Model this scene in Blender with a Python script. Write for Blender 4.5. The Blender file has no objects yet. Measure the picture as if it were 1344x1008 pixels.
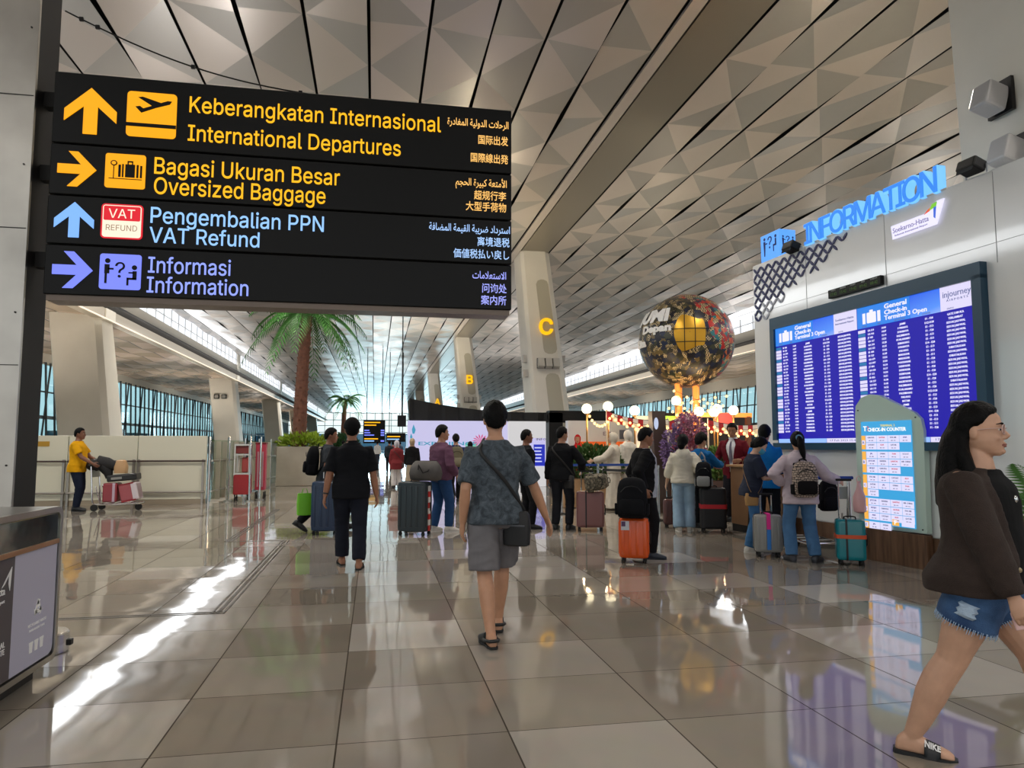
import bpy, bmesh, math, random
import numpy as np
from mathutils import Vector, Matrix, Euler, noise

# ------------------------------------------------------------------ camera, sky, exposure
SC = bpy.context.scene
COL = SC.collection
cam_data = bpy.data.cameras.new('camera')
cam = bpy.data.objects.new('camera', cam_data)
COL.objects.link(cam)
cam.location = (0, 0, 1.45)
cam.rotation_euler = (math.radians(90 + 4.83), 0, math.radians(-10.71))
cam_data.sensor_width = 36
cam_data.lens = 25.446
cam_data.clip_start, cam_data.clip_end = 0.1, 600
SC.camera = cam

SC.view_settings.view_transform = 'Standard'
SC.view_settings.look = 'None'
SC.view_settings.gamma = 1
SC.view_settings.use_curve_mapping = False
SC.view_settings.exposure = 0.18
SC.cycles.use_denoising = True
SC.cycles.max_bounces = 7
SC.cycles.diffuse_bounces = 4
SC.cycles.glossy_bounces = 4
SC.cycles.transparent_max_bounces = 12
SC.cycles.transmission_bounces = 4
SC.cycles.caustics_reflective = False
SC.cycles.caustics_refractive = False
SC.cycles.sample_clamp_indirect = 6
SC.cycles.blur_glossy = 0.6

world = bpy.data.worlds.new('sky')
SC.world = world
world.use_nodes = True
wn, wl = world.node_tree.nodes, world.node_tree.links
wn.clear()
wo = wn.new('ShaderNodeOutputWorld'); wb = wn.new('ShaderNodeBackground')
wt = wn.new('ShaderNodeTexCoord'); wsx = wn.new('ShaderNodeSeparateXYZ')
wr = wn.new('ShaderNodeValToRGB'); wm = wn.new('ShaderNodeMath')
wm.operation = 'MULTIPLY_ADD'; wm.inputs[1].default_value = 0.5; wm.inputs[2].default_value = 0.5
wl.new(wt.outputs['Generated'], wsx.inputs[0]); wl.new(wsx.outputs[2], wm.inputs[0])
wl.new(wm.outputs[0], wr.inputs[0]); wl.new(wr.outputs[0], wb.inputs[0]); wl.new(wb.outputs[0], wo.inputs[0])
cr = wr.color_ramp
cr.elements[0].position = 0.47; cr.elements[0].color = (0.42, 0.41, 0.39, 1)
cr.elements[1].position = 0.52; cr.elements[1].color = (1.0, 1.0, 1.0, 1)
e_ = cr.elements.new(0.75); e_.color = (0.72, 0.86, 1.0, 1)
wb.inputs[1].default_value = 1.1


def area_lamp(name, loc, rot, sx, sy, power, color):
    l = bpy.data.lights.new(name, 'AREA'); l.shape = 'RECTANGLE'; l.size = sx; l.size_y = sy
    l.energy = power; l.color = color
    o = bpy.data.objects.new(name, l); COL.objects.link(o); o.location = loc
    o.rotation_euler = [math.radians(a) for a in rot]
    return o


def spot_lamp(name, loc, rx, power, color, angle=150, radius=0.3, ry=0.0):
    l = bpy.data.lights.new(name, 'SPOT'); l.energy = power; l.color = color
    l.spot_size = math.radians(angle); l.spot_blend = 0.9; l.shadow_soft_size = radius
    o = bpy.data.objects.new(name, l); COL.objects.link(o); o.location = loc
    o.rotation_euler = (math.radians(rx), math.radians(ry), 0)
    return o


# daylight that comes in through the long clerestory windows on both sides
area_lamp('clerestory_daylight', (-11.6, 30, 8.85), (0, -60, 0), 0.8, 80, 1000, (0.95, 0.98, 1.0))
area_lamp('clerestory_daylight', (22.4, 34, 8.9), (0, 60, 0), 0.7, 80, 800, (0.95, 0.98, 1.0))
# added fill lamps along the two fascias, brightening the ceiling
area_lamp('cove_uplight', (-11.0, 40, 7.2), (0, 152, 0), 0.5, 100, 700, (1.0, 0.95, 0.9))
area_lamp('cove_uplight', (21.8, 40, 7.3), (0, -152, 0), 0.5, 100, 700, (1.0, 0.92, 0.82))
# downlights recessed in the ceiling joints
for x_ in (-8.8, -2.6, 3.2, 9.0, 15.5):
    for y_ in (-7, 3.5, 13, 24, 38, 60, 95):
        if (y_ == 3.5 and -5 < x_ < 5) or (y_ == 24 and x_ == 9.0):
            continue
        spot_lamp('ceiling_downlight', (x_, y_, 9.15), 0, 800 if y_ < 30 else 1500, (1.0, 0.93, 0.84))
# added fill lamps in the aisles, lifting the dark aisle ceilings
for x_ in (-15.5, 27.0):
    for y_ in (10, 20, 30, 40, 50, 62, 78, 98, 125):
        spot_lamp('aisle_uplight', (x_, y_, 2.6), 180, 900, (1.0, 0.9, 0.78), 170, 0.2)
# added unseen uplights around the hall that brighten the ceiling
for x_, y_, e_ in ((-5.0, 21, 1100), (-7.5, 7, 1100), (-2, -7, 1500), (7, -7, 1200), (1, 45, 2200), (1, 75, 2500), (12, 60, 2500)):
    spot_lamp('roof_uplight', (x_, y_, 2.7), 180, e_, (1.0, 0.96, 0.92), 165, 0.4)
# added warm floods, unseen, for the gold wash on the right of the ceiling
for x_, y_, e_ in ((10.5, 9, 420), (11.5, 16, 420), (9.5, 22, 500), (13, 31, 500)):
    spot_lamp('stall_uplight', (x_, y_, 2.9), 180, e_, (1.0, 0.85, 0.6), 140, 0.3)
# daylight through the glazed end wall
area_lamp('end_daylight', (5, 180, 5), (-90, 0, 0), 30, 8, 5500, (0.62, 0.9, 1.0))
# floodlights on the pillars, aimed up at the ceiling
for x_, y_, e_ in ((3.4, 25.0, 700), (3.4, 49, 900), (-9, 31, 700)):
    spot_lamp('pillar_floodlight', (x_, y_, 4.9), 180, e_, (1.0, 0.84, 0.58), 165, 0.3)


# ------------------------------------------------------------------ materials
def lin(h):
    if isinstance(h, (tuple, list)):
        return tuple(h)[:3]
    h = h.lstrip('#')
    return tuple(((c / 12.92) if c <= 0.04045 else ((c + 0.055) / 1.055) ** 2.4) for c in (int(h[i:i + 2], 16) / 255 for i in (0, 2, 4)))


MATS = {}


def mat(name, color='#808080', rough=0.5, metal=0.0, emit=None, estr=1.0, spec=0.5, bump=None, vary=None, coat=0.0, sss=0.0):
    """procedural principled material; vary=(scale, amount) mottles the colour, bump=(scale, strength) adds a fine grain"""
    if name in MATS:
        return MATS[name]
    m = bpy.data.materials.new(name); m.use_nodes = True
    nt = m.node_tree; b = nt.nodes['Principled BSDF']
    c = lin(color)
    b.inputs['Base Color'].default_value = (*c, 1)
    b.inputs['Roughness'].default_value = rough
    b.inputs['Metallic'].default_value = metal
    b.inputs['Specular IOR Level'].default_value = spec
    b.inputs['Coat Weight'].default_value = coat
    if sss:
        b.inputs['Subsurface Weight'].default_value = sss
        b.inputs['Subsurface Radius'].default_value = (0.012, 0.005, 0.003)
    if emit is not None:
        b.inputs['Emission Color'].default_value = (*lin(emit), 1)
        b.inputs['Emission Strength'].default_value = estr
    if vary or bump:
        tc = nt.nodes.new('ShaderNodeTexCoord')
    if vary:
        n = nt.nodes.new('ShaderNodeTexNoise'); n.inputs['Scale'].default_value = vary[0]; n.inputs['Detail'].default_value = 4
        r = nt.nodes.new('ShaderNodeValToRGB')
        a = vary[1]
        r.color_ramp.elements[0].position = 0.3; r.color_ramp.elements[1].position = 0.7
        r.color_ramp.elements[0].color = (*[x * (1 - a) for x in c], 1)
        r.color_ramp.elements[1].color = (*[min(1, x * (1 + a) + 0.01 * a) for x in c], 1)
        nt.links.new(tc.outputs['Object'], n.inputs['Vector']); nt.links.new(n.outputs['Fac'], r.inputs['Fac'])
        nt.links.new(r.outputs['Color'], b.inputs['Base Color'])
    if bump:
        n2 = nt.nodes.new('ShaderNodeTexNoise'); n2.inputs['Scale'].default_value = bump[0]; n2.inputs['Detail'].default_value = 3
        bp = nt.nodes.new('ShaderNodeBump'); bp.inputs['Strength'].default_value = bump[1]; bp.inputs['Distance'].default_value = 0.01
        nt.links.new(tc.outputs['Object'], n2.inputs['Vector']); nt.links.new(n2.outputs['Fac'], bp.inputs['Height'])
        nt.links.new(bp.outputs['Normal'], b.inputs['Normal'])
    MATS[name] = m
    return m


# the sign writing uses the plain grotesque face that ships with Blender, else Blender's default face
try:
    import os
    FONT = bpy.data.fonts.load(os.path.join(bpy.utils.system_resource('DATAFILES'), 'fonts', 'Inter.woff2'))
except Exception:
    FONT = None


CAPH = {}


def grotesque(o, c, cap=False):
    """fills lettering by winding number, so overlapping strokes of a glyph join instead of cancelling"""
    from mathutils.geometry import delaunay_2d_cdt
    crv = o.to_curve(bpy.context.evaluated_depsgraph_get()); loops = []
    for sp_ in crv.splines:
        b = sp_.bezier_points; out = []
        for i in range(len(b)):
            p, q = b[i], b[(i + 1) % len(b)]
            st = (p.handle_right - p.co).length + (q.handle_left - q.co).length
            ln = (q.co - p.co); straight = abs((p.handle_right - p.co).cross(ln).length) + abs((q.handle_left - q.co).cross(ln).length) < 1e-5 * max(1e-6, ln.length)
            for k in range(1 if straight else 6):
                t = k / 6
                out.append(tuple((1 - t) ** 3 * p.co[d] + 3 * (1 - t) ** 2 * t * p.handle_right[d] + 3 * (1 - t) * t * t * q.handle_left[d] + t ** 3 * q.co[d] for d in (0, 1)))
        loops.append(out)
    o.to_curve_clear()
    if cap:
        return max(p[1] for l in loops for p in l)
    xr = [(min(p[0] for p in l), max(p[0] for p in l)) for l in loops]; clusters = []
    for i in sorted(range(len(loops)), key=lambda q: xr[q][0]):     # one glyph at a time
        if clusters and xr[i][0] < clusters[-1][1]:
            clusters[-1][0].append(i); clusters[-1][1] = max(clusters[-1][1], xr[i][1])
        else:
            clusters.append([[i], xr[i][1]])
    V, F = [], []; e = c.extrude
    for ids, _ in clusters:
        pts, eds = [], []
        for i in ids:
            n0 = len(pts); l = loops[i]; pts += [Vector(p) for p in l]; eds += [(n0 + k, n0 + (k + 1) % len(l)) for k in range(len(l))]
        vs, _e, fs, *_ = delaunay_2d_cdt(pts, eds, [], 0, 1e-6)

        def wind(x, y):
            w = 0
            for i in ids:
                l = loops[i]
                for k in range(len(l)):
                    a, b = l[k], l[(k + 1) % len(l)]
                    if (a[1] <= y) != (b[1] <= y):
                        if a[0] + (y - a[1]) / (b[1] - a[1]) * (b[0] - a[0]) > x:
                            w += 1 if b[1] > a[1] else -1
            return w
        keep = []
        for f in fs:
            x, y = sum(vs[k][0] for k in f) / 3, sum(vs[k][1] for k in f) / 3
            if wind(x, y) != 0:
                keep.append(list(f))
        cnt = {}
        for f in keep:
            for k in range(3):
                cnt[(f[k], f[(k + 1) % 3])] = 1
        bd = [(a, b) for a, b in cnt if (b, a) not in cnt]
        nr = {}
        for a, b in bd:
            d = vs[b] - vs[a]
            if d.length > 1e-9:
                nrm = Vector((d.y, -d.x)).normalized()
                for k in (a, b):
                    nr[k] = nr.get(k, Vector((0, 0))) + nrm
        P_ = [vs[k] + (nr[k].normalized() * c.offset if k in nr and nr[k].length > 1e-6 else Vector((0, 0))) for k in range(len(vs))]
        n0, m = len(V), len(vs)
        V += [(p.x, p.y, e) for p in P_] + [(p.x, p.y, -e) for p in P_]
        F += [[n0 + k for k in f] for f in keep] + [[n0 + m + k for k in reversed(f)] for f in keep]
        F += [[n0 + a, n0 + m + a, n0 + m + b, n0 + b] for a, b in bd]
    me = bpy.data.meshes.new('tmp_text'); me.from_pydata(V, [], F)
    return me


def glow(name, color, strength=1.0):
    return mat(name, '#050505', 0.6, emit=color, estr=strength)


def glass(name, tint=(0.8, 0.95, 0.95), refl=0.1):
    if name in MATS:
        return MATS[name]
    m = bpy.data.materials.new(name); m.use_nodes = True
    nt = m.node_tree; nt.nodes.clear()
    o = nt.nodes.new('ShaderNodeOutputMaterial'); mx = nt.nodes.new('ShaderNodeMixShader')
    t = nt.nodes.new('ShaderNodeBsdfTransparent'); gl = nt.nodes.new('ShaderNodeBsdfGlossy')
    t.inputs[0].default_value = (*tint, 1); gl.inputs['Roughness'].default_value = 0.03
    mx.inputs[0].default_value = refl
    nt.links.new(t.outputs[0], mx.inputs[1]); nt.links.new(gl.outputs[0], mx.inputs[2]); nt.links.new(mx.outputs[0], o.inputs[0])
    MATS[name] = m
    return m


# ------------------------------------------------------------------ mesh building
class MB:
    """collects geometry for ONE mesh object"""

    def __init__(self):
        self.v, self.f, self.m, self.n = [], [], [], 0

    def add(self, verts, faces, mi=0):
        verts = np.asarray(verts, float).reshape(-1, 3)
        self.v.append(verts)
        for fc in faces:
            self.f.append([i + self.n for i in fc]); self.m.append(mi)
        self.n += len(verts)
        return self

    def box(self, c, s, mi=0, rz=0.0, rot=None, bev=0.0, seg=2):
        bm = bmesh.new(); bmesh.ops.create_cube(bm, size=1)
        for v in bm.verts:
            v.co = Vector((v.co.x * s[0], v.co.y * s[1], v.co.z * s[2]))
        if bev > 0:
            bmesh.ops.bevel(bm, geom=bm.edges[:], offset=min(bev, min(s) * 0.48), segments=seg, profile=0.5, affect='EDGES')
        R = rot if rot is not None else Matrix.Rotation(rz, 3, 'Z')
        bm.verts.index_update()
        vs = [R @ v.co + Vector(c) for v in bm.verts]
        fs = [[v.index for v in f.verts] for f in bm.faces]
        bm.free()
        return self.add([tuple(v) for v in vs], fs, mi)

    def rings(self, rings, mi=0, cap=True, close=True):
        n = len(rings[0]); vs = np.concatenate([np.asarray(r, float) for r in rings]); fs = []
        for i in range(len(rings) - 1):
            for j in range(n if close else n - 1):
                k = (j + 1) % n
                fs.append((i * n + j, i * n + k, (i + 1) * n + k, (i + 1) * n + j))
        if cap:
            fs.append(tuple(range(n - 1, -1, -1))); fs.append(tuple(range((len(rings) - 1) * n, len(rings) * n)))
        return self.add(vs, fs, mi)

    def tube(self, pts, r, n=10, mi=0, cap=True, flat=1.0, ref=None):
        pts = [Vector(p) for p in pts]
        rs = r if isinstance(r, (list, tuple)) else [r] * len(pts)
        out = []; prev = None
        for i, p in enumerate(pts):
            t = (pts[min(i + 1, len(pts) - 1)] - pts[max(i - 1, 0)])
            t = t.normalized() if t.length > 1e-9 else Vector((0, 0, 1))
            a = prev if prev is not None else (Vector(ref) if ref is not None else (Vector((1, 0, 0)) if abs(t.x) < 0.8 else Vector((0, 1, 0))))
            a = a - t * a.dot(t)
            a = a.normalized() if a.length > 1e-6 else t.orthogonal().normalized()
            b = t.cross(a); prev = a
            out.append([tuple(p + a * (rs[i] * math.cos(2 * math.pi * k / n)) + b * (rs[i] * flat * math.sin(2 * math.pi * k / n))) for k in range(n)])
        return self.rings(out, mi, cap)

    def cyl(self, c, r, h, n=20, mi=0, axis='z', r2=None):
        c = Vector(c); d = {'x': Vector((1, 0, 0)), 'y': Vector((0, 1, 0)), 'z': Vector((0, 0, 1))}[axis] if isinstance(axis, str) else Vector(axis).normalized()
        return self.tube([c - d * h / 2, c + d * h / 2], [r, r if r2 is None else r2], n, mi)

    def ball(self, c, r, n=16, m=10, mi=0):
        if not isinstance(r, (tuple, list)):
            r = (r, r, r)
        out = []
        for i in range(m + 1):
            th = math.pi * (0.001 + 0.998 * i / m)
            out.append([(c[0] + r[0] * math.sin(th) * math.cos(2 * math.pi * k / n), c[1] + r[1] * math.sin(th) * math.sin(2 * math.pi * k / n), c[2] - r[2] * math.cos(th)) for k in range(n)])
        return self.rings(out, mi)

    def lathe(self, c, prof, n=24, mi=0):
        return self.rings([[(c[0] + r * math.cos(2 * math.pi * k / n), c[1] + r * math.sin(2 * math.pi * k / n), c[2] + z) for k in range(n)] for r, z in prof], mi)

    def prism(self, poly, y0, y1, mi=0):
        """polygon in the x-z plane, extruded along y"""
        a = [(p[0], y0, p[1]) for p in poly]; b = [(p[0], y1, p[1]) for p in poly]
        ar = sum(poly[i][0] * poly[(i + 1) % len(poly)][1] - poly[(i + 1) % len(poly)][0] * poly[i][1] for i in range(len(poly)))
        if ar > 0:
            a.reverse(); b.reverse()
        return self.rings([a, b], mi)

    def text(self, s, x, z, size, y=0.0, depth=0.004, align='LEFT', mi=0, width=None, res=3, shear=0.0, bold=0.0, nice=False):
        """lettering standing in the x-z plane, facing -y; size = cap height; width = the run's length"""
        c = bpy.data.curves.new('tmp_text', 'FONT'); c.body = s; c.align_x = align
        c.size = size / 0.682
        if nice and FONT is not None:
            c.font = FONT
            if 'cap' not in CAPH:
                ch_ = bpy.data.curves.new('tmp_text', 'FONT'); ch_.body = 'H'; ch_.size = 1; ch_.font = FONT
                oh_ = bpy.data.objects.new('tmp_text', ch_); CAPH['cap'] = grotesque(oh_, ch_, True); bpy.data.objects.remove(oh_); bpy.data.curves.remove(ch_)
            c.size = size / CAPH['cap']
        c.resolution_u = res; c.extrude = depth / 2; c.shear = shear; c.offset = bold * c.size
        o = bpy.data.objects.new('tmp_text', c)
        me = grotesque(o, c) if nice and FONT is not None else bpy.data.meshes.new_from_object(o)
        vs = np.array([v.co[:] for v in me.vertices]).reshape(-1, 3)
        fs = [tuple(p.vertices) for p in me.polygons]
        if len(vs):
            sc = 1.0
            if width:
                sc = width / max(1e-6, vs[:, 0].max() - vs[:, 0].min())
            vs = np.stack([vs[:, 0] * sc + x, y - vs[:, 2], vs[:, 1] + z], 1)
            self.add(vs, fs, mi)
        bpy.data.objects.remove(o); bpy.data.curves.remove(c); bpy.data.meshes.remove(me)
        return self

    def mesh(self, name, mats=None, smooth=False, angle=None):
        me = bpy.data.meshes.new(name)
        vs = np.concatenate(self.v) if self.v else np.zeros((0, 3))
        me.from_pydata(vs.tolist(), [], self.f)
        for m in (mats if isinstance(mats, (list, tuple)) else [mats]):
            if m is not None:
                me.materials.append(m)
        if self.m and max(self.m) > 0:
            me.polygons.foreach_set('material_index', self.m)
        if smooth:
            me.polygons.foreach_set('use_smooth', [True] * len(me.polygons))
            if angle is not None:
                try:
                    me.set_sharp_from_angle(angle=math.radians(angle))
                except Exception:
                    pass
        me.update()
        return me

    def build(self, name, mats, parent=None, smooth=False, angle=35, loc=None, rz=None, matrix=None):
        o = bpy.data.objects.new(name, self.mesh(name, mats, smooth, angle)); COL.objects.link(o)
        if parent is not None:
            o.parent = parent
        if matrix is not None:
            o.matrix_local = matrix
        if loc is not None:
            o.location = loc
        if rz is not None:
            o.rotation_euler = (0, 0, rz)
        return o


def tag(o, label, cat, group=None):
    o['label'] = label; o['category'] = cat
    if group:
        o['group'] = group
    return o


def struct(o):
    o['kind'] = 'structure'
    return o


def empty(name, loc=(0, 0, 0), rz=0.0, label=None, cat=None, group=None):
    o = bpy.data.objects.new(name, None); COL.objects.link(o)
    o.location = loc; o.rotation_euler = (0, 0, rz); o.empty_display_size = 0.1
    if label:
        tag(o, label, cat, group)
    return o


def dup(root, loc, rz=None, label=None, group=None):
    r = root.copy(); COL.objects.link(r); r.location = loc
    if rz is not None:
        r.rotation_euler = (0, 0, rz)
    if label:
        r['label'] = label
    if group:
        r['group'] = group
    for ch in list(root.children):
        c = ch.copy(); COL.objects.link(c); c.parent = r
        for g in list(ch.children):
            d = g.copy(); COL.objects.link(d); d.parent = c
    return r


# shared finishes
WHITE = mat('white_panel', '#d6d2c6', 0.35)
STEEL = mat('brushed_steel', '#b9b6ae', 0.28, 1.0, bump=(60, 0.05))
CHROME = mat('chrome', '#d8d8d8', 0.12, 1.0)
BLACK = mat('black_plastic', '#0a0a0b', 0.5, spec=0.3)
DARK = mat('dark_metal', '#1b1a19', 0.5, 0.3)
RUBBER = mat('rubber', '#131313', 0.7)
TEXTWHITE = mat('white_print', '#f2f2f2', 0.5)
PALE = mat('pale_plaster', '#c9c4b6', 0.55)

# ------------------------------------------------------------------ the hall
X0, X1, YB, YE, ZC = -11.8, 22.6, -14.0, 182.0, 9.35

# floor: polished tiles, 0.85 x 0.805
fm = bpy.data.materials.new('polished_tile'); fm.use_nodes = True
nt = fm.node_tree; N, L = nt.nodes, nt.links; bs = N['Principled BSDF']


def nmath(op, a, b=None, c=None):
    n = N.new('ShaderNodeMath'); n.operation = op
    for i, q in enumerate((a, b, c)):
        if q is None:
            continue
        if isinstance(q, (int, float)):
            n.inputs[i].default_value = q
        else:
            L.new(q, n.inputs[i])
    return n.outputs[0]


geo = N.new('ShaderNodeNewGeometry'); sp = N.new('ShaderNodeSeparateXYZ'); L.new(geo.outputs['Position'], sp.inputs[0])
tx = nmath('MULTIPLY', nmath('ADD', sp.outputs[0], 0.16 + 85), 1 / 0.85)
ty = nmath('MULTIPLY', nmath('ADD', sp.outputs[1], -3.75 + 80.5), 1 / 0.805)
ix, iy = nmath('FLOOR', tx), nmath('FLOOR', ty)
fx, fy = nmath('FRACT', tx), nmath('FRACT', ty)
cb = N.new('ShaderNodeCombineXYZ'); L.new(ix, cb.inputs[0]); L.new(iy, cb.inputs[1]); cb.inputs[2].default_value = 3.0
wn_ = N.new('ShaderNodeTexWhiteNoise'); wn_.noise_dimensions = '3D'; L.new(cb.outputs[0], wn_.inputs['Vector'])
ramp = N.new('ShaderNodeValToRGB'); ramp.color_ramp.interpolation = 'CONSTANT'
els = ramp.color_ramp.elements
els[0].position = 0; els[0].color = (*lin('#837a6e'), 1)
els[1].position = 0.16; els[1].color = (*lin('#8b8277'), 1)
for p_, c_ in ((0.42, '#928a7e'), (0.68, '#9a9288'), (0.86, '#aaa39a')):
    e_ = els.new(p_); e_.color = (*lin(c_), 1)
L.new(wn_.outputs['Value'], ramp.inputs[0])
nz = N.new('ShaderNodeTexNoise'); nz.inputs['Scale'].default_value = 5; nz.inputs['Detail'].default_value = 6
L.new(geo.outputs['Position'], nz.inputs['Vector'])
mott = N.new('ShaderNodeMixRGB'); mott.blend_type = 'MULTIPLY'; mott.inputs[0].default_value = 0.10
L.new(ramp.outputs[0], mott.inputs[1]); L.new(nz.outputs['Color'], mott.inputs[2])
jx = nmath('LESS_THAN', nmath('MINIMUM', fx, nmath('SUBTRACT', 1.0, fx)), 0.0050)
jy = nmath('LESS_THAN', nmath('MINIMUM', fy, nmath('SUBTRACT', 1.0, fy)), 0.0042)
jj = nmath('MAXIMUM', jx, jy)
jm = N.new('ShaderNodeMixRGB'); L.new(nmath('MULTIPLY', jj, 0.85), jm.inputs[0]); L.new(mott.outputs[0], jm.inputs[1]); jm.inputs[2].default_value = (*lin('#2c251e'), 1)
L.new(jm.outputs[0], bs.inputs['Base Color'])
L.new(nmath('MULTIPLY_ADD', jj, 0.4, 0.045), bs.inputs['Roughness'])
L.new(nmath('MULTIPLY_ADD', jj, -0.75, 0.75), bs.inputs['Specular IOR Level'])
# each tile lies a hair out of level, and its surface is very slightly wavy
sb = N.new('ShaderNodeVectorMath'); sb.operation = 'SUBTRACT'; L.new(wn_.outputs['Color'], sb.inputs[0]); sb.inputs[1].default_value = (0.5, 0.5, 0.5)
ms = N.new('ShaderNodeVectorMath'); ms.operation = 'MULTIPLY'; L.new(sb.outputs[0], ms.inputs[0]); ms.inputs[1].default_value = (0.009, 0.009, 0)
nw = N.new('ShaderNodeTexNoise'); nw.inputs['Scale'].default_value = 1.6; nw.inputs['Detail'].default_value = 1
L.new(geo.outputs['Position'], nw.inputs['Vector'])
bp_ = N.new('ShaderNodeBump'); bp_.inputs['Strength'].default_value = 0.045; bp_.inputs['Distance'].default_value = 0.06
L.new(nw.outputs['Fac'], bp_.inputs['Height'])
av = N.new('ShaderNodeVectorMath'); av.operation = 'ADD'; L.new(bp_.outputs['Normal'], av.inputs[0]); L.new(ms.outputs[0], av.inputs[1])
nn = N.new('ShaderNodeVectorMath'); nn.operation = 'NORMALIZE'; L.new(av.outputs[0], nn.inputs[0])
L.new(nn.outputs[0], bs.inputs['Normal'])
struct(MB().add([(-26, YB, 0), (34, YB, 0), (34, YE + 4, 0), (-26, YE + 4, 0)], [(0, 1, 2, 3)]).build('floor', fm))

# expansion joint framing a bay of the floor on the left
jt = MB()
for k, w in ((0.0, 0.018), (0.05, 0.03), (0.10, 0.018)):
    jt.box((-1.36 + k, 9.2, 0.001), (w, 4.9, 0.004))
for k, w in ((0.0, 0.018), (0.06, 0.02)):
    jt.box((-4.3, 6.76 + k, 0.001), (6.1, w, 0.004))
for k, w in ((0.0, 0.018), (0.05, 0.03), (0.10, 0.018)):
    jt.box((-2.2 + k, 14.5, 0.001), (w, 5.6, 0.004))
jt.box((-1.75, 11.66, 0.001), (0.9, 0.03, 0.004))
struct(jt.build('trim_1', mat('joint_steel', '#4b443c', 0.4, 0.7)))

# ceiling: long strips of folded triangular panels, dark gaps between the strips
edges = [-11.8, -11.2, -9.99, -8.76, -7.52, -6.28, -5.04, -3.8, -2.6, -1.41, -0.23, 0.91, 2.08, 3.18, 4.29, 5.41]
edges_r = [6.96, 7.95, 9.03, 10.11] + [10.11 + 1.09 * i for i in range(1, 12)]
ceil = MB(); CELL = 1.53; Y00 = 13.23 - CELL * 20
rnd = random.Random(4)


def strip(xa, xb, flip, cell, D):
    g = 0.03; xa += g; xb -= g
    n = int((YE - Y00) / cell) + 2
    la = [0, -1, -2, -1]; ra = [0, 0.5, 1, 0.5]
    A_, B_ = [], []
    for i in range(n + 1):
        k = (i + (2 if flip else 0)) % 4
        l, r = la[k] * D, ra[k] * D * 0.35
        if flip:
            l, r = r, l
        y = Y00 + i * cell
        A_.append((xa, y, ZC + l + D * 0.6)); B_.append((xb, y, ZC + r + D * 0.6))
    V = A_ + B_; m = n + 1; F, M = [], []
    for i in range(0, n):
        k = (i + (2 if flip else 0)) % 4
        a0, a1, b0, b1 = i, i + 1, m + i, m + i + 1
        dk = k >= 2
        up = (i % 2 == 0)
        # diagonals meet on side A (apex) for even/odd pairs, mirrored in flipped strips
        if not flip:
            if up:
                F += [(a0, a1, b0), (b0, a1, b1)]
            else:
                F += [(a0, b1, b0), (a0, a1, b1)]
            first = up
            c = [0, 1] if up else [1, 0]
        else:
            if up:
                F += [(b0, a0, b1), (a0, a1, b1)]
            else:
                F += [(a0, a1, b0), (b0, a1, b1)]
            c = [0, 1] if up else [1, 0]
        if dk:
            c = [1 - q for q in c]
        M += c
    ceil.v.append(np.array(V)); base = ceil.n
    for f_, mi in zip(F, M):
        ceil.f.append([q + base for q in f_]); ceil.m.append(mi)
    ceil.n += len(V)


for i in range(len(edges) - 1):
    strip(edges[i], edges[i + 1], (i - 10) % 2 == 1, CELL, 0.05)
for i in range(len(edges_r) - 1):
    strip(edges_r[i], edges_r[i + 1], i % 2 == 0, CELL, 0.036)
pan_a = mat('ceiling_panel_solid', '#b3aca6', 0.3, 0.35)
pan_b = mat('ceiling_panel_perforated', '#989692', 0.33, 0.35)  # darker tone on away-tilted folds puts their shade into the colour
struct(ceil.build('ceiling', [pan_a, pan_b]))
beam = MB()
beam.box((5.58, (YB + YE) / 2, ZC + 0.02), (0.27, YE - YB, 0.06)).box((6.35, (YB + YE) / 2, ZC + 0.05), (1.14, YE - YB, 0.06), 1)
struct(beam.build('trim_2', [pan_a, mat('beam_panel', '#7c766a', 0.3, 0.5)]))
struct(MB().box((5.4, (YB + YE) / 2, ZC + 0.55), (36, YE - YB + 2, 0.1)).build('roof', mat('void_black', '#050505', 0.9)))


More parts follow.
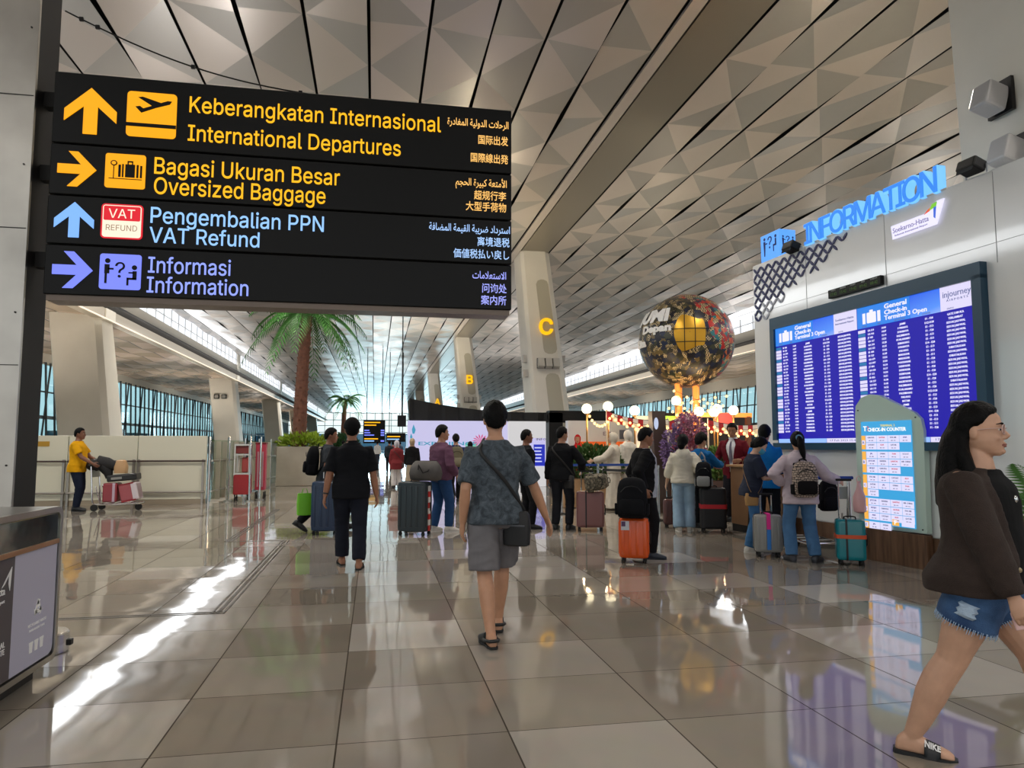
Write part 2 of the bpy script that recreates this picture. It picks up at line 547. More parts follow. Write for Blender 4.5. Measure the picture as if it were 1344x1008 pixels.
# side aisles: clerestory window, fascia, lower ceiling, glass wall
def aisle(sx, xi, xo, zw, zf, zl, ztop, nm):
    yc, ly = (YB + YE) / 2, YE - YB
    win = struct(empty('window_' + nm))
    pane = MB().add([(xi + sx * 0.05, YB, zw), (xi + sx * 0.05, YE, zw), (xi + sx * 0.05, YE, ZC + 0.3), (xi + sx * 0.05, YB, ZC + 0.3)], [(0, 1, 2, 3)])
    p = pane.build('pane', glow('daylit_clerestory', '#f4f8ff', 1.15), win); p['kind'] = 'structure'
    fr = MB()
    y = YB
    while y < YE:
        fr.box((xi, y, (zw + ZC) / 2), (0.05, 0.06, ZC - zw)); y += 1.55
    fr.box((xi, yc, zw + 0.42), (0.05, ly, 0.04))
    f = fr.build('frame', mat('window_frame_white', '#cfd2d2', 0.5), win); f['kind'] = 'structure'
    fa = MB().box((xi + sx * 0.25, yc, (zw + zf) / 2), (0.5, ly, zw - zf))
    struct(fa.build('wall_fascia_' + nm, mat('fascia', '#a9a295', 0.45)))
    st = MB().box((xi - sx * 0.03, yc, zf - 0.01), (0.05, ly, 0.05)).build('cove_light', glow('cove_strip', '#ffe9cf', 1.2))
    tag(st, 'long thin warm light strip under the ' + nm + ' fascia', 'light')
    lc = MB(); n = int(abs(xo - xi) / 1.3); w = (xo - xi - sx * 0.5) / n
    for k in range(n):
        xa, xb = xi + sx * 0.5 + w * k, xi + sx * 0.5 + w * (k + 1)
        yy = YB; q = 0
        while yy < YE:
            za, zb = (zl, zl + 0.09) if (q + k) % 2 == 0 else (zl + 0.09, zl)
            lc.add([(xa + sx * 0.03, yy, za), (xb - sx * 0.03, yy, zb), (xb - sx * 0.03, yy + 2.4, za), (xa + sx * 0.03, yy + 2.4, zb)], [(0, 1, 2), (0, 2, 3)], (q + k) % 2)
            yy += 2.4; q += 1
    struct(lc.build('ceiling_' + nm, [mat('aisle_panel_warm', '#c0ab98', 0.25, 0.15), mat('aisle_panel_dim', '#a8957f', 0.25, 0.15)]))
    struct(MB().box(((xi + xo) / 2, yc, zl + 0.4), (abs(xo - xi) + 1, ly, 0.1)).build('roof_' + nm, MATS['void_black']))
    # outer wall
    struct(MB().box((xo + sx * 0.1, yc, (ztop + zl) / 2), (0.2, ly, zl - ztop + 0.2)).build('wall_header_' + nm, mat('header', '#b7b2a6', 0.5)))
    gw = struct(empty('wall_glass_' + nm))
    g = MB().add([(xo + sx * 0.15, YB, 0), (xo + sx * 0.15, YE, 0), (xo + sx * 0.15, YE, ztop), (xo + sx * 0.15, YB, ztop)], [(0, 1, 2, 3)])
    o = g.build('pane', glass('teal_glass', (0.36, 0.62, 0.68), 0.12), gw); o['kind'] = 'structure'
    ml = MB(); y = YB; k = 0
    while y < YE:
        ml.tube([(xo, y, 0), (xo - sx * 0.1, y - 1.1, ztop)], 0.07, 4)
        if k % 3 == 0:
            ml.tube([(xo, y, 0), (xo - sx * 0.1, y + 0.9, ztop)], 0.06, 4)
        y += 1.25; k += 1
    for z in (1.6, 3.2, 4.8):
        ml.box((xo, yc, z), (0.08, ly, 0.09 if z != 3.2 else 0.22))
    o = ml.build('frame', mat('mullion', '#2b3336', 0.5), gw); o['kind'] = 'structure'
    # low blocks and canopies standing outside the glass
    ob = MB(); r_ = random.Random(7 + int(sx)); y = 5
    while y < YE:
        l = r_.uniform(4, 9); hgt = r_.uniform(1.8, 3.4)
        ob.box((xo + sx * r_.uniform(6, 10), y, hgt / 2), (3, l, hgt)); y += l + r_.uniform(1, 5)
    o = ob.build('exterior_' + nm, mat('outside_concrete', '#3c5257', 0.8)); struct(o)


aisle(-1, X0, -20.5, 8.35, 7.05, 7.15, 6.65, 'left')
aisle(1, X1, 31.0, 8.50, 7.2, 7.3, 6.4, 'right')

# glazed end wall
we = struct(empty('window_end', (0, YE, 0)))
o = MB().add([(-22, 0, 0), (32, 0, 0), (32, 0, ZC), (-22, 0, ZC)], [(0, 1, 2, 3)]).build('pane', glass('end_glass', (0.85, 1.0, 1.0), 0.05), we); o['kind'] = 'structure'
fr = MB()
for i in range(28):
    fr.box((-22 + 2 * i, -0.1, ZC / 2), (0.12, 0.2, ZC))
for z in (2.4, 4.6, 6.2, 7.6):
    fr.box((5, -0.1, z), (54, 0.2, 0.14))
o = fr.build('frame', mat('end_frame', '#6f8a94', 0.5), we); o['kind'] = 'structure'
struct(MB().box((5, YE + 14, 2.2), (70, 4, 4.4)).build('exterior_end', mat('outside_blue', '#4f86a8', 0.8)))


# ------------------------------------------------------------------ pillars
def loft_z(mb, secs, mi=0):
    mb.rings(secs, mi)


def pillar(y, xl0, xr0, xl1, xr1, ztop, depth, name='pillar', recess=True):
    """leaning, widening pillar; (xl0,xr0) at ztop, (xl1,xr1) at the floor"""
    root = struct(empty(name, (0, y, 0)))
    b = MB()
    ch = 0.22

    def sec(z):
        t = 1 - z / ztop
        a, c = xl0 + (xl1 - xl0) * t, xr0 + (xr1 - xr0) * t
        d = depth * (1 + 0.25 * t)
        return a, c, d

    def ring(z):
        a, c, d = sec(z)
        return [(a, ch, z), (a + ch * 0.5, 0, z), (c - ch, 0, z), (c, ch, z), (c, d, z), (a, d, z)]
    b.rings([ring(z) for z in (0, ztop)])
    s = b.build('shaft', mat('pillar_concrete', '#d2cdc1', 0.5, vary=(0.8, 0.05)), root); s['kind'] = 'structure'
    if recess:
        r = MB()
        for z0, z1 in ((5.15, 8.2), (0.9, 4.35)):
            def edge(z):
                a, c, d = sec(z); w = c - a
                return a + w * 0.42, a + w * 0.82
            pts = []
            rr = 0.2
            for z, sgn in ((z1, 1), (z0, -1)):
                l, q = edge(z)
                arc = [(l, z - sgn * rr), (l + 0.06, z - sgn * 0.06), (l + rr, z), (q - rr, z), (q - 0.06, z - sgn * 0.06), (q, z - sgn * rr)]
                pts += arc if sgn > 0 else arc[::-1]
            r.prism(pts, -0.012, 0.05)
        o = r.build('recess_panel', mat('recess', '#a9a493', 0.55), root); o['kind'] = 'structure'
        fx_ = MB(); a, c, d = sec(4.75); w = c - a
        for k in range(3):
            fx_.box((a + w * (0.3 + 0.22 * k), -0.1, 4.75), (0.26, 0.24, 0.36), 1, rot=Matrix.Rotation(-0.35, 3, 'X'))
            fx_.box((a + w * (0.3 + 0.22 * k), 0.0, 4.75), (0.3, 0.06, 0.42), 0)
        for sx in (-1, 1):
            for dz in (0.25, -0.35):
                fx_.box(((a if sx < 0 else c) + sx * 0.06, 0.7, 4.75 + dz), (0.22, 0.3, 0.3), 1)
        o = fx_.build('floodlight_bracket', [DARK, mat('flood_housing', '#b5b3ad', 0.4, 0.3)], root)
    return root


PC = [(28.4, 'C'), (52.6, 'B'), (80.2, 'A'), (106, None), (132, None)]
LET = glow('letter_yellow', '#ffb800', 1.1)
for y, ch_ in PC:
    pillar(y, 5.73, 6.95, 6.5, 8.15, ZC + 0.1, 1.5)
    if ch_:
        h_ = 0.62
        l = MB().text(ch_, 0, -h_ / 2, h_, depth=0.1, align='CENTER', bold=0.02, nice=True).build('letter_sign', LET, loc=(6.76, y - 0.1, 6.25))
        tag(l, 'glowing yellow letter %s fixed on a white leaning pillar' % ch_, 'sign')
pillar(6.4, 7.3, 8.9, 8.0, 10.0, ZC + 0.1, 1.5, recess=False)
for i, y in enumerate((34.3, 65.5, 95, 125, 155)):
    pillar(y, -14.1, -12.0, -13.3, -11.2, 7.25, 1.6, recess=False)
    # the pillar runs on up in front of the fascia
    struct(MB().prism([(-12.3, 7.0), (-11.75, 7.0), (-11.75, ZC + 0.2), (-12.3, ZC + 0.2)], y + 0.1, y + 1.3).build('trim_pier', MATS['pillar_concrete']))
    for k in range(2):
        if i % 2 == 1:
            l = MB().box((0, 0, 0), (0.42, 0.12, 0.36)).box((0, -0.07, 0), (0.3, 0.05, 0.24), 1).build('wall_lamp', [DARK, mat('lamp_glass_dim', '#8c8a84', 0.3)], loc=(-13.35 + 0.6 * k, y - 0.07, 5.6))
            tag(l, 'dark square lamp, %s of a pair on a pale left aisle pillar' % ('inner' if k else 'outer'), 'lamp', 'square lamps on the left pillars')
# ------------------------------------------------------------------ column and overhead direction sign
col = MB()
col.box((-2.99, 6.015, ZC / 2), (0.72, 0.03, ZC), bev=0.004)
for z in (2.05, 3.1, 4.15, 5.2, 6.5):
    col.box((-2.99, 5.998, z), (0.70, 0.006, 0.006), 1)
for z in (1.3, 2.45, 3.6, 4.7):
    for x in (-3.25, -2.68):
        col.cyl((x, 5.997, z), 0.007, 0.01, 8, 1, 'y')
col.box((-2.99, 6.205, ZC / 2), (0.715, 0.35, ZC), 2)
for z in (2.9, 3.6, 4.2):
    col.box((-2.56, 6.2, z), (0.16, 0.1, 0.12), 1)
sm = mat('column_steel', '#a8a49c', 0.3, 1.0, bump=(1.6, 0.6), vary=(1.5, 0.18))
struct(col.build('pillar_steel', [sm, DARK, mat('column_side_dark', '#1d1b1a', 0.55, spec=.2)]))  # shade on the column's side is put into its dark colour

SIGN = empty('direction_sign', (0, 6.0, 0), 0,
             'large black overhead sign with four rows of yellow and blue lettering beside the steel column', 'sign')
SB = mat('sign_black', '#070808', 0.4, spec=0.2)
OR = glow('sign_orange', '#ffa800', 1.0); OT = glow('sign_amber_text', '#ffb713', 1.05)
LB = glow('sign_sky_blue', '#7fb4ff', 1.0); PW = glow('sign_periwinkle', '#7b88ff', 1.0)
LBT = glow('sign_blue_text', '#93c4ff', 1.05); PWT = glow('sign_violet_text', '#8fa0ff', 1.05)
PALEO = glow('sign_pale_orange', '#ffc36a', 0.95); PALEB = glow('sign_pale_blue', '#a9cdff', 0.95); PALEV = glow('sign_pale_violet', '#a3aaff', 0.95)
VR = glow('vat_red', '#e01b2c', 0.95); VW = glow('vat_cream', '#fff1d8', 0.95); VG = glow('vat_brown_text', '#a98d72', 0.8)

ARROW = [(0, 0), (-.188, -.18), (-.188, -.275), (-.05, -.15), (-.05, -.374), (.05, -.374), (.05, -.15), (.188, -.275), (.188, -.18)]


def rrect(x0, x1, z0, z1, r, n=5):
    p = []
    for cx, cz, a0 in ((x1 - r, z1 - r, 0), (x0 + r, z1 - r, 90), (x0 + r, z0 + r, 180), (x1 - r, z0 + r, 270)):
        for k in range(n + 1):
            a = math.radians(a0 + 90 * k / n); p.append((cx + r * math.cos(a), cz + r * math.sin(a)))
    return p


def disc(cx, cz, r, n=14):
    return [(cx + r * math.cos(2 * math.pi * k / n), cz + r * math.sin(2 * math.pi * k / n)) for k in range(n)]


ROWS = [(3.795, 4.365), (3.385, 3.785), (2.995, 3.375), (2.60, 2.985)]
panels = []
for k, (z0, z1) in enumerate(ROWS):
    b = MB().box((-0.685, 0.13, (z0 + z1) / 2), (3.63, 0.26, z1 - z0), bev=0.006, seg=1)
    panels.append(b.build('row_panel', SB, SIGN))
fr = MB().box((-0.685, 0.13, 2.578), (3.60, 0.22, 0.045)).box((-0.685, 0.15, 3.48), (3.5, 0.18, 1.7))
fr.build('back_frame', mat('sign_frame', '#6f6258', 0.4, 0.4), SIGN)

def arrow(k, tip, s, right, m):
    pts = [((tip[0] + b * s, tip[1] + a * s) if right else (tip[0] + a * s, tip[1] + b * s)) for a, b in ARROW]
    MB().prism(pts, -0.008, 0.002).build('arrow', m, panels[k])


arrow(0, (-2.229, 4.249), 1.0, False, OR); arrow(1, (-2.167, 3.588), 0.74, True, OR)
arrow(2, (-2.307, 3.325), 0.745, False, LB); arrow(3, (-2.158, 2.792), 0.76, True, PW)

# pictograms
p = MB().prism(rrect(-1.968, -1.600, 3.884, 4.252, 0.03), -0.006, 0.002)
ic = lambda u, v: (-1.968 + 0.368 * u, 4.252 - 0.368 * v)
p.prism([ic(*q) for q in ((.90, .17), (.86, .24), (.58, .34), (.29, .47), (.17, .34), (.26, .32), (.33, .37), (.50, .30), (.22, .13), (.31, .11), (.68, .22), (.82, .165))], -0.010, -0.004, 1)
p.prism([ic(*q) for q in ((0, .70), (1, .70), (1, .78), (0, .78))], -0.010, -0.004, 1)
p.build('pictogram', [OR, SB], panels[0])
p = MB().prism(rrect(-2.105, -1.812, 3.457, 3.733, 0.02), -0.006, 0.002)
ic = lambda u, v: (-2.105 + 0.293 * u, 3.733 - 0.276 * v)


def icbox(p, u0, v0, u1, v1, mi=1):
    p.prism([ic(u0, v0), ic(u1, v0), ic(u1, v1), ic(u0, v1)], -0.010, -0.004, mi)


icbox(p, .50, .30, .74, .68); icbox(p, .33, .32, .39, .68); icbox(p, .42, .30, .46, .68); icbox(p, .78, .30, .83, .68); icbox(p, .87, .32, .92, .68)
icbox(p, .55, .22, .58, .30); icbox(p, .66, .22, .69, .30); icbox(p, .55, .20, .69, .24)
icbox(p, .205, .34, .225, .74); icbox(p, .10, .72, .92, .74); p.prism([ic(.215 + .085 * math.cos(a * .5236), .28 + .08 * math.sin(a * .5236)) for a in range(12)], -0.010, -0.004, 1)
p.prism([ic(.215 + .055 * math.cos(a * .5236), .28 + .05 * math.sin(a * .5236)) for a in range(12)], -0.012, -0.004, 0)
p.build('pictogram', [OR, SB], panels[1])
p = MB().prism(rrect(-2.117, -1.814, 3.052, 3.328, 0.03), -0.006, 0.002)
p.prism(rrect(-2.105, -1.826, 3.063, 3.317, 0.02), -0.008, -0.002, 1).prism(rrect(-2.098, -1.833, 3.195, 3.310, 0.012), -0.010, -0.004, 0).prism(rrect(-2.098, -1.833, 3.07, 3.195, 0.012), -0.010, -0.004, 1)
p.text('VAT', -1.966, 3.215, 0.072, -0.011, 0.003, 'CENTER', 1, 0.19, nice=True).text('REFUND', -1.966, 3.115, 0.045, -0.011, 0.003, 'CENTER', 2, 0.225, nice=True)
p.build('pictogram', [VR, VW, VG], panels[2])
p = MB().prism(rrect(-2.110, -1.812, 2.652, 2.930, 0.02), -0.006, 0.002)
ic = lambda u, v: (-2.11 + 0.298 * u, 2.93 - 0.278 * v)
for cx, cv in ((.19, .20), (.84, .37)):
    p.prism([ic(cx + .065 * math.cos(a * .5236), cv + .07 * math.sin(a * .5236)) for a in range(12)], -0.010, -0.004, 1)
icbox(p, .12, .30, .24, .56); icbox(p, .13, .56, .185, .84); icbox(p, .20, .40, .34, .45)
icbox(p, .80, .47, .90, .70); icbox(p, .70, .50, .84, .54); icbox(p, .66, .66, .90, .72); icbox(p, .66, .66, .71, .88)
p.text('?', -1.962, 2.745, 0.12, -0.010, 0.006, 'CENTER', 1, None, 4, nice=True)
p.build('pictogram', [PW, SB], panels[3])

AR = ('\ufe93\ufead\ufea9\ufe8e\ufed0\ufee4\ufedf\ufe8d \ufe94\ufef4\ufedf\ufeed\ufeaa\ufedf\ufe8d \ufe95\ufefc\ufea3\ufeae\ufedf\ufe8d',
      '\ufee2\ufea0\ufea4\ufedf\ufe8d \ufe93\ufeae\ufef4\ufe92\ufedb \ufe94\ufecc\ufe98\ufee3\ufef7\ufe8d',
      '\ufe94\ufed3\ufe8e\ufec0\ufee4\ufedf\ufe8d \ufe94\ufee4\ufef4\ufed8\ufedf\ufe8d \ufe94\ufe92\ufef3\ufeae\ufebf \ufea9\ufe8d\ufea9\ufeae\ufe98\ufeb3\ufe8d',
      '\ufe95\ufe8e\ufee3\ufefc\ufecc\ufe98\ufeb3\ufefb\ufe8d')
TX = [  # row, lines (text, x, base z, cap height, width), foreign lines (text, left, right, base z, height)
    (OT, PALEO, [('Keberangkatan Internasional', -1.517, 4.118, .130, 2.02, 4.118), ('International Departures', -1.515, 3.882, .130, 1.687, 3.882)],
     [(AR[0], .569, 1.101, 4.195, .062), ('国际出发', .833, 1.094, 4.048, .062), ('国際線出発', .768, 1.094, 3.885, .062)]),
    (OT, PALEO, [('Bagasi Ukuran Besar', -1.760, 3.593, .132, 1.43, 0), ('Oversized Baggage', -1.752, 3.430, .132, 1.315, 0)],
     [(AR[1], .644, 1.087, 3.668, .062), ('超规行李', .802, 1.081, 3.555, .062), ('大型手荷物', .731, 1.081, 3.455, .062)]),
    (LBT, PALEB, [('Pengembalian PPN', -1.772, 3.194, .126, 1.322, 0), ('VAT Refund', -1.766, 3.037, .122, .825, 0)],
     [(AR[2], .421, 1.114, 3.262, .062), ('离境退税', .830, 1.108, 3.150, .062), ('価値税払い戻し', .629, 1.108, 3.040, .062)]),
    (PWT, PALEV, [('Informasi', -1.768, 2.796, .124, .612, 0), ('Information', -1.772, 2.638, .124, .755, 0)],
     [(AR[3], .792, 1.081, 2.862, .062), ('问询处', .871, 1.081, 2.748, .062), ('案内所', .865, 1.082, 2.645, .062)])]
for k, (m1, m2, lines, foreign) in enumerate(TX):
    for s, x, z, h, w, _ in lines:
        MB().text(s, x, z, h, -0.004, 0.006, 'LEFT', 0, w, 4, bold=0.004, nice=True).build('lettering', m1, panels[k])
    for s, xl, xr, z, h in foreign:
        MB().text(s, xl, z, h * 0.95, -0.004, 0.006, 'LEFT', 0, xr - xl, 3, bold=0.006).build('lettering', m2, panels[k])

# loose cable slung from the column over the top of the sign
pts = [(-2.5 + 2.45 * t, 6.12, 4.93 - 0.55 * t - 0.18 * math.sin(math.pi * t) * (1 - 0.3 * t)) for t in [i / 20 for i in range(21)]]
cb_ = MB().tube(pts, 0.006, 6)
for i in (1, 2, 8, 15):
    cb_.box(pts[i], (0.03, 0.02, 0.03))
tag(cb_.build('cable', BLACK, None, True), 'thin loose black cable slung from steel column above the big sign', 'cable')

# ------------------------------------------------------------------ recycling bin in the left foreground
BIN = empty('recycling_bin', (-2.01, 4.42, 0), 0, 'steel-topped recycling bin with grey and lavender front by the column', 'bin')
# local frame: its front faces +x; built as profile in the y-z plane
def yz(mb, poly, x0, x1, mi=0):
    n0 = mb.n; k0 = len(mb.v)
    mb.prism(poly, x0, x1, mi)
    v = mb.v[-1].copy(); mb.v[-1] = np.stack([v[:, 1], v[:, 0], v[:, 2]], 1)
    for i in range(len(mb.f) - (len(poly) + 2), len(mb.f)):
        mb.f[i] = mb.f[i][::-1]


b = MB(); yz(b, rrect(-1.0, 0.80, 0.10, 1.06, 0.07), -0.62, 0.0)
b.build('body', mat('bin_steel', '#8f8d88', 0.3, 0.9), BIN, True)
b = MB()
outer = rrect(-1.0, 0.80, 0.10, 1.06, 0.07, 6); inner = rrect(-0.97, 0.765, 0.135, 1.025, 0.05, 6)
for x in (0.0,):
    n = len(outer)
    vs = [(0.0, a, z) for a, z in outer] + [(0.03, a, z) for a, z in outer] + [(0.03, a, z) for a, z in inner] + [(0.0, a, z) for a, z in inner]
    fs = []
    for q in range(3):
        for i in range(n):
            j = (i + 1) % n
            fs.append((q * n + i, q * n + j, (q + 1) * n + j, (q + 1) * n + i))
    b.add(vs, fs)
b.build('rim', STEEL, BIN, True)
MB().box((0.012, -0.1, 0.935), (0.02, 1.72, 0.17), bev=0.004).build('flap', mat('mirror_steel', '#9aa3a0', 0.1, 1.0, bump=(3, 0.2)), BIN)
MB().box((0.016, -0.1, 0.84), (0.03, 1.72, 0.03), bev=0.004).build('copper_strip', mat('copper', '#b08560', 0.3, 0.8), BIN)
b = MB(); yz(b, rrect(-0.96, 0.20, 0.145, 0.825, 0.004), 0.0, 0.02); b.build('grey_panel', mat('bin_grey', '#4a4448', 0.45), BIN)
b = MB(); yz(b, [(0.20, 0.145), (0.70, 0.145), (0.742, 0.16), (0.757, 0.20), (0.757, 0.825), (0.20, 0.825)], 0.0, 0.02); b.build('lavender_panel', mat('bin_lavender', '#b5b4c9', 0.45), BIN)
MX = Matrix.Translation((0.021, 0, 0)) @ Matrix.Rotation(math.radians(90), 4, 'Z')
MB().text('Soekarno-Hatta', 0.10, 0.63, 0.042, 0, 0.004, 'RIGHT').build('lettering', TEXTWHITE, BIN, matrix=MX)
MB().text('International Airport', 0.10, 0.585, 0.018, 0, 0.004, 'RIGHT').build('lettering', TEXTWHITE, BIN, matrix=MX)
MB().prism([(0.06, 0.67), (0.165, 0.77), (0.152, 0.64), (0.135, 0.68), (0.137, 0.73), (0.09, 0.685)], -0.002, 0.002).build('arrow_mark', TEXTWHITE, BIN, matrix=MX)
MB().text('GENERAL', 0.13, 0.34, 0.03, 0, 0.004, 'RIGHT').build('lettering', TEXTWHITE, BIN, matrix=MX)
MB().text('WASTE', 0.13, 0.30, 0.03, 0, 0.004, 'RIGHT').build('lettering', TEXTWHITE, BIN, matrix=MX)
pr = MB()
for a in (0, 120, 240):
    ca, sa = math.cos(math.radians(a)), math.sin(math.radians(a))
    T = lambda x, z: (0.52 + x * ca - z * sa, 0.47 + x * sa + z * ca)
    pr.prism([T(-0.04, -0.03), T(0.025, -0.03), T(0.025, -0.045), T(0.055, -0.018), T(0.025, 0.008), T(0.025, -0.008), T(-0.03, -0.008)], -0.002, 0.002)
pr.build('recycling_mark', TEXTWHITE, BIN, matrix=MX)
MB().text('RECYCLABLE WASTE', 0.52, 0.375, 0.016, 0, 0.004, 'CENTER', 0, 0.24).build('lettering', TEXTWHITE, BIN, matrix=MX)
MB().text('PAPER PLASTIC CANS', 0.52, 0.345, 0.013, 0, 0.004, 'CENTER', 0, 0.2).build('lettering', TEXTWHITE, BIN, matrix=MX)
for k in range(3):
    x = 0.45 + 0.07 * k
    MB().prism([(x - .022, 0.27), (x + .022, 0.27), (x + .017, 0.22), (x - .017, 0.22)], -0.002, 0.002).prism([(x - .026, 0.27), (x + .026, 0.27), (x + .026, 0.283), (x - .026, 0.283)], -0.002, 0.002).build('bin_mark', TEXTWHITE, BIN, matrix=MX)
MB().box((-0.31, -0.1, 0.05), (0.5, 1.6, 0.10)).build('plinth', DARK, BIN)

t = empty('column_guard', (-2.27, 5.75, 0), 0, 'low round steel drum on the floor just behind the recycling bin', 'bollard')
MB().lathe((0, 0, 0), [(0.15, 0), (0.16, 0.005), (0.16, 0.13), (0.15, 0.14), (0.001, 0.14)], 28).build('drum', CHROME, t, True)
MB().box((0.165, 0.02, 0.06), (0.03, 0.05, 0.04), bev=0.004).build('latch', DARK, t)

# ------------------------------------------------------------------ information wall (its own frame: x along the wall towards the camera, -y out into the hall)
WA = math.atan2(-0.99669, 0.0812)
MW = Matrix.Translation((6.163, 10.95, 0)) @ Matrix.Rotation(WA, 4, 'Z')


def wall_pt(u, out, z):
    return MW @ Vector((u, -out, z))


GW = mat('glossy_white_wall', '#e4e6e6', 0.10, spec=0.8, bump=(1.3, 0.35), coat=0.4)
w = MB().box((4.5, 1.2, 2.395), (9.0, 2.4, 4.07), bev=0.02)
for u in (1.35, 2.9, 4.45):
    w.box((u, -0.001, 3.9), (0.006, 0.004, 1.0), 1)
w.box((4.5, -0.001, 3.62), (9.0, 0.004, 0.004), 1)
struct(w.build('wall_information', [GW, mat('seam_grey', '#8b8e90', 0.5)], matrix=MW))
WOOD = mat('walnut_veneer', '#6b4f3b', 0.4)
nt = WOOD.node_tree; n_ = nt.nodes.new('ShaderNodeTexNoise'); mp = nt.nodes.new('ShaderNodeMapping'); tc = nt.nodes.new('ShaderNodeTexCoord'); rr = nt.nodes.new('ShaderNodeValToRGB')
mp.inputs['Scale'].default_value = (14, 14, 1.2); n_.inputs['Scale'].default_value = 1.5; n_.inputs['Detail'].default_value = 5
rr.color_ramp.elements[0].position = 0.3; rr.color_ramp.elements[0].color = (*lin('#4d3627'), 1); rr.color_ramp.elements[1].position = 0.7; rr.color_ramp.elements[1].color = (*lin('#7c5d46'), 1)
nt.links.new(tc.outputs['Object'], mp.inputs[0]); nt.links.new(mp.outputs[0], n_.inputs['Vector']); nt.links.new(n_.outputs['Fac'], rr.inputs[0]); nt.links.new(rr.outputs[0], nt.nodes['Principled BSDF'].inputs['Base Color'])
struct(MB().box((4.5, 1.2, 0.245), (8.98, 2.42, 0.23)).build('wall_wood_base', WOOD, matrix=MW))
struct(MB().box((4.5, 1.2, 0.065), (8.96, 2.40, 0.13)).build('baseboard_information', mat('kick_metal', '#8d8780', 0.3, 0.8), matrix=MW))

# flight board
FB = empty('flight_board', (0, 0, 0), 0, 'wide blue-framed flight information screen hung on the glossy white wall', 'screen')
FB.matrix_world = MW
U0, U1, Z0, Z1 = 0.56, 4.32, 1.385, 3.44
f = MB()
f.box(((U0 + U1) / 2, -0.03, Z1 - 0.09), (U1 - U0, 0.14, 0.18)).box(((U0 + U1) / 2, -0.03, Z0 + 0.05), (U1 - U0, 0.14, 0.10))
f.box((U0 + 0.05, -0.03, (Z0 + Z1) / 2), (0.10, 0.14, Z1 - Z0 - 0.28)).box((U1 - 0.06, -0.03, (Z0 + Z1) / 2), (0.12, 0.14, Z1 - Z0 - 0.28))
f.box(((U0 + U1) / 2, -0.01, (Z0 + Z1) / 2), (U1 - U0 - 0.1, 0.06, Z1 - Z0 - 0.2))
f.build('frame', mat('board_frame_blue', '#123f57', 0.35), FB)
NAVY = glow('screen_navy', '#1a0fa8', 0.85); HDR = glow('screen_header', '#2f7fe0', 1.0); HDL = glow('screen_header_light', '#8fb6ff', 1.0); HDW = glow('screen_white', '#dcd6f5', 0.95)
ROYAL = glow('screen_royal', '#2a46e8', 1.0); SW = glow('screen_text', '#e9e6ff', 1.0); SGREY = glow('screen_grey_text', '#6a73a8', 0.8); SPK = glow('screen_pink', '#f0c9d8', 0.95)
SKY = bpy.data.materials.new('screen_sky_gradient'); SKY.use_nodes = True
nt = SKY.node_tree; pb = nt.nodes['Principled BSDF']; tc = nt.nodes.new('ShaderNodeTexCoord'); mp = nt.nodes.new('ShaderNodeMapping'); gr = nt.nodes.new('ShaderNodeTexGradient'); rr = nt.nodes.new('ShaderNodeValToRGB')
mp.inputs['Rotation'].default_value = (0, math.radians(-40), 0); mp.inputs['Scale'].default_value = (0.8, 0.8, 0.8); mp.inputs['Location'].default_value = (0.2, 0, 0)
gr.gradient_type = 'LINEAR'
rr.color_ramp.elements[0].color = (*lin('#2a5fe6'), 1); rr.color_ramp.elements[1].color = (*lin('#cfd8ff'), 1)
e_ = rr.color_ramp.elements.new(0.5); e_.color = (*lin('#4f8df2'), 1)
nt.links.new(tc.outputs['Generated'], mp.inputs[0]); nt.links.new(mp.outputs[0], gr.inputs[0]); nt.links.new(gr.outputs[0], rr.inputs[0]); nt.links.new(rr.outputs[0], pb.inputs['Emission Color'])
pb.inputs['Base Color'].default_value = (0.01, 0.01, 0.02, 1); pb.inputs['Emission Strength'].default_value = 0.95

STAT_R = ['GATE DIBUKA', 'TERLAMBAT'] + ['SESUAI JADWAL'] * 6 + ['DIBATALKAN', 'SESUAI JADWAL', 'DIBATALKAN'] + ['SESUAI JADWAL'] * 5 + ['DIBATALKAN'] + ['SESUAI JADWAL'] * 14
DEST = ['JAMBI', 'DENPASAR', 'P PINANG', 'DENPASAR', 'SURABAYA', 'DENPASAR', 'PALEMBANG', 'DENPASAR', 'KUALANAMU', 'BALIKPAPAN', 'SEMARANG', 'PALEMBANG', 'SURABAYA', 'KUALANAMU', 'PADANG', 'PALEMBANG', 'MAKASSAR', 'PADANG', 'MAKASSAR', 'BATAM', 'PONTIANAK']
GATE = ['F1 - F28', 'D22-D28', 'E1 - E13', 'F1 - F28', 'E1 - E13', 'E1 - E13', 'E14 - E28', 'E1 - E13', 'E1 - E13', 'E1 - E11', 'F1 - F28', 'E1 - E13', 'F1 - F28', 'F1 - F28', 'E14 - E28', 'F1 - F28', 'E1 - E13']
rnd = random.Random(11)
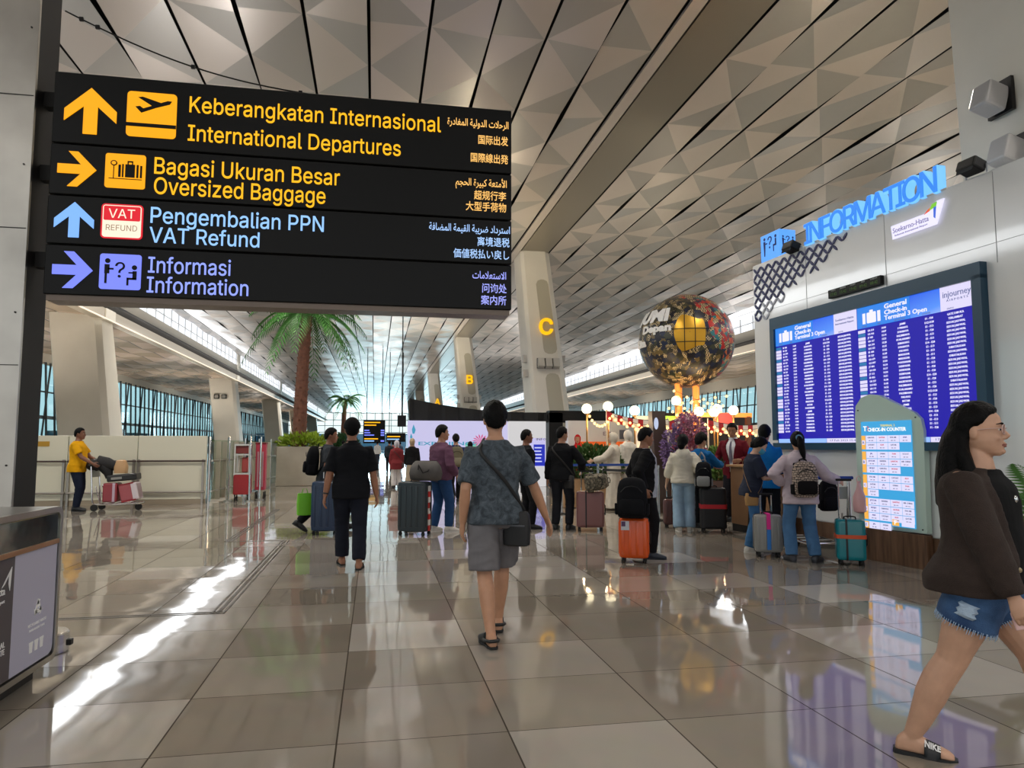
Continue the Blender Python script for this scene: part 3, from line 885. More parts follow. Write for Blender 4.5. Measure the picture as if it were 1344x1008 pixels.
for side, (a, b_) in enumerate(((0.66, 2.42), (2.43, 4.20))):
    W_ = b_ - a; zt, zb = 3.26, 1.485
    scr = MB().box(((a + b_) / 2, -0.045, (zt + zb) / 2), (W_ - 0.004, 0.03, zt - zb)).build('display', NAVY, FB)
    hd = MB(); zh = zt - 0.275
    y = -0.064
    hd.box((a + W_ * 0.25, y, (zt + zh) / 2), (W_ * 0.497, 0.006, zt - zh), 0)
    hd.box((a + W_ * 0.625, y, (zt + zh) / 2), (W_ * 0.245, 0.006, zt - zh), 1)
    hd.box((a + W_ * 0.875, y, (zt + zh) / 2), (W_ * 0.248, 0.006, zt - zh), 2)
    # luggage pictogram and heading
    x0 = a + W_ * 0.10; zc = zh + 0.12
    hd.prism(rrect(x0, x0 + 0.16, zc - 0.07, zc + 0.07, 0.015), y - 0.006, y - 0.002, 3).prism(rrect(x0 + 0.05, x0 + 0.11, zc + 0.07, zc + 0.1, 0.008), y - 0.006, y - 0.002, 3)
    hd.box((x0 - 0.05, y - 0.004, zc), (0.05, 0.004, 0.14), 3).box((x0 + 0.21, y - 0.004, zc), (0.05, 0.004, 0.14), 3)
    hd.text('General', a + W_ * 0.27, zh + 0.19, 0.058, y - 0.005, 0.004, 'LEFT', 3, 0.36, 2, bold=0.02).text('Check-in', a + W_ * 0.27, zh + 0.115, 0.055, y - 0.005, 0.004, 'LEFT', 3, 0.36, 2, bold=0.02)
    hd.text('Terminal 3 Open', a + W_ * 0.27, zh + 0.045, 0.055, y - 0.005, 0.004, 'LEFT', 3, 0.66, 2, bold=0.015)
    if side:
        hd.text('injourney', a + W_ * 0.77, zh + 0.15, 0.07, y - 0.005, 0.004, 'LEFT', 4, W_ * 0.21, 2).text('A I R P O R T S', a + W_ * 0.8, zh + 0.1, 0.024, y - 0.005, 0.004, 'LEFT', 4, W_ * 0.16, 2)
    else:
        hd.text('Soekarno-Hatta', a + W_ * 0.77, zh + 0.17, 0.03, y - 0.005, 0.004, 'LEFT', 4, W_ * 0.2, 2).text('International Airport', a + W_ * 0.77, zh + 0.12, 0.025, y - 0.005, 0.004, 'LEFT', 4, W_ * 0.2, 2)
    for s, ff in (('FLIGHT', .05), ('TIME', .2), ('DESTINATION', .36), ('COUNTER', .6), ('STATUS', .8)):
        hd.text(s, a + W_ * ff, zh + 0.008, 0.018, y - 0.005, 0.003, 'LEFT', 4, None, 1)
    hd.build('header', [HDR, SKY, HDW, SW, SGREY], scr)
    rows = MB(); pitch = 0.0475; z = zh - 0.02
    n = int((z - 1.60) / pitch); h_ = 0.024
    for i in range(n):
        zz = z - pitch * (i + 1) + 0.01
        lw = (SPK, HDW)[i % 2]
        rows.box((a + W_ * 0.04, y, zz + 0.012), (W_ * 0.07, 0.006, pitch * 0.82), 1 if (i * 7 + side) % 4 else 2)
        st = STAT_R[i % len(STAT_R)] if side else 'SESUAI JADWAL'
        cells = ((rnd.choice(('GA ', 'QG ', 'JT ', 'ID ')) + str(rnd.randint(100, 989)), .10, 0), ('%02d:%02d' % (14 + (i + side * 6) // 8, (i * 7) % 60), .235, 0), (DEST[(i * (2 if side else 1)) % len(DEST)], .43, 1), (GATE[i % len(GATE)], .655, 1), (st, .86, 1))
        for s, ff, ctr in cells:
            rows.text(s, a + W_ * ff, zz, h_, y - 0.001, 0.003, 'CENTER' if ctr else 'LEFT', 0, None, 1, bold=0.01)
    rows.build('flight_rows', [SW, HDW, glow('airline_tag_teal', '#2f7fb8', 0.8)], scr)
    ft = MB()
    ft.box((a + W_ * 0.31, y, 1.515), (W_ * 0.61, 0.006, 0.06), 0).box((a + W_ * 0.81, y, 1.515), (W_ * 0.375, 0.006, 0.06), 1)
    ft.text('17 Feb 2023 15:42', a + W_ * 0.81, 1.503, 0.026, y - 0.004, 0.003, 'CENTER', 2, W_ * 0.3, 1)
    ft.build('footer', [HDL, HDW, SGREY], scr)

# illuminated letters along the top of the wall
t = empty('information_letters', (0, 0, 0), 0, 'glowing light-blue INFORMATION letters standing along the white wall top', 'sign'); t.matrix_world = MW
word = 'INFORMATION'; widths = [.30, .78, .60, .80, .70, .92, .74, .66, .30, .80, .78]
tot = sum(widths); u = 1.42; sc_ = 2.36 / tot
for ch_, wd in zip(word, widths):
    l = MB().text(ch_, u + wd * sc_ / 2, 4.415, 0.30, 0.02, 0.12, 'CENTER', 0, None, 4, bold=0.03, nice=True)
    l.text(ch_, u + wd * sc_ / 2, 4.415, 0.30, -0.047, 0.012, 'CENTER', 1, None, 4, bold=0.006, nice=True)
    lo = l.build('letter', [glow('letter_halo_blue', '#78c2ff', 1.0), glow('letter_face_blue', '#2f86ee', 0.95)], t)
    u += wd * sc_
MB().box((2.62, 0.03, 4.42), (2.5, 0.08, 0.02)).build('rail', WHITE, t)

# illuminated box with the information pictogram
t = empty('information_lightbox', (0, 0, 0), 0, 'blue glowing lightbox with question mark pictogram on the wall corner', 'sign'); t.matrix_world = MW
MB().box((0.47, 0.17, 4.645), (0.50, 0.30, 0.45), bev=0.01).build('box', glow('lightbox_blue', '#5aa2ff', 1.0), t)
pg = MB()


def info_icon(pg, cx, cz, s):
    pg.prism(disc(cx - .33 * s, cz + .27 * s, .06 * s), -.002, .002); pg.prism([(cx - .40 * s, cz + .18 * s), (cx - .28 * s, cz + .18 * s), (cx - .28 * s, cz - .05 * s), (cx - .31 * s, cz - .4 * s), (cx - .36 * s, cz - .4 * s)], -.002, .002)
    pg.prism([(cx - .28 * s, cz + .05 * s), (cx - .16 * s, cz + .05 * s), (cx - .16 * s, cz + .1 * s), (cx - .28 * s, cz + .1 * s)], -.002, .002)
    pg.text('?', cx, cz - .15 * s, .46 * s, 0, .004, 'CENTER', 0, None, 3, nice=True)
    pg.prism(disc(cx + .36 * s, cz + .24 * s, .06 * s), -.002, .002); pg.prism([(cx + .40 * s, cz + .16 * s), (cx + .32 * s, cz + .16 * s), (cx + .32 * s, cz - .05 * s), (cx + .2 * s, cz - .05 * s), (cx + .2 * s, cz - .32 * s), (cx + .25 * s, cz - .32 * s), (cx + .25 * s, cz - .12 * s), (cx + .40 * s, cz - .12 * s)], -.002, .002)


info_icon(pg, 0, 0, 0.42)
INK = mat('lightbox_ink', '#15286e', 0.6)
pg.build('pictogram', INK, t, matrix=Matrix.Translation((0.47, 0.017, 4.68)))
pg = MB(); info_icon(pg, 0, 0, 0.26)
pg.build('pictogram', INK, t, matrix=Matrix.Translation((0.723, 0.17, 4.68)) @ Matrix.Rotation(math.radians(90), 4, 'Z'))

# navy leaf lattice decoration
lt = MB(); rnd = random.Random(3)
lim = [(0, 3.42), (.42, 3.42), (.55, 3.62), (.9, 3.78), (1.2, 3.98), (1.55, 4.0), (1.8, 4.12), (2.25, 4.27), (2.5, 4.4)]


def limit(u):
    for (a, b), (c, d) in zip(lim, lim[1:]):
        if a <= u <= c:
            return b + (d - b) * (u - a) / (c - a)
    return 9


for i in range(24):
    for j in range(11):
        if (i + j) % 2:
            continue
        for dj in (1, -1):
            u_, z_ = 0.04 + .1 * i, 4.37 - .1 * j
            u2, z2 = u_ + .1, z_ - .1 * dj
            um, zm = (u_ + u2) / 2, (z_ + z2) / 2
            if zm < limit(um) + rnd.uniform(-0.03, 0.05) or zm > 4.40 or z2 > 4.41 or z_ > 4.41:
                continue
            pts = []
            for q in range(12):
                th = 2 * math.pi * q / 12
                a_, b2 = 0.066 * math.cos(th), 0.020 * math.sin(th)
                dx, dz = (u2 - u_) / .1414, (z2 - z_) / .1414
                pts.append((um + a_ * dx - b2 * dz, zm + a_ * dz + b2 * dx))
            lt.prism(pts, -0.012, 0.002, 1 if zm < 3.72 and u_ > 0.2 else 0)
o = lt.build('lattice_ornament', [mat('navy_leaf', '#1d2358', 0.4), mat('pale_leaf', '#a9adba', 0.4)], matrix=MW)
tag(o, 'navy leaf lattice ornament on the upper corner of the white wall', 'decoration')

# airport logo
t = empty('airport_logo', (0, 0, 0), 0, 'small backlit white logo plate with coloured arrow below the blue letters', 'sign'); t.matrix_world = MW
MB().prism([(3.06, 4.20), (3.08, 4.03), (3.74, 4.03), (3.86, 4.30), (3.76, 4.30), (3.62, 4.20)], -0.05, -0.03).build('plate', glow('logo_white', '#e6e2ff', 1.0), t)
g = MB().text('Soekarno-Hatta', 3.09, 4.10, 0.062, -0.054, 0.004, 'LEFT', 0, 0.55, 3).text('Indonesia International Airport', 3.12, 4.055, 0.022, -0.054, 0.004, 'LEFT', 0, 0.5, 2)
g.build('lettering', glow('logo_grey', '#8f86b8', 0.7), t)
g = MB().prism([(3.58, 4.19), (3.66, 4.21), (3.72, 4.26), (3.64, 4.235)], -0.056, -0.05, 0).prism([(3.66, 4.215), (3.70, 4.28), (3.77, 4.29), (3.755, 4.24)], -0.057, -0.05, 1).prism([(3.72, 4.24), (3.755, 4.24), (3.735, 4.10), (3.715, 4.12)], -0.056, -0.05, 2)
g.build('arrow_mark', [glow('logo_red', '#e8583a', 0.9), glow('logo_green', '#7cc832', 0.9), glow('logo_blue', '#3a66d8', 0.9)], t)

# world clock strip
t = empty('world_clock', (0, 0, 0), 0, 'slim black world clock strip with dim green digits above the flight board', 'clock'); t.matrix_world = MW
MB().box((2.37, -0.03, 3.565), (0.98, 0.06, 0.12), bev=0.006).build('case', BLACK, t)
g = MB()
for k, (c, d) in enumerate((('TOKYO', '17:42'), ('JAKARTA', '15:42'), ('SYDNEY', '19:42'), ('PARIS', '09:42'), ('LONDON', '08:42'))):
    g.text(c, 1.99 + .19 * k, 3.595, .018, -.062, .003, 'CENTER', 0, None, 1).text(d, 1.99 + .19 * k, 3.53, .042, -.062, .003, 'CENTER', 1, None, 1)
g.build('digits', [glow('clock_white', '#8a8f88', 0.6), glow('clock_green', '#3b5a1c', 0.6)], t)

# black floodlights on the wall's top edge
for k, (u, z, lab) in enumerate(((4.24, 4.53, 'black floodlight on the wall top near the tall pillar'), (1.10, 4.46, 'small black floodlight beside the blue lightbox'))):
    t = empty('floodlight', wall_pt(u, 0.0, z), WA, lab, 'lamp')
    MB().box((0, -0.05, 0), (0.24, 0.18, 0.13), bev=0.02, rot=Matrix.Rotation(-0.35, 3, 'X')).build('housing', BLACK, t)
    MB().box((0, -0.140, -0.032), (0.20, 0.008, 0.10), rot=Matrix.Rotation(-0.35, 3, 'X')).build('lens', mat('lens_dark', '#2b3036', 0.1), t)
    MB().tube([(0.13, 0.02, 0), (0.13, 0.02, -0.11), (-0.13, 0.02, -0.11), (-0.13, 0.02, 0)], 0.012, 6).build('bracket', mat('bracket_grey', '#8d9094', 0.4, 0.5), t)

# two cube lamps on the side of the tall pillar
for k, (y, z) in enumerate(((7.35, 5.72), (7.2, 4.98))):
    t = empty('cube_lamp', (7.60 - 0.08 * (z - 5), y, z), 0, ('upper' if k == 0 else 'lower') + ' translucent cube lamp on black plate on the tall white pillar', 'lamp', 'cube lamps on the tall pillar')
    MB().box((0.0, 0, 0), (0.05, 0.36, 0.42)).build('back_plate', DARK, t)
    MB().box((-0.17, 0, -0.02), (0.30, 0.28, 0.32), bev=0.03, rot=Matrix.Rotation(0.3, 3, 'Y')).build('diffuser', mat('frosted_grey', '#a9a7a6', 0.3), t)

# check-in counter directory
t = empty('checkin_directory', (0, 0, 0), 0, 'pale green standing board listing check-in counters in front of white wall', 'sign')
MD = Matrix.Translation(wall_pt(2.95, 0.10, 0)) @ Matrix.Rotation(WA + math.radians(4), 4, 'Z'); t.matrix_world = MD
poly = [(-.50, .40), (.50, .42), (.52, 1.62), (.49, 1.76), (.40, 1.84), (-.12, 2.08), (-.26, 2.10), (-.40, 2.06), (-.49, 1.96), (-.51, 1.80)]
MB().prism(poly, -0.04, 0.04).build('board', mat('pale_green_board', '#b9cfc4', 0.3), t)
D0, D1, E0, E1 = -.40, .36, .46, 1.75
s = MB().box(((D0 + D1) / 2, -0.045, (E0 + E1) / 2), (D1 - D0, 0.02, E1 - E0)).build('display', glow('dir_blue', '#3aa0d8', 0.95), t)
c = MB(); rnd = random.Random(5)
c.text('TERMINAL 3', 0.02, 1.68, .028, -.058, .003, 'CENTER', 4, None, 2).text('CHECK-IN COUNTER', 0.0, 1.625, .042, -.058, .003, 'CENTER', 3, .58, 2, bold=0.02)
c.text('T', -.36, 1.63, .06, -.058, .003, 'LEFT', 3, None, 2, bold=0.02).text('3', -.31, 1.63, .06, -.058, .003, 'LEFT', 5, None, 2)
grp = [('A', 2, [4, 3]), ('B', 3, [4, 4, 3]), ('C', 3, [4, 4, 1]), ('D', 3, [4, 4, 4]), ('E', 1, [2])]
z = 1.575
TAGS = ['GARUDA', 'SAUDIA', 'EVA AIR', 'ANA', 'CATHAY', 'KLM', 'QATAR', 'JAL', 'OMAN', 'THAI', 'SCOOT', 'JETSTAR', 'XIAMEN', 'QANTAS', 'AIR CHINA', 'VIETJET']
q = 0
for nm, nr, cols in grp:
    hz = .092
    c.box((D0 + .035, -.057, z - hz * nr / 2), (.062, .004, hz * nr - .008), 1)
    c.box((D0 + .035, -.059, z - hz * nr / 2), (.045, .004, .055), 0); c.text(nm, D0 + .035, z - hz * nr / 2 - .017, .034, -.063, .003, 'CENTER', 2, None, 1)
    for r_i, nc in enumerate(cols):
        for k in range(nc):
            x = D0 + .075 + (.172 * k); zz = z - hz * (r_i + .5)
            c.box((x + .083, -.057, zz), (.164, .004, hz - .007), 0)
            c.text(TAGS[q % len(TAGS)], x + .083, zz + .008, .018, -.061, .003, 'CENTER', (2, 5, 2, 6)[q % 4], None, 1)
            c.text('%s%02d - %s%02d' % (nm, 1 + 2 * k, nm, 8 + 2 * k), x + .083, zz - .026, .011, -.061, .003, 'CENTER', 2, None, 1)
            q += 1
    z -= hz * nr + .018
c.box((.08, -.057, .508), (.10, .004, .075), 1).text('F', .08, .486, .05, -.062, .003, 'CENTER', 3, None, 2, bold=.02).box((.26, -.057, .508), (.18, .004, .075), 0)
c.build('listing', [glow('dir_white', '#dcd9f8', 0.95), glow('dir_orange', '#f2b04a', 0.95), glow('dir_ink', '#5d6490', 0.6), glow('dir_text_white', '#ffffff', 1.0), glow('dir_yellow', '#e8d860', 0.9), glow('dir_red', '#d23a4a', 0.8), glow('dir_navy', '#2a2f8a', 0.8)], s)
f = MB()
for x, zz in ((-.45, 1.9), (.42, 1.78), (-.45, .45), (.45, .46)):
    f.cyl((x, -.045, zz), .008, .012, 8, 0, 'y')
f.build('fixings', DARK, t)
MB().box((0, 0.0, 0.20), (1.0, 0.10, 0.40), bev=0.005).build('plinth', WOOD, t)

# information desk
t = empty('information_desk', (0, 0, 0), 0, 'wood-fronted information desk at the near end of the white wall', 'desk'); t.matrix_world = MW
MB().box((-0.36, 0.15, 0.60), (0.68, 0.45, 0.96), bev=0.008).box((0.45, -0.125, 0.60), (0.9, 0.18, 0.96), bev=0.008).build('front', mat('desk_wood', '#8a6544', 0.4, vary=(3, 0.12)), t)
MB().box((-0.37, 0.13, 1.10), (0.70, 0.56, 0.04), bev=0.008).box((0.44, -0.14, 1.10), (0.9, 0.24, 0.04), bev=0.008).build('worktop', mat('desk_top', '#a07c55', 0.3), t)
MB().box((-0.36, 0.15, 0.06), (0.66, 0.43, 0.12)).box((0.45, -0.125, 0.06), (0.9, 0.16, 0.12)).build('plinth', DARK, t)
t['label'] = 'wood-fronted information desk beside the far end of the white wall'

MB().prism([(0.02, 0.13), (0.34, 0.13), (0.36, 0.75), (0.33, 0.95), (0.24, 1.05), (0.16, 1.06), (0.10, 0.9), (0.06, 0.5)], -0.235, -0.214).build('black_panel', mat('desk_black', '#0c0c0d', 0.4), [o for o in SC.objects if o.name.startswith('information_desk')][0])
# ------------------------------------------------------------------ counters, rails and balustrade on the left
CREAM = mat('cream_laminate', '#d9d6c2', 0.35)
for k, (x0, x1) in enumerate(((-13.4, -10.35), (-10.33, -7.28), (-7.26, -5.72), (-5.70, -4.12))):
    t = empty('counter_screen', ((x0 + x1) / 2, 19.3, 0), 0, ['cream counter back panel farthest left, behind the steel column', 'cream counter back panel left of the man in yellow', 'cream counter back panel behind the luggage cart', 'cream counter back panel next to the glass balustrade'][k], 'partition', 'cream counter back panels')
    wd = x1 - x0
    MB().box((0, 0, 0.90), (wd, 0.12, 1.56), bev=0.008).build('panel', CREAM, t)
    MB().box((0, 0, 0.06), (wd, 0.10, 0.12)).build('plinth', mat('beige_plinth', '#9c8f7b', 0.5), t)
    MB().tube([(-wd / 2, -0.12, 1.06), (wd / 2, -0.12, 1.06)], 0.022, 10).build('dark_rail', mat('dark_rail', '#3a2620', 0.4), t)
    MB().tube([(-wd / 2, -0.12, 0.30), (wd / 2, -0.12, 0.30)], 0.025, 10).build('steel_rail', mat('satin_rail', '#98928a', 0.35, 0.8), t)
    for x in ((-wd / 2 + 0.03, wd / 2 - 0.06) if k > 0 else (wd / 2 - 0.06,)):
        MB().box((x, -0.09, 0.55), (0.05, 0.05, 1.1)).build('post', mat('satin_rail', '#98928a', 0.35, 0.8), t)
    if k == 1:
        MB().box((0.95, -0.065, 1.48), (0.34, 0.012, 0.12)).build('plaque', mat('plaque_ochre', '#b58a24', 0.4), t)

t = empty('glass_balustrade', (0, 0, 0), 0, 'clear glass balustrade with steel posts and rails running back from the cream counters', 'railing')
path = [(-4.08, 19.4), (-3.98, 21.3), (-3.86, 23.2), (-3.74, 25.1), (-3.62, 27.0), (-3.5, 29.2), (-3.4, 31.4), (-3.3, 33.6)]
GL = glass('balustrade_glass', (0.86, 0.92, 0.9), 0.14)
for (xa, ya), (xb, yb) in zip(path, path[1:]):
    L_ = math.hypot(xb - xa, yb - ya); an = math.atan2(yb - ya, xb - xa)
    MB().box(((xa + xb) / 2, (ya + yb) / 2, 0.83), (L_ - 0.1, 0.014, 1.5), rz=an).build('glass_panel', GL, t)
for xa, ya in path:
    MB().cyl((xa, ya, 0.83), 0.03, 1.66, 12).build('post', CHROME, t)
for z, r in ((1.06, 0.025), (0.30, 0.022)):
    MB().tube([(x + 0.07, y, z) for x, y in path], r, 10).build('rail', STEEL, t)
for (xa, ya), (xb, yb) in zip(path[:4], path[1:5]):
    for f_ in (0.33, 0.66):
        MB().box((xa + (xb - xa) * f_ + 0.03, ya + (yb - ya) * f_, 0.8), (0.16, 0.05, 1.5)).build('pale_panel', mat('pale_panel', '#b3ac9a', 0.4), t)

# two red service carts between tall steel frames
for k, (x, y, wd, colr, lab) in enumerate(((-3.42, 20.3, 0.40, '#a3161c', 'tall red service cart with glazed top half beside the glass balustrade'), (-3.05, 20.9, 0.26, '#c23a52', 'narrow pink-red service cart right of the taller red one'))):
    t = empty('service_cart', (x, y, 0), 0, lab, 'cart')
    RM = mat('cart_red_%d' % k, colr, 0.4)
    if k == 0:
        MB().box((0, 0, 0.42), (wd, 0.4, 0.52), bev=0.02).build('lower_box', RM, t)
        b = MB()
        for sx in (-1, 1):
            for sy in (-1, 1):
                b.box((sx * (wd / 2 - 0.02), sy * 0.18, 1.05), (0.03, 0.03, 0.85))
        b.box((0, 0, 0.70), (wd, 0.4, 0.03)).box((0, 0, 1.2), (wd, 0.4, 0.03)).box((0, 0, 1.46), (wd, 0.4, 0.04)).build('rack', STEEL, t)
        MB().box((0, 0.02, 1.33), (wd - 0.06, 0.3, 0.2), bev=0.01).build('upper_box', mat('cart_dull_red', '#8d3a36', 0.5), t)
        MB().box((0.06, 0.0, 0.93), (0.16, 0.2, 0.4), bev=0.03).build('red_canister', mat('canister_red', '#b0443f', 0.4), t)
        MB().cyl((-0.1, -0.05, 0.93), 0.03, 0.4, 12).build('bottle', mat('bottle_white', '#d8d2c8', 0.4), t)
    else:
        MB().box((0, 0, 0.86), (wd, 0.3, 1.25), bev=0.02).build('body', RM, t)
        for x_ in (-0.06, 0.06):
            MB().box((x_, -0.155, 0.80), (0.04, 0.01, 0.95)).build('pale_stripe', mat('cart_pale', '#c9a3ae', 0.4), t)
        MB().box((0, 0, 1.50), (wd + 0.02, 0.32, 0.05)).build('lid', mat('cart_red_dark', '#7c0f16', 0.4), t)
    for sx in (-1, 1):
        for sy in (-1, 1):
            MB().cyl((sx * wd * 0.4, sy * 0.14, 0.055), 0.055, 0.03, 14, 0, 'x').box((sx * wd * 0.4, sy * 0.14, 0.13), (0.03, 0.03, 0.12)).build('wheel', RUBBER, t)
for k, (x, y) in enumerate(((-3.72, 20.0), (-3.18, 19.9), (-2.98, 20.3))):
    t = empty('steel_frame_post', (x, y, 0), 0, ['tall slim steel post left of the red service cart', 'tall slim steel post in front of the red service cart', 'tall slim steel post in front of the narrow pink cart'][k], 'post', 'slim steel posts by the red carts')
    MB().cyl((0, 0, 0.84), 0.025, 1.66, 12).build('tube', CHROME, t)
    MB().cyl((0, 0, 0.012), 0.10, 0.024, 20).build('foot_plate', STEEL, t)


# ------------------------------------------------------------------ plants
def leafmat(name, c, amt=0.25):
    return mat(name, c, 0.5, vary=(3, amt))


def foliage(mb, c, r, n, size, rnd, mi=0, shell=0.5, up=0.2):
    for _ in range(n):
        while True:
            p = Vector((rnd.uniform(-1, 1), rnd.uniform(-1, 1), rnd.uniform(-1, 1)))
            if shell < p.length < 1:
                break
        d = Vector((p.x + rnd.uniform(-.5, .5), p.y + rnd.uniform(-.5, .5), p.z + up + rnd.uniform(-.4, .4))).normalized()
        s = d.cross(Vector((rnd.uniform(-1, 1), rnd.uniform(-1, 1), rnd.uniform(-1, 1)))).normalized()
        o = Vector((c[0] + p.x * r[0], c[1] + p.y * r[1], c[2] + p.z * r[2])); L_ = size * rnd.uniform(.6, 1.3); w = L_ * 0.28
        nrm = d.cross(s) * L_ * 0.12
        mb.add([o, o + d * L_ * .5 + s * w + nrm, o + d * L_, o + d * L_ * .5 - s * w + nrm, o + d * L_ * .5], [(0, 4, 1), (1, 4, 2), (2, 4, 3), (3, 4, 0)], mi)


def frond(mb, base, az, L_, lift, droop, nl=22, leaf=0.5, wid=0.035):
    h = Vector((math.cos(az), math.sin(az), 0)); sdir = Vector((-h.y, h.x, 0)); pts = []
    for i in range(nl + 1):
        t = i / nl
        pts.append(Vector(base) + h * (L_ * t * (1 - 0.12 * t)) + Vector((0, 0, lift * t - droop * t * t)))
    mb.tube(pts, [0.03 * (1 - .85 * i / nl) * L_ / 2.2 for i in range(nl + 1)], 5)
    for i in range(2, nl + 1):
        t = i / nl; p = pts[i]; tg = (pts[i] - pts[i - 1]).normalized()
        ll = leaf * (math.sin(math.pi * (0.12 + 0.83 * t)) ** 0.7)
        for s in (-1, 1):
            d = (sdir * s * 0.8 + tg * 0.65 + Vector((0, 0, -0.25))).normalized(); q = p + d * ll + Vector((0, 0, -0.18 * ll))
            m = p + d * ll * .45; n_ = tg * wid
            mb.add([p, m + n_, q, m - n_], [(0, 1, 2), (0, 2, 3)])


def palm(name, loc, H, R_, label, seed, planter=True):
    rnd = random.Random(seed)
    t = empty(name, loc, 0, label, 'palm tree')
    tr = MB(); pts, rs = [], []
    for i in range(25):
        u = i / 24; pts.append((0.18 * u * u, 0, 0.9 + (H - 0.9) * u)); rs.append(0.265 - 0.085 * u)
    tr.tube(pts, rs, 14)
    for i in range(150):
        u = (i + .5) / 150; a = i * 2.4; p = Vector((0.18 * u * u, 0, 0.9 + (H - 0.9) * u)); r = 0.265 - 0.085 * u
        o = Vector((math.cos(a), math.sin(a), 0)); s = Vector((-o.y, o.x, 0))
        b0 = p + o * (r * .9)
        tr.add([b0 - s * .07 - Vector((0, 0, .06)), b0 + s * .07 - Vector((0, 0, .06)), b0 + o * .075 + Vector((0, 0, .07)), b0 + Vector((0, 0, .03))], [(0, 1, 2), (0, 2, 3), (1, 3, 2)], 1)
    tr.build('trunk', [mat('palm_bark', '#6b4434', 0.8, vary=(8, 0.3)), mat('palm_husk', '#7d5240', 0.8, vary=(8, 0.3))], t)
    LM = leafmat('palm_leaf', '#3f7a2e', 0.35)
    n = 22
    for k in range(n):
        f = MB(); az = k * 2.399 + rnd.uniform(-.15, .15); q = k / n
        frond(f, (0.18, 0, H - 0.05), az, R_ * rnd.uniform(.85, 1.08), R_ * (0.95 - 1.0 * q), R_ * (0.75 + .25 * q), 22, R_ * 0.24, R_ * 0.016)
        f.build('frond', LM, t)
    return t


def planter_box(loc, sx, sy, h, label, seed):
    t = empty('planter', loc, 0, label, 'planter'); rnd = random.Random(seed)
    MB().box((0, 0, h / 2), (sx, sy, h), bev=0.02).build('box', mat('planter_stone', '#a59d8e', 0.25, vary=(2, 0.08)), t)
    MB().box((0, 0, h - 0.02), (sx - 0.1, sy - 0.1, 0.06)).build('soil', mat('soil', '#2c221a', 0.9), t)
    f = MB(); foliage(f, (0, 0, h + 0.16), (sx * .52, sy * .52, 0.26), 700, 0.2, rnd, 0, 0.0, 0.6)
    f.build('shrubs', leafmat('shrub_lime', '#8fa82e', 0.35), t)
    return t


planter_box((-2.55, 27.6, 0), 1.75, 1.4, 1.40, 'tall stone planter of lime shrubs around the nearer palm trunk', 1)
palm('palm_tree', (-2.72, 27.6, 0.15), 6.2, 2.5, 'tall palm with shaggy brown trunk, crown hidden behind the sign', 3)
planter_box((-3.1, 75, 0), 2.2, 1.6, 1.2, 'stone planter of shrubs around the far palm', 2)
palm('palm_tree', (-3.15, 75, 0.4), 5.6, 2.2, 'smaller-looking far palm with full green crown above the black-capped man', 5)
t = empty('shrub', (-3.0, 72.5, 0), 0, 'dark green bushy shrub below the far palm', 'shrub')
f = MB(); foliage(f, (0, 0, 1.2), (1.6, 1.0, 1.3), 1600, 0.3, random.Random(9), 0, 0.2); f.build('foliage', leafmat('shrub_dark', '#2e5a2a', 0.35), t)

# fan of fern palm beside the white wall, behind the woman
t = empty('potted_fern', (5.95, 5.3, 0), 0, 'green feathery potted fern palm by the white wall behind the woman in brown', 'plant')
MB().lathe((0, 0, 0), [(0.16, 0), (0.2, 0.02), (0.25, 0.42), (0.27, 0.45), (0.24, 0.45), (0.22, 0.40), (0.001, 0.40)], 24).build('pot', mat('pot_dark', '#3b3431', 0.5), t, True)
rnd = random.Random(21)
for k in range(18):
    f = MB(); az = k * 2.399
    frond(f, (0, 0, 0.40), az, rnd.uniform(.55, .8), rnd.uniform(0.9, 1.5), rnd.uniform(.35, .6), 24, 0.26, 0.011)
    f.build('frond', leafmat('fern_leaf', '#4a7a35', 0.35), t)


# ------------------------------------------------------------------ luggage
def superring(z, a, b, n=28, e=4.0, cx=0.0, cy=0.0):
    out = []
    for k in range(n):
        th = 2 * math.pi * k / n; c, s = math.cos(th), math.sin(th)
        out.append((cx + a * math.copysign(abs(c) ** (2 / e), c), cy + b * math.copysign(abs(s) ** (2 / e), s), z))
    return out


def softbox(mb, a, b, z0, z1, r=0.04, e=4.5, mi=0, cx=0, cy=0, top=1.0, n=28):
    zs = [(0, .72), (.12, .9), (.35, .98), (1, 1)]
    rings = [superring(z0 + r * q, a * s - 0, b * s, n, e, cx, cy) for q, s in zs]
    rings += [superring(z1 - r * q, a * s * top, b * s * top, n, e, cx, cy) for q, s in reversed(zs)]
    return mb.rings(rings, mi)


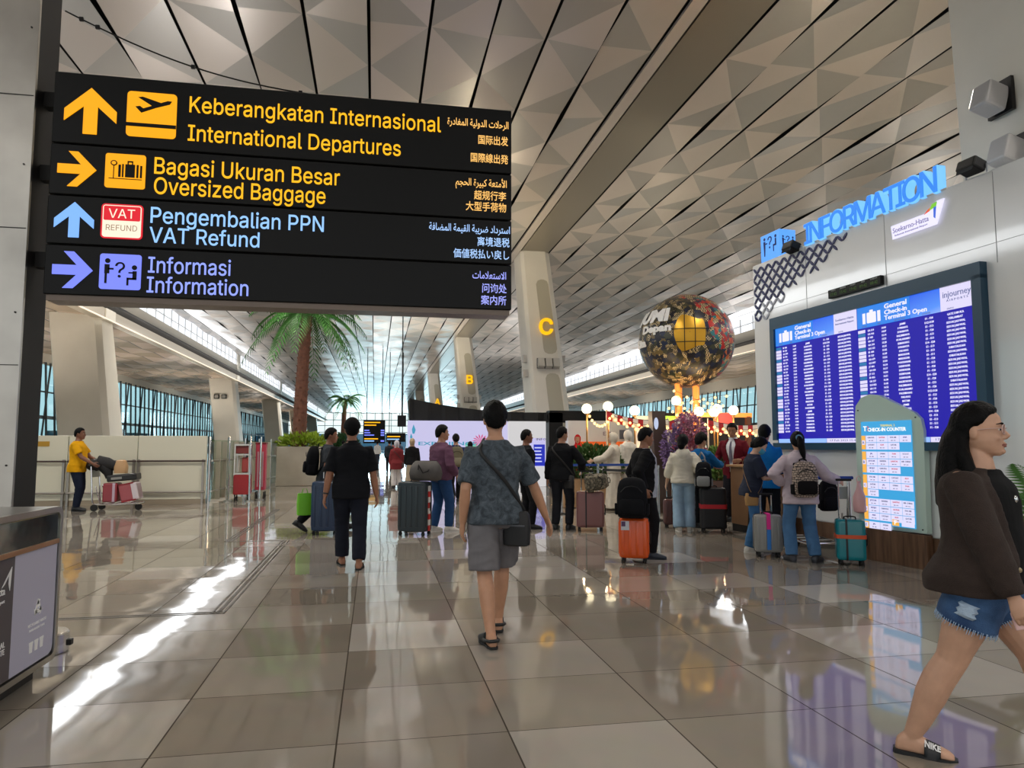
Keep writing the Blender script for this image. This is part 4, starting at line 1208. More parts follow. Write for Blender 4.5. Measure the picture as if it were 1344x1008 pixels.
def suitcase(loc, rz, W, D, H, color, label, handle=0.0, ribs=0, strap=None, zipc='#15161a', hx=0.0, metal=0.0, split='y', rough=0.32):
    """hard-shell case: W wide (x), D deep (y), H high incl. wheels"""
    t = empty('suitcase', loc, rz, label, 'suitcase')
    zb = 0.06; M = mat('shell_' + color.strip('#') + ('w' if rough < .2 else ''), color, rough, metal)
    s = MB(); softbox(s, W / 2, D / 2, zb, H, 0.05, 7)
    for k in range(ribs):
        x = -W / 2 + W * (k + .5) / ribs
        for sy in (-1, 1):
            s.box((x, sy * (D / 2), (zb + H) / 2), (W / ribs * .45, 0.014, (H - zb) * .82), bev=0.006)
    for k in range(max(1, ribs // 2)):
        y = -D / 2 + D * (k + .5) / max(1, ribs // 2)
        for sx in (-1, 1):
            if ribs:
                s.box((sx * W / 2, y, (zb + H) / 2), (0.012, D / ribs * .7, (H - zb) * .8), bev=0.005)
    s.build('shell', M, t, True, 40)
    z = MB()
    if split == 'y':
        softbox(z, W / 2 + 0.006, 0.012, zb - 0.004, H + 0.006, 0.05, 7)
    else:
        softbox(z, 0.014, D / 2 + 0.006, zb - 0.004, H + 0.006, 0.05, 7, cx=-W * 0.16)
    z.build('zip_band', mat('zip_' + zipc.strip('#'), zipc, 0.5), t, True, 40)
    for sx in (-1, 1):
        for sy in (-1, 1):
            w = MB()
            for q in (-1, 1):
                w.cyl((sx * (W / 2 - .05) + q * .013, sy * (D / 2 - .045), 0.026), 0.026, 0.016, 14, 0, 'x')
            w.box((sx * (W / 2 - .05), sy * (D / 2 - .045), 0.052), (0.035, 0.04, 0.035), bev=0.006)
            w.build('wheel', BLACK, t)
    g = MB().tube([(-.07, 0, H), (-.065, 0, H + .022), (-.04, 0, H + .03), (.04, 0, H + .03), (.065, 0, H + .022), (.07, 0, H)], 0.009, 8, flat=1.4)
    g.build('carry_grip', BLACK, t, True)
    g = MB().tube([(W / 2, 0, (H + zb) / 2 - .08), (W / 2 + .02, 0, (H + zb) / 2 - .06), (W / 2 + .02, 0, (H + zb) / 2 + .06), (W / 2, 0, (H + zb) / 2 + .08)], 0.009, 8)
    g.build('side_grip', BLACK, t, True)
    if handle:
        h = MB()
        for sx in (-1, 1):
            h.tube([(hx + sx * W * .2, D * .36, H - .02), (hx + sx * W * .2, D * .36, handle)], 0.010, 8)
        h.build('pull_tubes', CHROME, t, True)
        MB().box((hx, D * .36, handle), (W * .4 + .05, 0.03, 0.03), bev=0.01).build('pull_grip', BLACK, t)
    if strap:
        for axis, pos, colr, wd in strap:
            b = MB()
            if axis == 'h':
                b.rings([superring(pos - wd / 2, W / 2 + .009, D / 2 + .009, 28, 7), superring(pos + wd / 2, W / 2 + .009, D / 2 + .009, 28, 7)])
            else:
                z0, z1 = wd
                b.box((pos, -D / 2 - .016, (z0 + z1) / 2), (0.05, 0.012, z1 - z0), bev=0.004)
                if z1 > H:
                    b.box((pos, 0, H + .010), (0.05, D + .03, 0.012), bev=0.004)
            b.build('strap', mat('strap_' + colr.strip('#'), colr, 0.6), t)
    return t


def backpack(loc, rz, W, D, H, color, label, pitch=0.0, straps=True, c2=None, matr=None, pockets=True, cat='backpack', name='backpack'):
    """stands on its base at z=0; its back (strap) side is +y"""
    t = empty(name, loc, rz, label, cat)
    t.rotation_euler = (math.radians(pitch), 0, rz)
    M = matr or mat('fabric_' + color.strip('#'), color, 0.85, spec=0.12, bump=(90, 0.25), vary=(6, 0.12))
    M2 = mat('fabric_' + (c2 or color).strip('#') + '_trim', c2 or color, 0.8, spec=0.12) if c2 else M
    b = MB(); b.rings([superring(z * H, W / 2 * a, D / 2 * q, 28, 3.4, 0, D * .04 * (1 - q)) for z, a, q in ((0, .70, .6), (.03, .9, .85), (.15, 1, 1), (.5, 1, 1), (.75, .95, .9), (.9, .82, .7), (.97, .6, .45), (1, .3, .2))])
    b.build('body', M, t, True, 60)
    if pockets:
        b = MB(); b.rings([superring(z * H, W * .40 * a, D * .16 * q, 24, 4, 0, -D * .52) for z, a, q in ((.08, .7, .4), (.11, .95, .9), (.28, 1, 1), (.42, .95, .9), (.46, .7, .3))])
        b.build('front_pocket', M2, t, True, 60)
        b = MB(); b.tube([(-W * .36, -D * .50, H * .62), (-W * .2, -D * .535, H * .74), (0, -D * .54, H * .77), (W * .2, -D * .535, H * .74), (W * .36, -D * .50, H * .62)], 0.006, 6); b.build('zip', BLACK, t)
        for s in (-1, 1):
            b = MB(); b.rings([superring(z * H, W * .07 * a, D * .3, 16, 3, s * W * .5, 0) for z, a in ((.08, .5), (.11, 1), (.33, 1.1), (.36, .9))]); b.build('side_pocket', M2, t, True, 60)
    b = MB().tube([(-.045, D * .3, H * .94), (-.04, D * .32, H * 1.04), (0, D * .32, H * 1.07), (.04, D * .32, H * 1.04), (.045, D * .3, H * .94)], 0.009, 8); b.build('top_loop', M2, t, True)
    if straps:
        for s in (-1, 1):
            sp_ = MB().tube([(s * W * .2, D * .40, H * .92), (s * W * .3, D * .55, H * .95), (s * W * .36, D * .95, H * .80), (s * W * .38, D * 1.0, H * .5), (s * W * .40, D * .6, H * .2), (s * W * .38, D * .42, H * .12)], [.02, .026, .03, .028, .014, .012], 8, flat=.4, ref=(1, 0, 0))
            sp_.build('shoulder_strap', M2, t, True)
    return t


suitcase((0.66, 12.0, 0), math.radians(-28), 0.50, 0.32, 0.86, '#2b3338', 'large slate suitcase with red and white side stripe next to man in purple', ribs=5, rough=0.4)
slate = bpy.context.scene.objects['suitcase']
st = MB()
for k in range(8):
    st.box((0.262, -0.02, 0.12 + 0.09 * k), (0.012, 0.075, 0.088), k % 2)
st.build('hazard_stripe', [mat('stripe_red', '#c22a26', 0.5), mat('stripe_white', '#dedad4', 0.5)], slate)
suitcase((-0.76, 12.35, 0), math.radians(-12), 0.44, 0.30, 0.86, '#1f3350', 'navy blue suitcase pulled by the man in the grey tee', handle=1.02, ribs=4)
suitcase((3.64, 12.05, 0), math.radians(-14), 0.47, 0.27, 0.665, '#7d5350', 'dusty pink suitcase with vertical black zip under a camouflage rucksack', handle=1.0, split='x', hx=-.05)
suitcase((3.20, 8.72, 0), math.radians(-24), 0.36, 0.25, 0.55, '#d8571e', 'bright orange plastic-wrapped suitcase with sticker below a black backpack', handle=0.98, ribs=4, rough=0.16, hx=.06)
orange = [o for o in SC.objects if o.get('label', '').startswith('bright orange')][0]
MB().box((-0.10, -0.134, 0.46), (0.10, 0.004, 0.11), 0).box((-0.12, -0.1365, 0.48), (0.05, 0.002, 0.06), 1).build('sticker', [mat('sticker_white', '#cfd0d8', 0.4), mat('sticker_purple', '#4b2a5a', 0.4)], orange)
suitcase((5.16, 12.2, 0), math.radians(-14), 0.24, 0.20, 0.50, '#5b3733', 'small brown suitcase with long silver handle next to cream hoodie', handle=1.07, ribs=3, hx=0.0)
suitcase((5.60, 11.45, 0), math.radians(-18), 0.42, 0.28, 0.74, '#17171a', 'big black suitcase with wide red strap in front of the desk', strap=[('h', 0.43, '#c0202a', 0.07)], rough=0.6)
suitcase((5.09, 8.85, 0), math.radians(-22), 0.34, 0.24, 0.545, '#8e8d88', 'grey suitcase with pink strap and blue tag next to masked woman', handle=0.80, ribs=4, strap=[('v', -0.0, '#e0218a', (0.36, 0.56)), ('v', -0.0, '#2a78c8', (0.10, 0.36))])
suitcase((5.73, 8.05, 0), math.radians(-28), 0.33, 0.24, 0.55, '#0f7f8a', 'glossy teal suitcase with orange strap near the white wall', handle=1.02, ribs=0, split='x', strap=[('h', 0.345, '#d9562a', 0.045)], rough=0.18, hx=-.04)

# soft bags
camo = mat('camouflage', '#5a5244', 0.8, bump=(60, 0.2))
nt = camo.node_tree; tc = nt.nodes.new('ShaderNodeTexCoord'); vo = nt.nodes.new('ShaderNodeTexNoise'); rr = nt.nodes.new('ShaderNodeValToRGB'); rr.color_ramp.interpolation = 'CONSTANT'
vo.inputs['Scale'].default_value = 26; vo.inputs['Detail'].default_value = 1
for i, (p_, c_) in enumerate(((0, '#3a352c'), (.42, '#6a6150'), (.5, '#4c4a3a'), (.58, '#857a66'))):
    e_ = rr.color_ramp.elements[i] if i < 2 else rr.color_ramp.elements.new(p_)
    e_.position = p_; e_.color = (*lin(c_), 1)
nt.links.new(tc.outputs['Object'], vo.inputs['Vector']); nt.links.new(vo.outputs['Fac'], rr.inputs[0]); nt.links.new(rr.outputs[0], nt.nodes['Principled BSDF'].inputs['Base Color'])
b = backpack((3.52, 11.95, 0.80), math.radians(-14), 0.28, 0.24, 0.40, '#5a5244', 'crumpled camouflage rucksack lying on the dusty pink suitcase', matr=camo)
b.rotation_euler = (math.radians(8), math.radians(82), math.radians(-14))
backpack((3.12, 8.56, 0.555), math.radians(-24), 0.37, 0.22, 0.50, '#131417', 'bulging black backpack standing on the orange suitcase', pitch=-6)

# grey holdall on the slate suitcase
t = empty('holdall', (0.83, 11.97, 0.872), math.radians(-20), 'creased dark grey holdall with looped handles on the slate suitcase', 'bag')
HG = mat('holdall_grey', '#4b4744', 0.65, bump=(14, 0.5), vary=(5, 0.2))
b = MB(); b.rings([superring(z, a, q, 28, 3.0) for z, a, q in ((0, .20, .10), (.02, .25, .14), (.12, .27, .16), (.22, .25, .13), (.29, .21, .07), (.32, .18, .02))]); b.build('body', HG, t, True, 60)
for s in (-1, 1):
    MB().tube([(-.09, s * .135, .18), (-.08, s * .15, .26), (0, s * .155, .30) if s > 0 else (0, s * .17, .13), (.08, s * .15, .26) if s > 0 else (.08, s * .165, .16), (.09, s * .135, .18)], .011, 8).build('handle', BLACK, t, True)
MB().tube([(-.18, 0, .32), (.18, 0, .32)], .007, 6).build('zip', BLACK, t)

# lime shopping bag carried by the man in the grey tee
t = empty('shopping_bag', (-1.12, 12.5, 0.30), math.radians(15), 'lime green shopping bag held low by the man in grey tee', 'bag')
b = MB(); b.rings([superring(z, a, q, 20, 6) for z, a, q in ((0, .11, .05), (.01, .12, .06), (.2, .125, .055), (.36, .115, .03))]); b.build('body', mat('lime_bag', '#6fbf1f', 0.45), t)
for s in (-1, 1):
    MB().tube([(-.05, s * .025, .34), (-.03, s * .012, .43), (.03, s * .012, .43), (.05, s * .025, .34)], .005, 6).build('handle', mat('lime_handle', '#5aa01a', 0.5), t)

# luggage trolley behind the woman in the lilac shirt
def trolley(loc, rz, label, bar):
    t = empty('luggage_trolley', loc, rz, label, 'trolley')
    b = MB()
    for s in (-1, 1):
        b.tube([(s * .24, .48, .16), (s * .24, -.42, .14), (s * .24, -.46, .2), (s * .24, -.52, .98)], 0.018, 8)
        b.tube([(s * .24, -.30, .15), (s * .2, -.42, .55)], 0.012, 8)
    for y in (-.4, -.1, .2, .46):
        b.tube([(-.24, y, .15), (.24, y, .15)], 0.014, 8)
    b.build('frame', CHROME, t, True)
    MB().tube([(-.29, -.54, 1.02), (.29, -.54, 1.02)], 0.022, 10).build('push_bar', mat('bar_' + bar.strip('#'), bar, 0.4), t, True)
    MB().box((0, -.5, .82), (.46, .02, .16), bev=.005).build('plate', mat('trolley_plate', '#9a9a98', 0.4, 0.4), t)
    for x, y in ((-.24, -.42), (.24, -.42), (0, .42)):
        MB().cyl((x, y, .075), .075, .035, 18, 0, 'x').build('wheel', RUBBER, t)
    return t


trolley((5.96, 9.20, 0), math.radians(-3), 'luggage trolley with blue push bar beside the white wall', '#1f3f9c')
b = backpack((5.80, 8.56, 0.60), math.radians(-3), 0.24, 0.13, 0.40, '#101013', 'black bag hung on the blue trolley bar beside lilac shirt', straps=False)
t = empty('plastic_bag', (5.79, 7.93, 0.63), 0, 'crumpled pale pink plastic bag dangling above the teal suitcase', 'bag')
b = MB(); rnd = random.Random(2)
b.rings([[(x + rnd.uniform(-.008, .008), y + rnd.uniform(-.008, .008), zz) for x, y, zz in superring(z, a, q, 18, 2.4)] for z, a, q in ((0, .03, .02), (.02, .07, .05), (.1, .085, .06), (.2, .07, .045), (.28, .04, .02), (.36, .02, .012), (.385, .012, .01))]); b.build('body', mat('pink_plastic', '#d9a7a8', 0.3), t, True)
MB().tube([(-.02, 0, .36), (-.03, 0, .42), (0, 0, .45), (.03, 0, .42), (.02, 0, .36)], .005, 6).build('handle', mat('pink_plastic', '#d9a7a8', 0.3), t)

# yellow-shirt man's cart with its load
CX, CY = -5.62, 17.75
t = trolley((CX, CY, 0), math.radians(-90), 'luggage trolley loaded with bags pushed by the man in yellow', '#3a3a3a')
t = empty('carton', (CX - .14, CY, .178), 0, 'upright red and white wrapped carton on the cart next to its frame', 'box')
MB().box((0, 0, .22), (.30, .36, .42), 0, bev=.03).box((0.08, 0, .22), (.10, .365, .425), 1, bev=.03).build('body', [mat('carton_red', '#8f2f38', 0.3), mat('carton_wrap', '#b9a4b4', 0.25)], t)
t = empty('carton', (CX + .29, CY, .19), 0, 'tilted red and white wrapped carton at the front of the cart', 'box')
t.rotation_euler = (0, math.radians(-12), 0)
MB().box((0, 0, .22), (.38, .36, .38), 0, bev=.03).box((0.12, 0, .22), (.14, .366, .386), 1, bev=.03).box((-.02, 0, .41), (.3, .37, .03), 2).box((-.02, 0, .035), (.3, .37, .03), 2).build('body', [mat('carton_red2', '#a04a50', 0.3), mat('carton_white', '#cfc3c8', 0.25), mat('carton_deep_red', '#8e1420', 0.4)], t)
t = empty('carry_case', (CX + .1, CY, .645), 0, 'flat black carry case lying across the cartons on the cart', 'case')
t.rotation_euler = (0, math.radians(-5), 0)
MB().box((0, 0, .085), (.62, .38, .15), bev=.03).build('body', mat('case_black', '#141414', 0.45), t)
MB().box((-.1, -.195, .08), (.22, .01, .05)).build('label_strip', mat('case_strip', '#8b8b86', 0.5), t)
MB().tube([(.22, -.19, .1), (.22, -.22, .13), (.3, -.22, .13), (.3, -.19, .1)], .008, 6).build('handle', BLACK, t)
t = empty('paper_bag', (CX + .02, CY, .82), 0, 'tan paper bag propped on the black carry case', 'bag')
b = MB(); b.rings([superring(z, a, q, 18, 4) for z, a, q in ((0, .13, .1), (.15, .14, .1), (.28, .1, .06), (.3, .08, .03))]); b.build('body', mat('tan_paper', '#b79268', 0.6), t, True)
t = empty('jacket_bundle', (CX - .36, CY, .83), 0, 'black puffed bag slumped over the cart handle', 'bag')
b = MB(); b.ball((-.16, 0, .18), (.20, .17, .14), 18, 10); b.tube([(-.1, 0, .22), (.1, 0, .2), (.35, 0, .12), (.5, -.02, .1)], [.13, .11, .06, .03], 12, flat=1.3); b.tube([(.0, 0, .15), (.12, 0, .0), (.14, 0, -.12)], [.12, .1, .07], 12)
b.build('body', mat('bag_black_soft', '#121214', 0.7, bump=(20, .4)), t, True)

# ------------------------------------------------------------------ hoarding, drape, far signs
t = empty('led_wall', (0, 25.0, 0), 0, 'large pale violet display wall with partial word and pink flower in the middle distance', 'display')
b = MB().box((2.85, 0.4, 1.15), (3.45, 0.8, 2.28), bev=.01); b.build('screen', glow('led_lilac', '#cbc7ec', 0.85), t)
MB().box((1.105, 0.4, 0.9), (0.04, 0.78, 1.8)).build('side_panel', glow('led_pale_blue', '#b9d4ee', 0.8), t)
g = MB().text('EXPERIENCE MI', 1.45, 1.45, .115, -.008, .01, 'LEFT', 0, 2.5, 2, bold=.02)
for (x, z, s) in ((1.3, 2.0, .16), (1.22, 1.75, .1)):
    g.prism([(x, z + s), (x + s * .45, z - s * .2), (x + s * .2, z - s), (x - s * .2, z - s), (x - s * .35, z - s * .1)], -.012, -.002)
g.build('lettering', glow('led_teal', '#3f9fc0', 0.8), t)
g = MB()
for k in range(14):
    a = k * math.pi * 2 / 14; x, z = 3.62, 1.60
    g.prism([(x, z), (x + .22 * math.cos(a - .12), z + .17 * math.sin(a - .12)), (x + .30 * math.cos(a), z + .24 * math.sin(a)), (x + .22 * math.cos(a + .12), z + .17 * math.sin(a + .12))], -.014, -.002)
g.build('flower', glow('led_pink', '#d9548c', 0.8), t)
g = MB()
for (x, z) in ((3.15, 1.46), (3.3, 1.38), (3.42, 1.45)):
    g.prism(disc(x, z, .08, 8), -.012, -.002)
g.build('leaves', glow('led_green', '#7fcfae', 0.8), t)
t = empty('notice_board', (5.28, 25.0, 0), 0, 'white board with blue notice screen right of the violet display wall', 'board')
MB().box((0, 0.3, 1.15), (1.34, 0.6, 2.28), bev=.01).build('board', glow('board_white', '#dbd9da', 0.78), t)
MB().box((.37, -.01, 1.2), (.56, .02, 1.0)).build('panel', glow('board_pale', '#c9c4f0', 0.85), t)
g = MB().box((.42, -.03, 1.1), (.40, .02, .75)); g.build('screen', glow('board_blue', '#2431b8', 0.85), t)
g = MB()
for k in range(5):
    g.box((.38 - .03 * (k % 2), -.043, 1.36 - .12 * k), (.26, .006, .04))
g.text('INFO', .30, 1.62, .08, -.03, .01, 'LEFT', 1, .36, 1)
g.build('lettering', [glow('board_lines', '#d5d8ff', 0.85), DARK], t)
t = empty('black_gantry', (0, 24.9, 0), 0, 'black frame column and beam beside the white notice board', 'frame')
MB().box((6.28, 0.2, 1.3), (.5, .5, 2.6)).build('post', BLACK, t)
MB().box((7.25, 0.2, 2.46), (2.4, .5, .42)).build('beam', BLACK, t)
b = MB(); cloth = []
def cloth_strip(x0, x1, zb0, zb1, zt, n=40, y=25.12, amp=.05):
    m = MB(); A, B = [], []
    for i in range(n + 1):
        u = i / n; x = x0 + (x1 - x0) * u; yy = y + amp * math.sin(u * 40) + .03 * math.sin(u * 93)
        A.append((x, yy, zb0 + (zb1 - zb0) * u)); B.append((x, yy + .02, zt(u)))
    n1 = n + 1
    back = [(p[0], p[1] + .03, p[2]) for p in A + B]
    V = A + B + back; F = []
    for i in range(n):
        F.append((i, i + 1, n1 + i + 1, n1 + i)); F.append((2 * n1 + i + 1, 2 * n1 + i, 3 * n1 + i, 3 * n1 + i + 1))
        F.append((i + 1, i, 2 * n1 + i, 2 * n1 + i + 1)); F.append((n1 + i, n1 + i + 1, 3 * n1 + i + 1, 3 * n1 + i))
    return m.add(V, F)
o = cloth_strip(1.17, 6.05, 2.25, 2.25, lambda u: 2.62 + .44 * (1 - u) ** 2.2 - .03 * math.sin(u * 3)).build('drape', mat('drape_black', '#101215', 0.8), None, True)
tag(o, 'black drape sagging along the top of the violet display wall', 'drape')
o = MB().box((.93, 25.9, 2.3), (.3, .1, .4)).build('monitor', BLACK); tag(o, 'small black hanging monitor left of the violet display wall', 'screen')
MB().cyl((.93, 25.9, (2.48 + ZC + .3) / 2), .02, ZC - 2.18, 8).build('rod', DARK, o)

# far overhead signs
for k, (x, y, z, w_, h_, lab) in enumerate(((-.05, 60, 2.55, 1.75, 1.9, 'far black direction sign with amber and blue rows beyond the black cap'), (1.75, 62, 2.1, 1.6, .75, 'far low black sign with amber line left of the violet display wall'))):
    t = empty('far_direction_sign', (x, y, z), 0, lab, 'sign')
    MB().box((0, .1, 0), (w_, .2, h_), bev=.01).build('cabinet', SB, t)
    g = MB(); r_ = random.Random(k)
    rows_ = ((.78, 0, .8), (.55, 0, .6), (.1, 1, .25), (-.1, 1, .3), (-.3, 1, .5), (-.62, 0, .7), (-.8, 2, .5)) if k == 0 else ((.2, 0, .75), (-.4, 2, .7))
    for q, c, l in rows_:
        g.box((-w_ * .45 + w_ * l * .45, -.005, q * h_ / 2), (w_ * l * .9, .01, .09), c)
        if k == 0 and c:
            g.box((w_ * .38, -.005, q * h_ / 2), (w_ * .16, .01, .12), 1)
    g.build('lettering', [OT, PW, LBT], t)
    for sx in (-1, 1):
        MB().cyl((sx * w_ * .35, .1, (h_ / 2 + ZC - z) / 2), .03, ZC - z - h_ / 2, 8).build('rod', DARK, t)

# ------------------------------------------------------------------ festive stalls
BR = mat('brass_pole', '#a07a48', 0.35, 0.8); GLOBE = glow('lamp_globe', '#fff0c8', 2.2)
lamp_px = [(5.22, 17.5, 2.36, 'globe lamp on brass pole right of man in black with shoulder bag'), (5.81, 17.6, 2.43, 'second globe lamp from the left, above cream-robed figure'), (6.52, 17.6, 2.33, 'globe lamp on pole left of the dark leaning kiosk'), (7.70, 17.7, 2.60, 'globe lamp on pole directly under the patchwork globe'), (8.28, 17.6, 2.32, 'globe lamp on pole right of the orange columns'), (8.70, 17.6, 2.31, 'low globe lamp third from the white wall'), (8.94, 17.9, 2.41, 'upper globe lamp second from the white wall'), (9.25, 17.6, 2.36, 'globe lamp nearest the white wall')]
for x, y, z, lab in lamp_px:
    t = empty('globe_lamp', (x, y, 0), 0, lab, 'lamp', 'globe lamps around the festive stall')
    MB().ball((0, 0, z), .13, 18, 12).build('globe', GLOBE, t, True)
    MB().cyl((0, 0, (z - .13) / 2), .022, z - .13, 10).cyl((0, 0, z - .13), .05, .04, 14).build('pole', BR, t)
    MB().cyl((0, 0, .015), .15, .03, 20).build('foot', BR, t)
    l = bpy.data.lights.new('lamp_bulb', 'POINT'); l.energy = 26; l.color = (1, .72, .4); l.shadow_soft_size = .13
    lo = bpy.data.objects.new('lamp_bulb', l); COL.objects.link(lo); lo.location = (x, y - .02, z - .35)
RED = mat('valance_red', '#b01f2a', 0.7); WHT = mat('valance_white', '#e6ddd2', 0.7)


CAN = empty('stall_canopy', (0, 0, 0), 0, 'festive stall canopy of thin posts with red and white striped valances', 'canopy')


def valance(p0, p1, sag, h, label):
    m = MB(); L_ = math.hypot(p1[0] - p0[0], p1[1] - p0[1]); n = int(L_ / .13); top_ = []
    for i in range(n):
        vs = []
        for u in (i / n, (i + 1) / n):
            x, y = p0[0] + (p1[0] - p0[0]) * u, p0[1] + (p1[1] - p0[1]) * u; z = p0[2] + (p1[2] - p0[2]) * u - sag * 4 * u * (1 - u)
            vs += [(x, y, z), (x, y, z - h), (x, y + .02, z), (x, y + .02, z - h)]; top_.append((x, y + .01, z))
        m.add(vs, [(0, 1, 5, 4), (2, 6, 7, 3), (1, 3, 7, 5), (0, 4, 6, 2), (0, 2, 3, 1), (4, 5, 7, 6)], i % 2)
    m.build('valance', [RED, WHT], CAN)
    MB().tube(top_, .012, 6).build('rail', DARK, CAN)
    for p in (p0, p1):
        MB().cyl((p[0], p[1] + .04, p[2] / 2 + .02), .022, p[2] + .04, 8).build('post', mat('stall_post_white', '#b9ada0', 0.5), CAN)


valance((5.72, 17.4, 2.30), (7.35, 17.4, 2.10), .10, .22, '')
valance((7.38, 17.4, 2.05), (7.95, 17.4, 2.36), .04, .22, '')
valance((8.45, 17.4, 2.10), (9.95, 17.4, 2.00), .08, .26, '')


def lights(p0, p1, sag, n, label, drop=0.0):
    t = empty('string_lights', (0, 0, 0), 0, label, 'string lights', 'string lights over the festive stall')
    pts = []
    for i in range(25):
        u = i / 24; pts.append((p0[0] + (p1[0] - p0[0]) * u, p0[1] + (p1[1] - p0[1]) * u, p0[2] + (p1[2] - p0[2]) * u - sag * 4 * u * (1 - u)))
    MB().tube(pts, .006, 5).build('wire', DARK, t)
    me = None
    for i in range(n):
        u = (i + .5) / n; x, y = p0[0] + (p1[0] - p0[0]) * u, p0[1] + (p1[1] - p0[1]) * u; z = p0[2] + (p1[2] - p0[2]) * u - sag * 4 * u * (1 - u) - .03 - drop * (i % 3)
        if me is None:
            me = MB().ball((0, 0, 0), .034, 10, 7).mesh('bulb', glow('bulb_warm', '#ffca7a', 3.0), True)
        o = bpy.data.objects.new('bulb', me); COL.objects.link(o); o.parent = t; o.location = (x, y, z)


lights((5.22, 17.37, 2.26), (5.81, 17.37, 2.20), .28, 9, 'string of warm bulbs sagging between the two leftmost globe lamps')
lights((5.81, 17.37, 2.22), (7.35, 17.37, 1.98), .12, 20, 'string of warm bulbs hanging below the left striped valance', .06)
lights((7.3, 17.37, 2.4), (9.0, 17.37, 2.75), -.05, 16, 'string of warm bulbs crossing the orange columns', .12)
lights((8.3, 17.37, 2.02), (9.95, 17.37, 1.9), .1, 20, 'string of warm bulbs below the valance next to the white wall', .07)
lights((7.5, 17.5, 2.9), (8.9, 17.5, 2.55), .1, 12, 'short string of warm bulbs just below the patchwork globe', .1)

# patchwork globe on its orange lit columns
t = empty('patchwork_globe', (8.60, 19.0, 0), 0, 'huge patchwork ball with gold patch and white words raised on orange columns', 'sculpture')
PM = bpy.data.materials.new('batik_patchwork'); PM.use_nodes = True
nt = PM.node_tree; N, L = nt.nodes, nt.links; bs = N['Principled BSDF']; bs.inputs['Roughness'].default_value = 0.35
tc = N.new('ShaderNodeTexCoord'); vo = N.new('ShaderNodeTexVoronoi'); vo.distance = 'MANHATTAN'; vo.inputs['Scale'].default_value = 8.5; vo.inputs['Randomness'].default_value = .8
L.new(tc.outputs['Object'], vo.inputs['Vector'])
sx = N.new('ShaderNodeSeparateXYZ'); L.new(vo.outputs['Color'], sx.inputs[0])
ck = N.new('ShaderNodeTexChecker'); ck.inputs['Scale'].default_value = 30; L.new(tc.outputs['Object'], ck.inputs['Vector']); ck.inputs[1].default_value = (*lin('#0b0d1a'), 1); ck.inputs[2].default_value = (*lin('#c9b58a'), 1)
spz = N.new('ShaderNodeSeparateXYZ'); L.new(tc.outputs['Object'], spz.inputs[0])
rA = N.new('ShaderNodeValToRGB'); rA.color_ramp.interpolation = 'CONSTANT'
rB = N.new('ShaderNodeValToRGB'); rB.color_ramp.interpolation = 'CONSTANT'
for r_, cols in ((rA, ('#0c1020', '#14213f', '#2c2a1e', '#6b5a34', '#101425', '#3a3a2a')), (rB, ('#8a1626', '#b3241f', '#14213f', '#1d6a72', '#c05a1e', '#5a1030'))):
    for i, c_ in enumerate(cols):
        e_ = r_.color_ramp.elements[i] if i < 2 else r_.color_ramp.elements.new(i / 6)
        e_.position = i / 6; e_.color = (*lin(c_), 1)
    L.new(sx.outputs[0], r_.inputs[0])
ad = N.new('ShaderNodeMath'); ad.operation = 'ADD'; L.new(spz.outputs[0], ad.inputs[0]); mz = N.new('ShaderNodeMath'); mz.operation = 'MULTIPLY'; mz.inputs[1].default_value = .45; L.new(spz.outputs[2], mz.inputs[0]); L.new(mz.outputs[0], ad.inputs[1])
nz = N.new('ShaderNodeTexNoise'); nz.inputs['Scale'].default_value = 1.6; L.new(tc.outputs['Object'], nz.inputs['Vector'])
a2 = N.new('ShaderNodeMath'); a2.operation = 'ADD'; L.new(ad.outputs[0], a2.inputs[0]); L.new(nz.outputs['Fac'], a2.inputs[1])
gt = N.new('ShaderNodeMath'); gt.operation = 'GREATER_THAN'; gt.inputs[1].default_value = .72; L.new(a2.outputs[0], gt.inputs[0])
m1 = N.new('ShaderNodeMixRGB'); L.new(gt.outputs[0], m1.inputs[0]); L.new(rA.outputs[0], m1.inputs[1]); L.new(rB.outputs[0], m1.inputs[2])
ls = N.new('ShaderNodeMath'); ls.operation = 'GREATER_THAN'; ls.inputs[1].default_value = .68; L.new(sx.outputs[1], ls.inputs[0])
m2 = N.new('ShaderNodeMixRGB'); L.new(ls.outputs[0], m2.inputs[0]); L.new(m1.outputs[0], m2.inputs[1]); L.new(ck.outputs[0], m2.inputs[2])
L.new(m2.outputs[0], bs.inputs['Base Color'])
ZG, RG = 4.37, 1.32
MB().ball((0, 0, 0), RG, 48, 32).build('ball', PM, t, True, loc=(0, 0, ZG))


def sph(az, el, r=RG + .012):
    a, e = math.radians(az), math.radians(el)
    return Vector((math.sin(a) * math.cos(e), -math.cos(a) * math.cos(e), math.sin(e))) * r


# gold patch facing the hall, on the curve of the ball
g = MB(); ring_prev = []
cen = (-20, 3); rings_ = []
for q in (0.02, .35, .7, 1.0):
    rings_.append([tuple(sph(cen[0] + 18 * q * math.copysign(abs(math.cos(2 * math.pi * k / 28)) ** .7, math.cos(2 * math.pi * k / 28)), cen[1] + 20 * q * math.copysign(abs(math.sin(2 * math.pi * k / 28)) ** .7, math.sin(2 * math.pi * k / 28)) + (3 * math.sin(4 * k / 28 * 6.283) if q == 1 else 0))) for k in range(28)])
g.rings(rings_, 0, False)
g.build('gold_patch', mat('gold_leaf', '#c99a2e', 0.35, 0.6, bump=(20, .3), emit='#7a5410', estr=.12), t, True, loc=(0, 0, ZG))
g = MB()
for el in (7, -8):
    g.tube([sph(-44 + 4 * k, el, RG + .018) for k in range(13)], .012, 6)
for az in (-26, -14):
    g.tube([sph(az, -20 + 4 * k, RG + .018) for k in range(14)], .012, 6)
g.build('seams', mat('seam_dark', '#1a1408', 0.6), t, False, loc=(0, 0, ZG))


